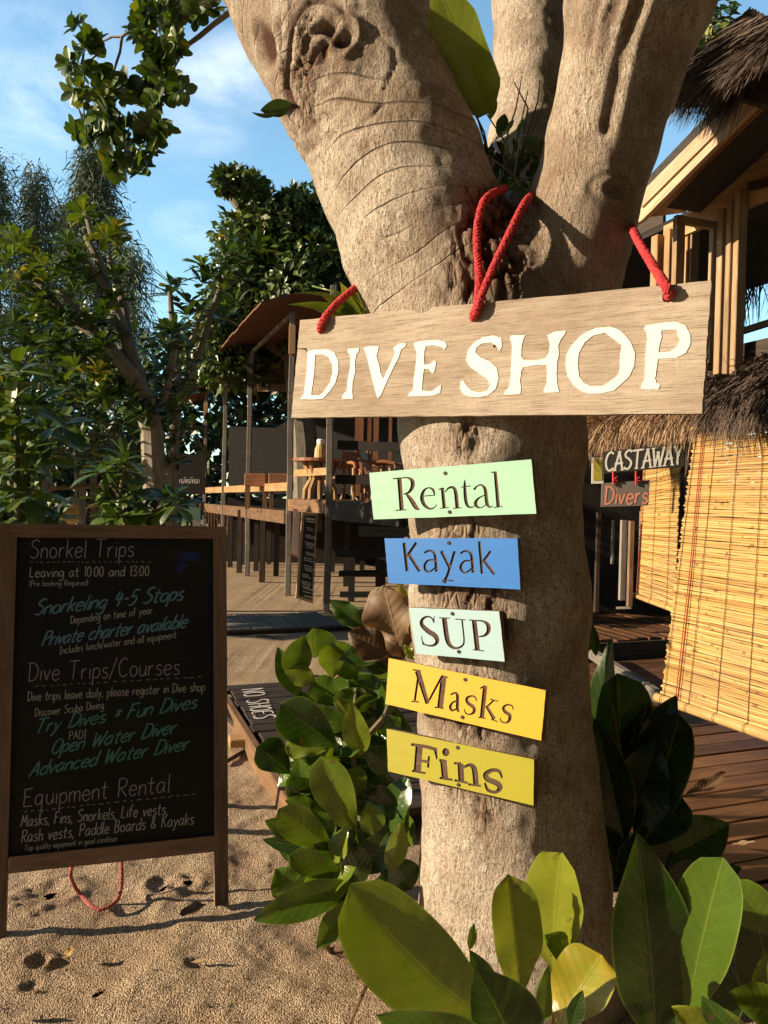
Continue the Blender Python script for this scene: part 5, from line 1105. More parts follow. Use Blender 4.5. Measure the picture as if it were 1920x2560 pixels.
# rails
mb = MB(); za, zb = top_z(q1, 1216), top_z(q4_, 1226); mb.beam(Vector((q1.x, q1.y, za)) + Vector((.03, .03, 0)), Vector((q4_.x, q4_.y, zb)), .05, .13); mb.build('rail', M['timber_gold'], pav)
mb = MB(); mb.beam(P(738, 1183, 11.5), P(822, 1178, 10.2), .04, .10); mb.build('rail', M['timber_gold'], pav)
for v0, v1 in ((1112, 1120), (1198, 1203)):
    mb = MB(); mb.beam(P(838, v0, 10.1), P(1040, v1, 9.9), .05, .12); mb.build('rail', M['timber_black'], pav)
# stilts under the decks
st_pts = [(575, 1418), (598, 1432), (655, 1456), (640, 1428), (690, 1440), (672, 1410), (610, 1412)]
for u, v in st_pts:
    g = G(u, v); mb = MB(); mb.beam(g, (g.x, g.y, DZ - .05), .09, .09, up=(0, 1, 0)); mb.build('stilt', M['timber_dark'], pav)
for u, v in ((865, 1455), (945, 1450), (1000, 1470), (780, 1440), (830, 1430), (905, 1425)):
    g = G(u, v); mb = MB(); mb.beam(g, (g.x, g.y, DZ2 - .05), .10, .10, up=(0, 1, 0)); mb.build('stilt', M['timber_black'], pav)
for k in range(9):
    p = q1.lerp(q4_, .62 + k * .05); mb = MB(); mb.beam(Vector((p.x, p.y, DZ - .62)), Vector((p.x, p.y, DZ - .15)), .03, .03, up=(0, 1, 0)); mb.build('baluster', M['timber_brown'], pav)
# roof: purlin along the eave, sheets rising inwards and a ragged overhang
mb = MB()
for a, b_ in zip(tops[1:-1], tops[2:]): mb.beam(a, b_, .05, .05)
mb.build('eave_beam', M['timber_grey'], pav)
mb = MB(); ea, eb = tops[1] - pdir * .25 + Vector((0, 0, .02)), tops[4] + pdir * .8 - Vector((0, 0, .05)); n = 22
for k in range(n):
    a, b_ = ea.lerp(eb, k / n), ea.lerp(eb, (k + .96) / n); o1, o2 = pside * -.55, pside * 3.6; dz0 = random.uniform(-.02, .02)
    pts = [a + o1 + Vector((0, 0, .02 + dz0)), b_ + o1 + Vector((0, 0, .02 + dz0)), b_ + Vector((0, 0, .20)), b_ + o2 + Vector((0, 0, .75)), a + o2 + Vector((0, 0, .75)), a + Vector((0, 0, .20))]
    V = [tuple(p) for p in pts] + [tuple(p + Vector((0, 0, .03))) for p in pts]
    mb.add(V, [(0, 5, 2, 1), (5, 4, 3, 2), (6, 7, 8, 11), (11, 8, 9, 10), (0, 1, 7, 6), (3, 4, 10, 9), (1, 2, 8, 7), (2, 3, 9, 8), (5, 0, 6, 11), (4, 5, 11, 10)])
mb.build('roof', M['rust_sheet'], pav)
mb = MB()
for k in range(10):
    a = tops[4] + pdir * (.1 + k * .06) + pside * -.5; mb.tube([a + Vector((0, 0, -.10 - k * .012)), a + pside * .6 + Vector((0, 0, .10 - k * .012))], .022, 6)
mb.build('eave_bamboo', M['timber_red'], pav)
mb = MB(); a, b_ = P(600, 968, 17), P(735, 970, 15); mb.beam(a, b_, .06, .16); mb.build('inner_beam', M['timber_brown'], pav)
mb = MB(); bk = pside * 4.3
slab(mb, [q1 + bk - pdir * 3 + Vector((0, 0, 3.2)), far_end + bk + Vector((0, 0, 3.0)), far_end + bk + Vector((0, 0, 5.3)), q1 + bk - pdir * 3 + Vector((0, 0, 5.5))], .05, -pside); mb.build('back_wall', M['timber_dark'], pav)
for u0, u1 in ((884, 905), (915, 925), (930, 943), (968, 976)):
    d = 13.2; mb = MB(); p0, p1 = P((u0 + u1) / 2, 1240, d), P((u0 + u1) / 2, 960, d); mb.beam(p0, (p0.x, p0.y, p1.z), (u1 - u0) / F * d, .06, up=(0, 1, 0)); mb.build('door_frame', M['timber_red'], pav)
# furniture on the pavilion
def legs_curve(p, out, h, bow): return [p + out * .06, p + out * (.02 + bow * .3) + Vector((0, 0, h * .25)), p - out * bow * .4 + Vector((0, 0, h * .55)), p + out * .02 + Vector((0, 0, h * .8)), p + out * .08 + Vector((0, 0, h))]
tb = P(800, 1246, 10.9); tb.z = DZ2
tab = thing('round_table', 'round wooden table with curved legs on the pavilion deck', 'table', tb)
mb = MB(); n = 24; ci = [(tb.x + .40 * math.cos(a * 6.2832 / n), tb.y + .40 * math.sin(a * 6.2832 / n)) for a in range(n)]; mb.prism(ci, tb.z + .53, tb.z + .57); mb.build('table_top', M['timber_red'], tab)
for k in range(5):
    an = k * 1.2566 + .4; o = Vector((math.cos(an), math.sin(an), 0)); mb = MB(); mb.tube(legs_curve(tb + o * .17, o, .53, .10), [.034, .040, .036, .038, .034], 8); mb.build('leg', M['timber_gold'], tab)
pot = thing('bamboo_pot', 'pale bamboo pot standing on the round wooden table', 'pot', tb + Vector((0, 0, .572)))
mb = MB(); c = tb + Vector((.0, -.05, .572)); mb.tube([c, c + Vector((0, 0, .02)), c + Vector((0, 0, .13)), c + Vector((0, 0, .19)), c + Vector((0, 0, .20))], [.085, .09, .085, .06, .062], 14); pbd = mb.build('body', M['brass'], pot)
mb = MB(); mb.tube([c + Vector((0, 0, .20)), c + Vector((0, 0, .26)), c + Vector((0, 0, .275))], [.055, .06, .05], 12); mb.build('lid', M['paper'], pbd)
def armchair(loc, rz, label):
    o = thing('armchair', label, 'chair', loc, 'wooden armchairs on the pavilion deck', mat=Matrix.Translation(loc) @ Matrix.Rotation(rz, 4, 'Z') @ Matrix.Scale(.78, 4)); X, Zv = Vector((1, 0, 0)), Vector((0, 0, 1))
    mb = MB(); mb.box((0, 0, .42), (.54, .52, .045), bev=.01); mb.build('seat', M['timber_red'], o, local=True)
    mb = MB(); rt = Matrix.Rotation(R(-14), 3, 'X'); mb.box((0, .30, .72), (.50, .03, .30), rt, bev=.008); mb.build('backrest', M['timber_red'], o, local=True)
    for sx in (-1, 1):
        mb = MB(); mb.beam((sx * .25, .27, 0), (sx * .25, .25, .44), .05, .05, up=(0, 1, 0)); mb.beam((sx * .25, .25, .44), (sx * .25, .36, .92), .045, .05, up=(0, 1, 0)); mb.build('leg', M['timber_red'], o, local=True)
        mb = MB(); mb.tube([(sx * .27, -.27, 0), (sx * .27, -.20, .16), (sx * .27, -.25, .36), (sx * .27, -.22, .56)], [.028, .034, .032, .028], 8); mb.build('leg', M['timber_gold'], o, local=True)
        mb = MB(); mb.tube([(sx * .28, -.32, .55), (sx * .28, -.30, .63), (sx * .28, -.12, .66), (sx * .28, .12, .645), (sx * .28, .32, .68)], [.024, .03, .032, .03, .026], 8); mb.build('arm', M['timber_red'], o, local=True)
    mb = MB()
    for k in range(3): mb.box((-.14 + .14 * k, .27, .54), (.05, .02, .22), rt)
    mb.build('back_slats', M['timber_red'], o, local=True); return o
c1_ = P(905, 1252, 10.7); c1_.z = DZ2; c2_ = P(950, 1252, 10.3); c2_.z = DZ2; c3_ = P(868, 1250, 11.6); c3_.z = DZ2
ch = armchair(c1_, R(25), 'reddish wooden armchair facing front between table and tree trunk')
copy_tree(ch, Matrix.Translation(c2_) @ Matrix.Rotation(R(78), 4, 'Z') @ Matrix.Scale(.78, 4), 'reddish armchair seen from its side, right beside the tree trunk')
copy_tree(ch, Matrix.Translation(c3_) @ Matrix.Rotation(R(-60), 4, 'Z') @ Matrix.Scale(.78, 4), 'reddish armchair standing farthest back near the round table')
# stools on the far low deck
def stool(p, label):
    o = thing('stool', label, 'stool', p, 'stools on the long pavilion deck'); mb = MB(); mb.box(p + Vector((0, 0, .50)), (.36, .32, .22), bev=.01); mb.build('seat', M['timber_red'], o)
    for sx in (-1, 1):
        for sy in (-1, 1): mb = MB(); mb.beam(p + Vector((sx * .15, sy * .13, 0)), p + Vector((sx * .15, sy * .13, .4)), .035, .035, up=(0, 1, 0)); mb.build('leg', M['timber_brown'], o)
p = P(640, 1262, 13.3); p.z = DZ; stool(p, 'small reddish stool behind the slender posts of the pavilion')
p = P(700, 1262, 13.0); p.z = DZ; stool(p, 'dark stool beside the tallest post of the pavilion')
# menu boards under the deck
pm = Plane(P(790, 1390, 10.4), -16, -4); mnu = thing('menu_board', 'tall narrow blackboard menu with white writing leaning under the deck', 'menu board', mat=pm.m)
Z4 = lambda x, y: (480 + x / 2.765, 760 + y / 2.765)
mb = MB(); mb.prism([pm.l(*Z4(*c)) for c in ((718, 2032), (836, 2072), (869, 1444), (762, 1438))], -.03, 0); mb.build('frame', M['barge'], mnu, local=True)
mb = MB(); mb.prism([pm.l(*Z4(*c)) for c in ((736, 2018), (826, 2046), (854, 1466), (778, 1462))], -.001, .004); mpn = mb.build('panel', M['black_paint'], mnu, local=True)
z_ = .006; mb = MB()
for x0, x1, y, w_ in ((786, 850, 1482, 9), (792, 846, 1500, 6), (790, 835, 1545, 3), (796, 840, 1560, 3)): add_ribbon(mb, pm, [(*Z4(x0, y), w_ / 2), (*Z4(x1, y + 8), w_ / 2)], lambda a, b_: (a, b_), 1, .004, z_); z_ += .0001
mb.build('menu_heading', M['white'], mpn, local=True)
for grp in (((1595, 785), (1608, 786)), ((1645, 780), (1660, 786), (1678, 792)), ((1715, 786), (1728, 790)), ((1752, 775), (1768, 776)), ((1805, 774), (1822, 778), (1836, 782)), ((1865, 762), (1880, 766)), ((1915, 760), (1930, 762), (1948, 764), (1962, 770)), ((1985, 768), (2015, 775))):
    mb = MB()
    for y, x0 in grp:
        x = x0; lim = x0 + random.uniform(42, 64)
        while x < lim:
            e = x + random.uniform(4, 13); add_ribbon(mb, pm, [(*Z4(x, y + (x - x0) * .25), 3.0), (*Z4(e, y + (e - x0) * .25), 3.0)], lambda a, b_: (a, b_), 1, .004, z_, smooth=False); z_ += .00005; x = e + random.uniform(2, 5)
    mb.build('menu_lines', M['white'], mpn, local=True)
pw = Plane(P(740, 1340, 11.1), -8, -3); pst = thing('poster', 'white paper poster with red border behind the blackboard menu', 'poster', mat=pw.m)
mb = MB(); mb.prism([pw.l(*Z4(*c)) for c in ((686, 1735), (738, 1758), (752, 1424), (700, 1414))], -.015, 0); pbo = mb.build('board', M['pink'], pst, local=True)
mb = MB(); mb.prism([pw.l(*Z4(*c)) for c in ((692, 1724), (732, 1742), (746, 1432), (705, 1424))], .001, .003); mb.build('paper', M['paper'], pbo, local=True)
pz = Plane(P(955, 1330, 9.9), 0, 0); bs = thing('grey_sign', 'grey sign with small dark handwriting fixed under the dark deck', 'sign', mat=pz.m)
mb = MB(); mb.prism([pz.l(*Z4(*c)) for c in ((1152, 1608), (1500, 1610), (1500, 1545), (1152, 1535))], -.02, 0); bso = mb.build('board', M['grey_sign'], bs, local=True)
mb = MB(); x = 1175; z_ = .002
pts = [(*Z4(1172 + k * 6.2, 1572 + 9 * math.sin(k * 2.1) * (.5 + .5 * math.sin(k * .7))), 1.3) for k in range(40)]; add_ribbon(mb, pz, pts, lambda a, b_: (a, b_), 1, .0005, .002); mb.build('writing', M['black_paint'], bso, local=True)
bt = thing('picnic_table', 'dark timber trestle table in the shade below the deck', 'table', G(930, 1475))
for u, v, d in ((865, 1462, 9.6), (945, 1462, 9.6), (878, 1500, 9.3), (955, 1500, 9.3)):
    g = G(u, v + 4); mb = MB(); mb.beam(g, (g.x, g.y, .74), .09, .09, up=(0, 1, 0)); mb.build('leg', M['timber_black'], bt)
mb = MB(); mb.beam(P(845, 1383, 9.7), P(965, 1383, 9.7), .7, .05); mb.build('table_top', M['timber_black'], bt)
mb = MB(); mb.beam(P(848, 1433, 9.4), P(1010, 1433, 9.4), .25, .05); mb.build('bench', M['timber_black'], bt)
mb = MB(); mb.beam(P(850, 1486, 9.4), P(958, 1486, 9.4), .05, .07); mb.build('stretcher', M['timber_grey'], bt)
# grey thatched hut behind, a dark sign, a rough bamboo shelter, a pale board
gh = thing('thatched_hut', 'low grey thatched hut roof seen between the pavilion posts', 'building', P(700, 1240, 17))
mb = MB(); d = 17.5; a = [P(572, 1066, d), P(690, 1070, d), P(762, 1022, d), P(1010, 1010, d), P(1010, 1235, d), P(572, 1235, d)]
slab(mb, a, .5, Vector((0, -1, 0)), gdir=(1, 0, 0)); mb.build('roof', M['thatch_grey'], gh)
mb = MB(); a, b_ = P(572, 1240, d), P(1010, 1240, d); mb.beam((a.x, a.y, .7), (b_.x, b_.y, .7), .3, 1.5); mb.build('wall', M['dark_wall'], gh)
dsg = Plane(P(470, 1205, 11.5), 0, 0); dk = thing('dark_sign', 'dark sign with small white loopy lettering beside the pavilion', 'sign', mat=dsg.m)
mb = MB(); mb.prism([dsg.l(*c) for c in ((438, 1236), (512, 1236), (512, 1138), (438, 1134))], -.03, 0); dko = mb.build('board', M['dark_wall'], dk, local=True)
mb = MB(); x = 449; z_ = .002
for k in range(9):
    pp = [(x, 1208, 1.1), (x, 1201, 1.1), (x + 2, 1198.5, 1.1), (x + 4, 1201, 1.1), (x + 4, 1208, 1.1)] if k % 3 != 1 else [(x + 3, 1198, 1.1), (x, 1200, 1.1), (x + 1, 1204, 1.1), (x + 4, 1206, 1.1), (x + 2, 1208.5, 1.1), (x, 1207, 1.1)]
    add_ribbon(mb, dsg, pp, lambda a, b_: (a, b_), 1, .001, z_); z_ += .0001; x += 5.6
    if k in (2, 5): add_ribbon(mb, dsg, [(x - 6, 1195, 1), (x - 3, 1193.5, 1), (x - 1, 1195, 1)], lambda a, b_: (a, b_), 1, .001, z_); z_ += .0001
mb.build('lettering', M['paper'], dko, local=True)
bsh = thing('bamboo_shelter', 'small open shelter of weathered poles behind the chalkboard', 'shelter', P(180, 1290, 9))
for u, v0, d in ((116, 1146, 9.0), (205, 1158, 9.0), (233, 1150, 9.4), (197, 1168, 9.6)):
    a = P(u, v0, d); mb = MB(); mb.tube([(a.x, a.y, 0), (a.x + .02, a.y, a.z * .5), (a.x, a.y, a.z)], .055 if u < 200 else .04, 8, jit=.2); mb.build('post', M['timber_grey'], bsh)
mb = MB(); mb.beam(P(95, 1143, 8.9), P(240, 1160, 9.2), 1.2, .05); mb.build('roof', M['timber_grey'], bsh)
mb = MB(); mb.tube([P(80, 1233, 8.8), P(140, 1220, 8.8), P(300, 1212, 9)], .025, 6); mb.build('rail', M['timber_brown'], bsh)
mb = MB(); mb.beam(P(180, 1265, 9.2), P(235, 1265, 9.2), .3, .05); mb.build('shelf', M['timber_gold'], bsh)
kb = thing('yellow_kayak', 'faded yellow kayak hull lying inside the pole shelter', 'kayak', P(180, 1270, 9.2))
mb = MB(); a, b_ = P(158, 1292, 9.1), P(204, 1262, 9.6); mb.tube([a.lerp(b_, k) for k in (0, .12, .3, .55, .8, 1)], [.02, .08, .15, .17, .12, .02], 12); mb.build('hull', M['kayak'], kb)
pb = thing('pale_board', 'pale green board standing half hidden behind leaves near the pavilion', 'board', P(470, 1290, 9.5))
mb = MB(); slab(mb, [P(444, 1262, 9.6), P(500, 1270, 9.4), P(500, 1304, 9.4), P(462, 1304, 9.5)], .03, Vector((0, -1, 0))); mb.build('panel', M['green_board'], pb)
mb = MB(); g = P(492, 1300, 9.45); mb.beam((g.x, g.y, 0), g, .09, .05, up=(0, 1, 0)); mb.build('foot', M['paper'], pb)
# ------------------------------------------------------------------ background trees
def limb(mb, pts, r0, r1, d, jit=.12):
    mb.tube([P(*((u, v) if True else 0), d if not isinstance(d, (list, tuple)) else d[min(i, len(d) - 1)]) for i, (u, v) in enumerate(pts)], np.linspace(r0, r1, len(pts)), 9, jit=jit)
def tree_root(name, label, cat, u, d, group=None): p = P(u, 1240, d); return thing(name, label, cat, (p.x, p.y, 0), group)
# rosette tree on the left with grey limbs
t1 = tree_root('almond_tree', 'leafy rosette tree with crooked grey limbs rising behind the chalkboard', 'tree', 395, 7.2)
mb = MB(); limb(mb, [(398, 1520), (400, 1400), (395, 1300), (385, 1180), (380, 1080), (362, 1000)], .13, .10, 7.2); limb(mb, [(362, 1000), (330, 940), (290, 890), (235, 830), (165, 790)], .085, .045, 7.1); limb(mb, [(362, 1000), (345, 930), (322, 870), (305, 810), (275, 740), (262, 690), (240, 640), (215, 590)], .07, .03, 7.2)
limb(mb, [(275, 740), (245, 690), (215, 655), (165, 630)], .04, .025, 7.1); limb(mb, [(322, 870), (310, 760), (292, 700), (272, 640)], .05, .025, 7.3); limb(mb, [(235, 830), (180, 760), (140, 720)], .04, .02, 7.0); limb(mb, [(380, 1080), (420, 960), (440, 860)], .05, .03, 7.4); limb(mb, [(165, 790), (110, 720), (60, 680)], .035, .02, 7.0); limb(mb, [(232, 600), (222, 560), (212, 530)], .03, .02, 7.2)
mb.build('trunk', M['branch'], t1)
mb = MB()
for u, v, ti in ((65, 625, .62), (15, 655, .62), (30, 600, .6), (100, 660, .72), (130, 700, .7), (115, 745, .6), (200, 540, .66), (212, 520, .7), (270, 585, .82), (290, 600, .75), (255, 600, .7), (185, 640, .5), (165, 625, .5), (205, 690, .6), (240, 720, .55), (300, 690, .35), (60, 700, .6), (20, 720, .55), (170, 690, .6), (150, 800, .4), (220, 800, .5), (260, 790, .55), (290, 740, .4), (185, 740, .55), (80, 780, .4), (30, 800, .35), (240, 870, .45), (200, 900, .5), (270, 920, .6), (240, 950, .85), (215, 990, .6), (260, 1000, .5), (120, 860, .35), (160, 870, .35), (70, 870, .3), (300, 960, .3), (420, 870, .3), (440, 830, .35), ):
    for k in range(3): rosette(mb, P(u + random.uniform(-18, 18), v + random.uniform(-18, 18), 7.1 + random.uniform(-.5, .5)), (random.uniform(-.7, .5), random.uniform(-.6, .2), 1), .175, 12, ti - .05 * k, .40, .12)
for k in range(520):
    u = random.uniform(-60, 470); v = random.uniform(690, 1180)
    if v < 790 + abs(u - 200) * .12 or (315 < u < 410 and v < 900): continue
    rosette(mb, P(u, v, 7.3 + random.uniform(-.4, 1.6)), (random.uniform(-.8, .6), random.uniform(-.8, .3), 1), .17, 9, random.uniform(.05, .42), .42, .1, ns=3)
mb.build('foliage', M['leaf_small'], t1)
# young rosette tree in the gap
t2 = tree_root('young_almond_tree', 'young tree with stiff spreading rosettes against the open sky gap', 'tree', 470, 8.4)
mb = MB(); limb(mb, [(425, 1400), (432, 1200), (440, 1000), (445, 900), (430, 800), (425, 730)], .07, .025, 8.4); limb(mb, [(440, 1000), (500, 880), (530, 780), (560, 690)], .05, .02, 8.5); limb(mb, [(450, 900), (490, 830), (500, 790)], .03, .02, 8.3); mb.build('trunk', M['branch'], t2)
mb = MB()
for u, v, ti in ((425, 715, .45), (425, 740, .25), (510, 665, .5), (525, 690, .35), (505, 710, .3), (560, 640, .5), (600, 640, .45), (575, 600, .5), (640, 625, .55), (440, 830, .3), (500, 780, .35), (470, 790, .3), (560, 800, .3), (470, 870, .2), (430, 920, .2), (560, 730, .4), (610, 700, .35), (590, 770, .3), (440, 1010, .2), (470, 760, .25)):
    rosette(mb, P(u, v, 8.4 + random.uniform(-.4, .4)), (random.uniform(-.5, .5), random.uniform(-.4, .2), 1), .27, 13, ti, .36, .12)
mb.build('foliage', M['leaf_small'], t2)
# dense broad tree in the middle
t3 = tree_root('dense_tree', 'dense dark green tree crown between the sky gap and the big trunk', 'tree', 760, 15)
mb = MB(); limb(mb, [(770, 1330), (760, 1100), (735, 900), (700, 760), (660, 640), (600, 520), (560, 470)], .30, .06, 15); limb(mb, [(735, 900), (800, 760), (830, 620)], .16, .05, 15); limb(mb, [(735, 900), (620, 830), (560, 780)], .12, .04, 15); mb.build('trunk', M['branch'], t3)
mb = MB(); 
for u, v, r, n in ((565, 455, 26, 240), (595, 445, 28, 260), (630, 462, 30, 260), (650, 490, 28, 220), (610, 480, 24, 160), (640, 540, 60, 700), (700, 545, 70, 800), (745, 490, 26, 200), (745, 530, 45, 400), (800, 540, 70, 800), (850, 590, 60, 500), (600, 600, 70, 700), (680, 620, 90, 1300), (780, 640, 100, 1300), (590, 690, 60, 600), (650, 720, 90, 1200), (740, 730, 100, 1300), (830, 720, 80, 800), (560, 760, 60, 600), (540, 830, 70, 800), (620, 820, 80, 900), (700, 820, 80, 700), (800, 830, 90, 800), (880, 680, 60, 400), (560, 900, 70, 600), (500, 900, 60, 500), (620, 900, 70, 500)):
    blob_leaves(mb, P(u, v, 15 + random.uniform(-.8, .8)), r / F * 15, n, .18, random.uniform(.4, .8), .5, .45)
mb.build('foliage', M['leaf_dark'], t3)
# casuarinas far behind
def casuarina(label, u, vtop, hw, d, n):
    t_ = tree_root('casuarina', label, 'tree', u, d, 'feathery casuarinas behind the leafy trees'); b0 = P(u, 1240, d); tp = P(u, vtop, d); mb = MB(); H_ = tp.z
    mb.tube([(b0.x, b0.y, 0), (b0.x + .1, b0.y, H_ * .5), (tp.x, tp.y, H_ * .97)], [.22, .12, .02], 8); mb.build('trunk', M['branch'], t_)
    mb = MB(); n = int(n * 1.5); m_ = n // 26; Wm = hw / F * d
    hs = rng.random(m_) ** .8; az = rng.random(m_) * 6.283; rr = Wm * (1 - hs) ** .75 * (.35 + .75 * rng.random(m_)) + .12
    c = np.c_[tp.x + np.cos(az) * rr, tp.y + np.sin(az) * rr * .8, H_ * (.36 + .64 * hs) - rr * .10]
    roots = (c[:, None, :] + rng.normal(0, 1, (m_, 26, 3)) * np.array([.20, .20, .26])).reshape(-1, 3)
    out = np.c_[np.cos(az), np.sin(az), np.full(m_, -.3)].repeat(26, 0)
    blades(mb, roots, out * .5 + np.array([0, 0, -.15]), .24, .030, .5, .45); mb.build('foliage', M['needle'], t_)
casuarina('tallest feathery grey green casuarina, right of its neighbours', 240, 385, 105, 22, 9500); casuarina('middle feathery casuarina, shorter and narrower than the tallest', 90, 440, 55, 23, 4500)
casuarina('feathery casuarina cut by the left photo edge', -15, 410, 75, 22, 5000); casuarina('low feathery casuarina at right foot of the tallest one', 325, 640, 60, 21, 3000); casuarina('small feathery casuarina squeezed between the two taller ones', 165, 520, 55, 24, 3500)
# shrubs with big rosettes behind the chalkboard
def shrub(name, label, u, d, stems, ros, L, wd=.42, n=12, mat='leaf_small'):
    t_ = tree_root(name, label, 'shrub', u, d); mb = MB()
    for s_ in stems: limb(mb, s_, .022, .012, d)
    mb.build('stems', M['stem'], t_); mb = MB()
    for u_, v_, ti, k in ros: rosette(mb, P(u_, v_, d + random.uniform(-.15, .15)), (random.uniform(-.3, .3), random.uniform(-.7, -.1), 1), L * k, n, ti, wd, .1, ns=6, nt=2, spread=(20, 120), bend=.3)
    mb.build('foliage', M[mat], t_)
shrub('broadleaf_shrub', 'sunlit rosette shrub at the left photo edge above the chalkboard', 60, 4.4, [[(40, 1500), (45, 1300), (42, 1100), (45, 950)], [(45, 1130), (90, 1080), (140, 1075)], [(45, 1250), (70, 1180), (90, 1140)], [(45, 1050), (20, 1000), (10, 980)]],
      [(45, 930, .62, 1.0), (10, 960, .58, .9), (25, 1010, .55, .9), (80, 1020, .5, 1.0), (150, 1065, .52, 1.05), (120, 1085, .5, 1), (20, 1090, .5, 1), (60, 1130, .55, 1), (85, 1160, .6, 1.1), (10, 1180, .45, 1), (40, 1210, .4, 1), (70, 1240, .42, 1), (20, 1270, .4, 1), (110, 1290, .4, .8), (150, 1300, .38, .8), (0, 1330, .4, 1), (60, 1310, .4, 1), (5, 1040, .5, .9)], .20)
shrub('drooping_shrub', 'leafy rosette shrub standing directly behind the chalkboard top', 310, 5.0, [[(330, 1500), (320, 1350), (300, 1240), (312, 1165)], [(320, 1330), (385, 1280), (420, 1255)], [(300, 1240), (270, 1200)]],
      [(312, 1150, .42, 1.15), (300, 1180, .45, 1.0), (265, 1180, .5, 1.0), (295, 1220, .5, 1.0), (330, 1235, .45, 1.0), (265, 1255, .45, .9), (315, 1265, .45, 1.1), (300, 1295, .5, 1.0), (420, 1250, .38, .9), (440, 1265, .35, .9), (400, 1290, .38, .9), (350, 1290, .4, .9), (280, 1300, .5, .9)], .20)
# far thicket that reads as one dark mass
mb = MB(); n = 12000; x = rng.uniform(-22, 5.5, n); y = rng.uniform(18.5, 26, n); hh = 3.6 + 1.2 * vnoise(np.c_[x * .5, y * .2, 0 * x], 4) + np.where((x > -8) & (x < 3), 1.6, 0); z = rng.random(n) ** .8 * hh
Dn = unit(n) + np.array([0, -.3, -.3]); leaves(mb, np.c_[x, y, z], Dn, unit(n) + np.array([0, -.6, .5]), rng.uniform(.3, .6, n), rng.uniform(.18, .32, n), .2, .2, rng.uniform(0, .45, n), 2, 1, 'ellip')
th = mb.build('thicket', M['leaf_dark']); _set(th, 'far dark thicket closing the view behind the yard', 'thicket', kind='stuff')
mb = MB(); n = 2600; x = rng.uniform(7, 24, n); y = rng.uniform(14, 24, n); z = rng.random(n) * 3.2
leaves(mb, np.c_[x, y, z], unit(n), unit(n) + np.array([0, -.6, .5]), .5, .28, .2, .2, rng.uniform(0, .5, n), 2, 1, 'ellip'); th = mb.build('thicket', M['leaf_dark']); _set(th, 'dark thicket seen behind the thatched shop', 'thicket', kind='stuff')
t4 = tree_root('hanging_tree', 'dark leafy boughs hanging behind the right limb beside the thatch', 'tree', 1760, 6.5)
mb = MB(); limb(mb, [(1795, 420), (1790, 250), (1775, 120), (1760, -60)], .05, .02, 6.5); limb(mb, [(1785, 110), (1750, 75), (1720, 60)], .015, .008, 6.5); b0 = P(1795, 420, 6.5); mb.tube([(b0.x + .3, b0.y + .6, 0), (b0.x + .2, b0.y + .4, 2.0), b0], [.12, .09, .05], 8); mb.build('trunk', M['branch'], t4)
mb = MB()
for u, v, r in ((1790, 20, 40), (1805, 70, 40), (1770, 60, 26), (1790, 110, 34), (1735, 130, 28), (1750, 170, 30), (1720, 190, 26), (1760, 5, 30), (1735, 100, 16)): blob_leaves(mb, P(u, v, 6.5 + random.uniform(-.2, .2)), r / F * 6.5, 60, .10, random.uniform(.2, .5), .4, .62)
mb.build('foliage', M['leaf_small'], t4)
t5 = tree_root('far_shrub', 'dark shrub behind the shop seen past the right limb', 'shrub', 1560, 9.5)
mb = MB(); limb(mb, [(1570, 1000), (1568, 800), (1565, 700)], .05, .02, 9.5); mb.build('trunk', M['branch'], t5); mb = MB()
for u, v, r in ((1560, 700, 40), (1590, 720, 45), (1550, 660, 36), (1590, 650, 40), (1610, 690, 40)): blob_leaves(mb, P(u, v, 9.5), r / F * 9.5, 130, .10, .2, .4, .5)
mb.build('foliage', M['leaf_dark'], t5)
# ------------------------------------------------------------------ leafy shrub left of the trunk
ZW4 = lambda x, y: (560 + x / 3.318, 1400 + y / 3.318); ZY2 = lambda x, y: (600 + x / 2.37, 1700 + y / 2.37); ZY3 = lambda x, y: (1200 + x / 2.304, 1700 + y / 2.304)
def plant(name, label, cat, root, stems, items, leafmat_='leaf', group=None, r0=.014):
    o = thing(name, label, cat, root, group); mb = MB()
    for s_ in stems: mb.tube(s_, np.linspace(r0, r0 * .45, len(s_)), 8, jit=.15)
    mb.build('stems', M['stem'], o); mb = MB()
    for it in items:
        base, tip, d, wpx, tint = it[:5]; kw = it[5] if len(it) > 5 else {}
        px_leaf(mb, base, tip, d, wpx, tint, **kw)
    mb.build('foliage', M[leafmat_], o, smooth=True); return o
rt = G(905, 2330); hub1, hub2, hub3 = P(905, 2190, 2.52), P(900, 2030, 2.52), P(880, 1880, 2.55)
E = 'ellip'; O = 'obov'
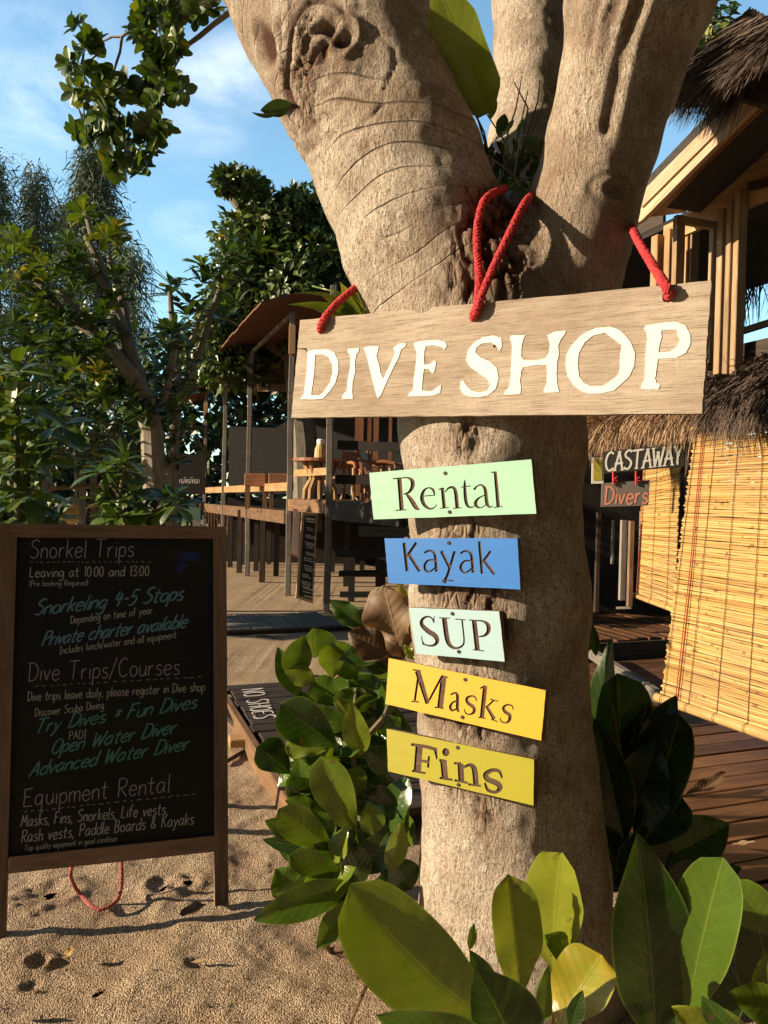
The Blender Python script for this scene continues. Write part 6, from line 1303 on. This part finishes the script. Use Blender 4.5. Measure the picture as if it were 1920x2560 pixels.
its = [
 (ZW4(1100, 1010), ZW4(905, 672), 2.66, 91, .50, dict(d2=2.60, shape=O, roll=-25, fold=.3)), (ZW4(760, 1010), ZW4(508, 925), 2.60, 53, .70, dict(roll=20)), (ZW4(985, 1215), ZW4(742, 1000), 2.60, 73, .42, dict(roll=-10, shape=O)),
 (ZW4(1340, 1170), ZW4(1025, 985), 2.66, 73, .30, dict(roll=15)), (ZW4(1180, 1200), ZW4(1040, 1050), 2.63, 56, .45, dict(roll=-40)), (ZW4(950, 1560), ZW4(478, 1200), 2.52, 112, .20, dict(d2=2.46, shape=O, roll=-12, fold=.35)),
 (ZW4(870, 1580), ZW4(512, 1545), 2.50, 64, .58, dict(roll=35, shape=O, wav=.06)), (ZW4(1140, 1620), ZW4(1060, 1192), 2.48, 67, .62, dict(d2=2.42, roll=-15)), (ZW4(1020, 1290), ZW4(938, 1140), 2.54, 30, .60, dict(roll=20)),
 (ZW4(1330, 1390), ZW4(1140, 1215), 2.62, 64, .15, dict(roll=10)), (ZW4(1350, 1600), ZW4(1180, 1450), 2.66, 51, .20, dict(roll=-20)), (ZW4(1420, 1500), ZW4(1250, 1260), 2.68, 44, .2, dict(roll=30)), (ZW4(1190, 1640), ZW4(905, 1480), 2.56, 40, .45, dict(roll=50)), (ZW4(1240, 1680), ZW4(890, 1600), 2.58, 38, .3, dict(roll=40)),
 (ZW4(1540, 1700), ZW4(1480, 1290), 2.75, 33, .4, dict(roll=30)), (ZW4(1500, 1400), ZW4(1400, 1200), 2.75, 29, .3, dict(roll=-30)),
 (ZY2(690, 930), ZY2(495, 470), 2.48, 98, .55, dict(d2=2.42, roll=-20, shape=O, bend=.2)), (ZY2(725, 735), ZY2(625, 535), 2.52, 78, .45, dict(roll=10, shape=O)), (ZY2(980, 720), ZY2(730, 600), 2.56, 60, .22, dict(roll=20, wav=.07)), (ZY2(880, 900), ZY2(1000, 580), 2.52, 80, .24, dict(roll=-30, bend=.22)),
 (ZY2(560, 1010), ZY2(235, 765), 2.46, 86, .50, dict(d2=2.38, roll=-12, shape=O)), (ZY2(360, 930), ZY2(150, 835), 2.48, 48, .42, dict(roll=10)), (ZY2(600, 1020), ZY2(143, 945), 2.50, 50, .10, dict(roll=-25)), (ZY2(460, 770), ZY2(268, 715), 2.52, 38, .50, dict(roll=30)),
 (ZY2(560, 1085), ZY2(640, 862), 2.42, 50, .60, dict(roll=-35, shape='lance')), (ZY2(795, 920), ZY2(765, 722), 2.44, 64, .50, dict(roll=5)), (ZY2(885, 1140), ZY2(955, 838), 2.44, 54, .70, dict(roll=25)), (ZY2(740, 1150), ZY2(880, 890), 2.46, 80, .08, dict(roll=0)),
 (ZY2(640, 1170), ZY2(300, 1040), 2.42, 62, .48, dict(d2=2.36, roll=-5, shape=O)), (ZY2(640, 1180), ZY2(200, 1265), 2.40, 52, .38, dict(roll=-20)), (ZY2(660, 1200), ZY2(88, 1420), 2.36, 82, .44, dict(d2=2.28, roll=-10)), (ZY2(690, 1110), ZY2(520, 1270), 2.36, 34, .55, dict(roll=55)), (ZY2(640, 1300), ZY2(458, 1590), 2.34, 62, .46, dict(d2=2.28, roll=-15)),
 (ZY2(730, 1420), ZY2(592, 1560), 2.40, 42, .66, dict(roll=40)), (ZY2(800, 1610), ZY2(704, 1665), 2.36, 32, .80, dict(roll=20)), (ZY2(960, 1230), ZY2(1010, 1090), 2.52, 44, .5, dict(roll=-20)), (ZY2(770, 700), ZY2(870, 560), 2.61, 50, .2, dict(roll=15)), (ZY2(720, 1000), ZY2(690, 880), 2.48, 40, .35, dict(roll=60)),
 (ZY2(940, 1180), ZY2(860, 1000), 2.56, 70, .06, {}), (ZY2(800, 1200), ZY2(930, 1330), 2.54, 60, .12, dict(roll=20)), (ZY2(760, 1260), ZY2(620, 1380), 2.46, 60, .10, {}), (ZY2(850, 620), ZY2(560, 500), 2.66, 56, .12, dict(roll=10)), (ZY2(900, 470), ZY2(780, 330), 2.70, 50, .25, dict(roll=-20)), (ZY2(1000, 480), ZY2(890, 260), 2.72, 44, .2, dict(roll=20))]
for k in range(105):
    u, v = random.uniform(690, 1030), random.uniform(1640, 2300)
    if u < 700 + abs(v - 2000) * .12 - 20: u += 90
    an = random.uniform(-2.6, .3); L_ = random.uniform(70, 150)
    its.append(((u, v), (u + L_ * math.cos(an), v + L_ * math.sin(an) * .9), 2.60 + random.uniform(-.10, .2) - max(0, v - 2000) * .0004, random.uniform(55, 92), random.uniform(.05, .58), dict(roll=random.uniform(-50, 50), shape=random.choice((E, O)), ns=12, nt=3)))
its = [(i_[0], i_[1], i_[2], i_[3], min(.72, i_[4] * 1.1 + .08)) + tuple(i_[5:]) for i_ in its]
its = [i_ for i_ in its if i_[1][0] < 1045 and not (i_[1][0] > 965 and 1740 < i_[1][1] < 2010 and i_[2] < 2.45)]
plant('broadleaf_plant', 'glossy broad leaved shrub between the dark boardwalk and the tree trunk', 'shrub', rt,
      [[rt, P(915, 2300, 2.50), hub1, hub2, hub3, P(890, 1720, 2.56)], [hub1, P(860, 2200, 2.46), P(800, 2230, 2.40)], [hub2, P(830, 1960, 2.48)], [hub3, P(960, 1800, 2.58)]], its)
dl = thing('dead_leaf_cluster', 'large curled brown and yellow leaves left of the pale blue board', 'leaves', P(1005, 1660, 2.3))
mb = MB(); px_leaf(mb, ZW4(1500, 820), ZW4(1330, 215), 2.46, 118, .42, roll=-25, wav=.20, bend=.12, rip=.03, shape=O); px_leaf(mb, ZW4(1380, 780), ZW4(1040, 600), 2.50, 95, .06, roll=20, wav=.1); mb.build('brown_leaves', M['dry'], dl, smooth=True)
mb = MB(); px_leaf(mb, ZW4(1540, 560), ZW4(1450, 190), 2.52, 40, .86, roll=10, wav=.08); px_leaf(mb, ZW4(1180, 560), ZW4(880, 330), 2.52, 55, .30, roll=-10, wav=.12); px_leaf(mb, ZW4(1570, 830), ZW4(1500, 700), 2.45, 24, .8, wav=.2); mb.build('yellow_leaves', M['leaf'], dl, smooth=True)
mb = MB(); mb.tube([hub3, P(960, 1790, 2.44), P(1012, 1650, 2.46)], [.008, .007, .005], 6); mb.build('stem', M['stem'], dl)
# ------------------------------------------------------------------ large leaves in the foreground
r1 = G(1330, 2760)
plant('foreground_plant', 'giant olive green leaves crossing the foot of the tree trunk', 'plant', r1,
      [[r1, P(1330, 2640, 1.62), P(1340, 2480, 1.66), P(1370, 2420, 1.68)], [P(1330, 2640, 1.62), P(1240, 2580, 1.55)], [P(1330, 2640, 1.62), P(1410, 2560, 1.6)]],
      [(ZY2(1480, 2020), ZY2(662, 1222), 1.56, 212, .70, dict(d2=1.42, roll=-18, bend=.10, fold=.30, rip=.012, nv=8, shape='oblong', sweep=-.03, wav=.02)),
       (ZY2(1700, 2330), ZY2(1392, 1705), 1.40, 185, .24, dict(d2=1.36, roll=15, fold=.25, rip=.012, nv=7)), (ZY2(1560, 2180), ZY2(818, 1990), 1.30, 105, .52, dict(roll=-25, rip=.02)),
       (ZY3(228, 1790), ZY3(165, 1128), 1.72, 120, .74, dict(shape='oblong', wav=.05, d2=1.66, roll=18, fold=.35, rip=.016, nv=7)), (ZY3(420, 1660), ZY3(470, 1000), 1.78, 136, .80, dict(shape='oblong', d2=1.70, roll=-28, rip=.018, nv=6, fold=.2, wav=.05)),
       (ZY3(580, 1640), ZY3(375, 1470), 1.70, 76, .66, dict(roll=20, wav=.06)), (ZY3(420, 2040), ZY3(700, 1590), 1.52, 150, .90, dict(d2=1.56, roll=-22, rip=.005, wav=.05, shape=O)),
       (ZY3(370, 1960), ZY3(400, 1640), 1.60, 56, .62, dict(roll=20)), (ZY3(520, 2010), ZY3(590, 1790), 1.45, 42, .1, dict(roll=0)), (ZY3(100, 1900), ZY3(-60, 1560), 1.85, 60, .35, dict(roll=20)), (ZY2(1360, 1600), ZY2(1385, 1440), 1.95, 22, .68, dict(roll=20))])
r2 = G(1760, 2900)
plant('corner_plant', 'tall upright dark and mid green leaves at the right corner', 'plant', r2,
      [[r2, P(1720, 2680, 1.65), P(1700, 2560, 1.7)], [P(1720, 2680, 1.65), P(1850, 2560, 1.7)]],
      [(ZY3(1010, 2060), ZY3(905, 905), 1.74, 196, .18, dict(wav=.03, d2=1.66, roll=22, fold=.22, rip=.004)), (ZY3(1195, 1910), ZY3(1400, 1038), 1.70, 152, .52, dict(shape='oblong', d2=1.62, roll=-18, fold=.22, rip=.012)),
       (ZY3(1760, 1500), ZY3(1450, 1160), 1.80, 110, .60, dict(roll=-20, rip=.02, shape=O)), (ZY3(1560, 2040), ZY3(1112, 1890), 1.50, 84, .78, dict(roll=-30, wav=.05)), (ZY3(1800, 1960), ZY3(1440, 1800), 1.55, 96, .66, dict(roll=15)),
       (ZY3(1650, 1990), ZY3(1640, 1560), 1.60, 80, .70, dict(roll=25)), (ZY3(1720, 2000), ZY3(1560, 1230), 1.85, 150, .10, dict(roll=10)), (ZY3(1350, 2050), ZY3(1300, 1480), 1.85, 150, .08, {}), (ZY3(1130, 2000), ZY3(1150, 1500), 1.9, 110, .12, dict(roll=-20)), (ZY3(1480, 2060), ZY3(1280, 1820), 1.45, 60, .35, dict(roll=-30))])
# shrub in the deep shade right of the trunk
r3 = G(1560, 2290)
its = []
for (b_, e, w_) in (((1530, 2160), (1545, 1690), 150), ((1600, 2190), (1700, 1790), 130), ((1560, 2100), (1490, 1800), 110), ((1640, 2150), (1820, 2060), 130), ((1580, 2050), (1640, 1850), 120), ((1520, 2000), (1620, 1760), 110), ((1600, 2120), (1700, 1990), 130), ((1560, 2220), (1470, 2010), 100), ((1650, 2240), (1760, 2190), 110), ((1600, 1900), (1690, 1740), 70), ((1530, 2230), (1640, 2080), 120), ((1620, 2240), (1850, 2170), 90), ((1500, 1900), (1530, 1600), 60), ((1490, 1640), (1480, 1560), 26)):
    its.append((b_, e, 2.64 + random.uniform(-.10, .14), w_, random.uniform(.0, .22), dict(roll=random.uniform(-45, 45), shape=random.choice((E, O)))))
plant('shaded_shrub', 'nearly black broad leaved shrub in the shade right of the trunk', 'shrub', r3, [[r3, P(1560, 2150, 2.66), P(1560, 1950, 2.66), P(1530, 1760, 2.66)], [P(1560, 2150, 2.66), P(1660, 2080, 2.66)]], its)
# ------------------------------------------------------------------ plants growing in the fork
f1 = thing('nest_fern', 'single tall upright green frond growing from the fork against sky', 'fern', P(1218, 300, 2.62))
mb = MB(); px_leaf(mb, (1217, 285), (1088, -60), 2.46, 122, .74, d2=2.30, roll=-14, rip=.012, nv=13, bend=.05, shape='strap', fold=.12, wav=.03); mb.build('frond', M['leaf'], f1, smooth=True)
f2 = thing('fork_plant', 'small straggly plant with wiry stems and roots in the fork', 'plant', P(1265, 470, 2.5))
mb = MB()
for pts in ([(1250, 460), (1270, 330), (1290, 270), (1305, 190)], [(1270, 430), (1300, 320), (1320, 225)], [(1290, 420), (1330, 300), (1345, 250), (1350, 200)], [(1300, 400), (1340, 310), (1365, 240)], [(1310, 330), (1320, 270), (1285, 205)], [(1230, 430), (1210, 330), (1155, 215), (1160, 260)], [(1240, 450), (1195, 300), (1150, 225)], [(1280, 440), (1260, 350), (1200, 260)], [(1290, 470), (1310, 390), (1310, 300)]):
    mb.tube([P(u, v, 2.56 + k * .015) for k, (u, v) in enumerate(pts)], np.linspace(.0042, .0018, len(pts)), 5)
mb.build('stems', M['stem'], f2); mb = MB()
for pts in ([(1300, 470), (1285, 440), (1220, 390), (1170, 385), (1140, 405)], [(1235, 400), (1215, 450), (1190, 470), (1160, 500)], [(1285, 440), (1290, 400), (1300, 350)], [(1275, 495), (1300, 460), (1320, 445), (1345, 440)], [(1200, 440), (1225, 470), (1228, 460)], [(1260, 480), (1290, 455), (1330, 442)]):
    mb.tube([P(u, v, 2.40 + k * .01) for k, (u, v) in enumerate(pts)], np.linspace(.0050, .0025, len(pts)), 5)
mb.build('roots', M['branch'], f2); mb = MB()
for b_, e, w_, ti in (((1250, 335), (1262, 285), 30, .25), ((1225, 300), (1238, 240), 22, .62), ((1260, 330), (1285, 300), 14, .7), ((1310, 340), (1350, 385), 40, .15), ((1330, 390), (1355, 350), 40, .12), ((1265, 350), (1268, 395), 10, .72), ((1195, 340), (1192, 375), 12, .6), ((1160, 215), (1160, 270), 9, .6), ((1190, 230), (1192, 290), 9, .5), ((1265, 450), (1315, 480), 26, .55), ((1325, 490), (1340, 445), 24, .72), ((1305, 480), (1300, 500), 16, .45), ((1240, 320), (1255, 345), 12, .35), ((1290, 330), (1310, 300), 9, .6), ((1220, 400), (1210, 360), 16, .1), ((1255, 420), (1240, 380), 22, .05), ((1300, 420), (1320, 380), 28, .05), ((1335, 440), (1350, 400), 26, .08)):
    px_leaf(mb, b_, e, 2.50 + random.uniform(-.03, .08), w_, ti, roll=random.uniform(-30, 30), ns=8, nt=2)
for k in range(60):
    u, v = random.uniform(1205, 1350), random.uniform(380, 480); px_leaf(mb, (u, v), (u + random.uniform(-30, 30), v - random.uniform(5, 45)), 2.58 + random.uniform(0, .1), random.uniform(8, 20), random.uniform(0, .2), roll=random.uniform(-60, 60), ns=6, nt=2)
mb.build('foliage', M['leaf'], f2, smooth=True)
f3 = thing('trunk_orchid', 'yellow green strap leaved plant behind the left end of the plank sign', 'plant', P(900, 800, 2.5))
mb = MB()
for b_, e, w_, ti, sw in (((905, 795), (722, 762), 22, .55, .10), ((890, 800), (745, 870), 16, .5, -.15), ((905, 800), (850, 705), 40, .72, .05), ((915, 800), (892, 695), 44, .78, .0), ((925, 800), (918, 720), 40, .6, .0), ((890, 800), (805, 740), 30, .6, .1), ((900, 805), (780, 770), 18, .62, .05), ((930, 780), (940, 730), 24, .5, 0), ((885, 800), (830, 720), 26, .5, .1), ((905, 800), (735, 735), 10, .5, .2)):
    px_leaf(mb, b_, e, 2.44, w_, min(.8, ti + .12), d2=2.38, roll=-38 + random.uniform(-15, 15), sweep=sw, ns=14, nt=3, shape='lance')
mb.tube([P(905, 790, 2.5), P(840, 730, 2.52), P(780, 715, 2.54)], .003, 5); mb.build('foliage', M['leaf'], f3, smooth=True)
f4 = thing('side_leaf', 'dark leaf and curled tip poking out behind the left limb', 'plant', P(700, 270, 2.4))
mb = MB(); px_leaf(mb, (735, 262), (652, 276), 2.42, 40, .22, roll=-10, ns=12, nt=3); px_leaf(mb, (700, 280), (630, 280), 2.38, 10, .2, sweep=-.12, ns=12, nt=2); px_leaf(mb, (880, 600), (838, 585), 2.6, 50, .3, roll=10, ns=10, nt=3); px_leaf(mb, (890, 640), (850, 610), 2.6, 30, .4, roll=10, ns=10, nt=3); mb.build('foliage', M['leaf'], f4, smooth=True)
# ------------------------------------------------------------------ litter on the sand and deck
def litter(u, v, du, dv, wpx, tint, label, z=.012, mat='dry', roll=0, gz_=None):
    a, b_ = G(u, v, z), G(u + du, v + dv, z + .012); o = thing('fallen_leaf', label, 'leaf', a, 'fallen leaves'); mb = MB(); D = b_ - a; L = D.length
    d = (a - CAMLOC).y; leaves(mb, [tuple(a)], [tuple(D)], [(random.uniform(-.3, .3), -.35, 1)], [L], [wpx / F * d], -.25, .7, tint, 10, 3, 'ellip', .05, .03, .12, 6); mb.build('blade', M[mat], o, smooth=True)
litter(448, 2286, 72, -12, 34, .10, 'dark brown curled leaf on sand near the chalkboard right leg', .015)
litter(826, 2368, 38, 62, 60, .25, 'crisp brown curled leaf under the broad leaved shrub', .02)
litter(163, 2392, 24, -16, 24, .95, 'small bright yellow leaf beside a dent in the sand', .014)
litter(28, 2540, 40, -10, 18, .22, 'reddish brown leaf at the bottom left photo corner', .010)
litter(476, 2405, 50, 0, 10, .75, 'pale sliver of leaf lying alone right of the sand centre', .008)
litter(1715, 1985, 90, -28, 34, .35, 'long curled dry leaf on the brown deck beside the shaded shrub', .14)
litter(1690, 2045, 100, 18, 22, .55, 'thin pale dry leaf on the brown deck closer to the corner leaves', .14)
litter(1830, 2110, 60, 6, 16, .55, 'small pale dry leaf on the deck at the right photo edge', .14)
sk = thing('twig', 'thin dark twig slanting up from the sand under the giant leaf', 'twig', G(868, 2570)); mb = MB(); mb.tube([G(868, 2575, .005), P(905, 2490, 1.75), P(938, 2410, 1.82)], [.004, .004, .003], 6); mb.build('twig', M['timber_brown'], sk)
for k, (u, v, du, dv) in enumerate(((770, 1640, 45, -14), (640, 1590, 60, 8), (775, 1690, 40, 6))):
    o = thing('twig', ('short dark twig on the sand just left of the shrub top', 'long thin twig on sand nearest the grey plank path', 'dark bent twig where the boardwalk planks begin')[k], 'twig', G(u, v)); mb = MB(); mb.tube([G(u, v, .01), G(u + du * .5, v + dv * .5 - 4, .02), G(u + du, v + dv, .01)], [.008, .009, .005], 6, jit=.4); mb.build('twig', M['timber_dark'], o)
mb = MB(); n = 700; pts = []
while len(pts) < n:
    u, v = random.uniform(-20, 900), random.uniform(2000, 2620); g = G(u, v)
    pts.append((g.x, g.y, gz(g.x, g.y) + .004))
D = unit(n) * np.array([1, 1, .15]); leaves(mb, pts, D, np.array([0, 0, 1.0]) + .4 * unit(n), rng.uniform(.006, .022, n), rng.uniform(.002, .006, n), .1,   .3, .25 + rng.random(n) * .5, 2, 1, 'ellip')
db = mb.build('sand_litter', M['dry']); _set(db, 'tiny scraps of bark and leaf strewn on the sand', 'litter', kind='stuff')
# ------------------------------------------------------------------ unseen canopy and trees, added to block sky light and cast shade
mb = MB()
for k in range(150):
    x, y = random.uniform(-3.4, 7.0), random.uniform(-6.5, 5.0); r = random.uniform(.8, 1.2)
    blob_leaves(mb, (x, y, random.uniform(5.6, 6.6) + max(0, -x) * .25), r, 70, .42, .3, .6, .1)
mb.build('crown', M['leaf_dark'], tree)  # out-of-view canopy, added to cut the light from overhead
def unseen_tree(label, x, y, h_, blobs, name='unseen_tree'):
    o = thing(name, label, 'tree', (x, y, 0), 'unseen trees added for shade'); mb = MB(); mb.tube([(x, y, 0), (x + .1, y, h_ * .4), (x - .1, y + .1, h_ * .8)], [.2, .16, .06], 8, jit=.1); mb.build('trunk', M['branch'], o); mb = MB()
    for dx, dy, z, r, n in blobs: blob_leaves(mb, (x + dx, y + dy, z), r, n, .30, .3, .62, .2)
    mb.build('crown', M['leaf_dark'], o)
YT = [('unseen leafy tree added left of the yard for shade', -8.5, 7.9, 4, [(0, 0, 3.3, .8, 600), (.2, .7, 3.4, .75, 500), (-.2, -.6, 3.2, .7, 400)]),
      ('unseen leafy tree added behind the viewer to block sky light', .5, -3.5, 5, [(0, 0, 4.2, 2.2, 900), (-2.0, 0, 3.6, 2.0, 700), (2.2, 0, 3.6, 2.0, 800), (0, 0, 2.2, 1.8, 800), (2.6, .2, 1.9, 1.8, 800), (-2.4, -.5, 1.9, 1.8, 500), (0, 0, .9, 1.6, 500), (2.4, 0, .8, 1.6, 500)]),
      ('unseen leafy tree added right of the viewer to block sky light', 5.2, -.6, 5, [(0, 0, 4.0, 2.1, 1000), (0, 1.6, 3.6, 1.9, 800), (0, -1.8, 3.6, 1.9, 900), (0, 0, 2.0, 1.8, 800), (0, 1.8, 1.6, 1.7, 700), (0, -2.0, 1.8, 1.7, 700), (-1.2, .8, 4.9, 1.6, 700), (0, 0, .8, 1.6, 500), (-1, -2.6, .9, 1.5, 500), (-.8, -2.8, 3.2, 1.7, 700)])]
for a in YT: unseen_tree(*a)
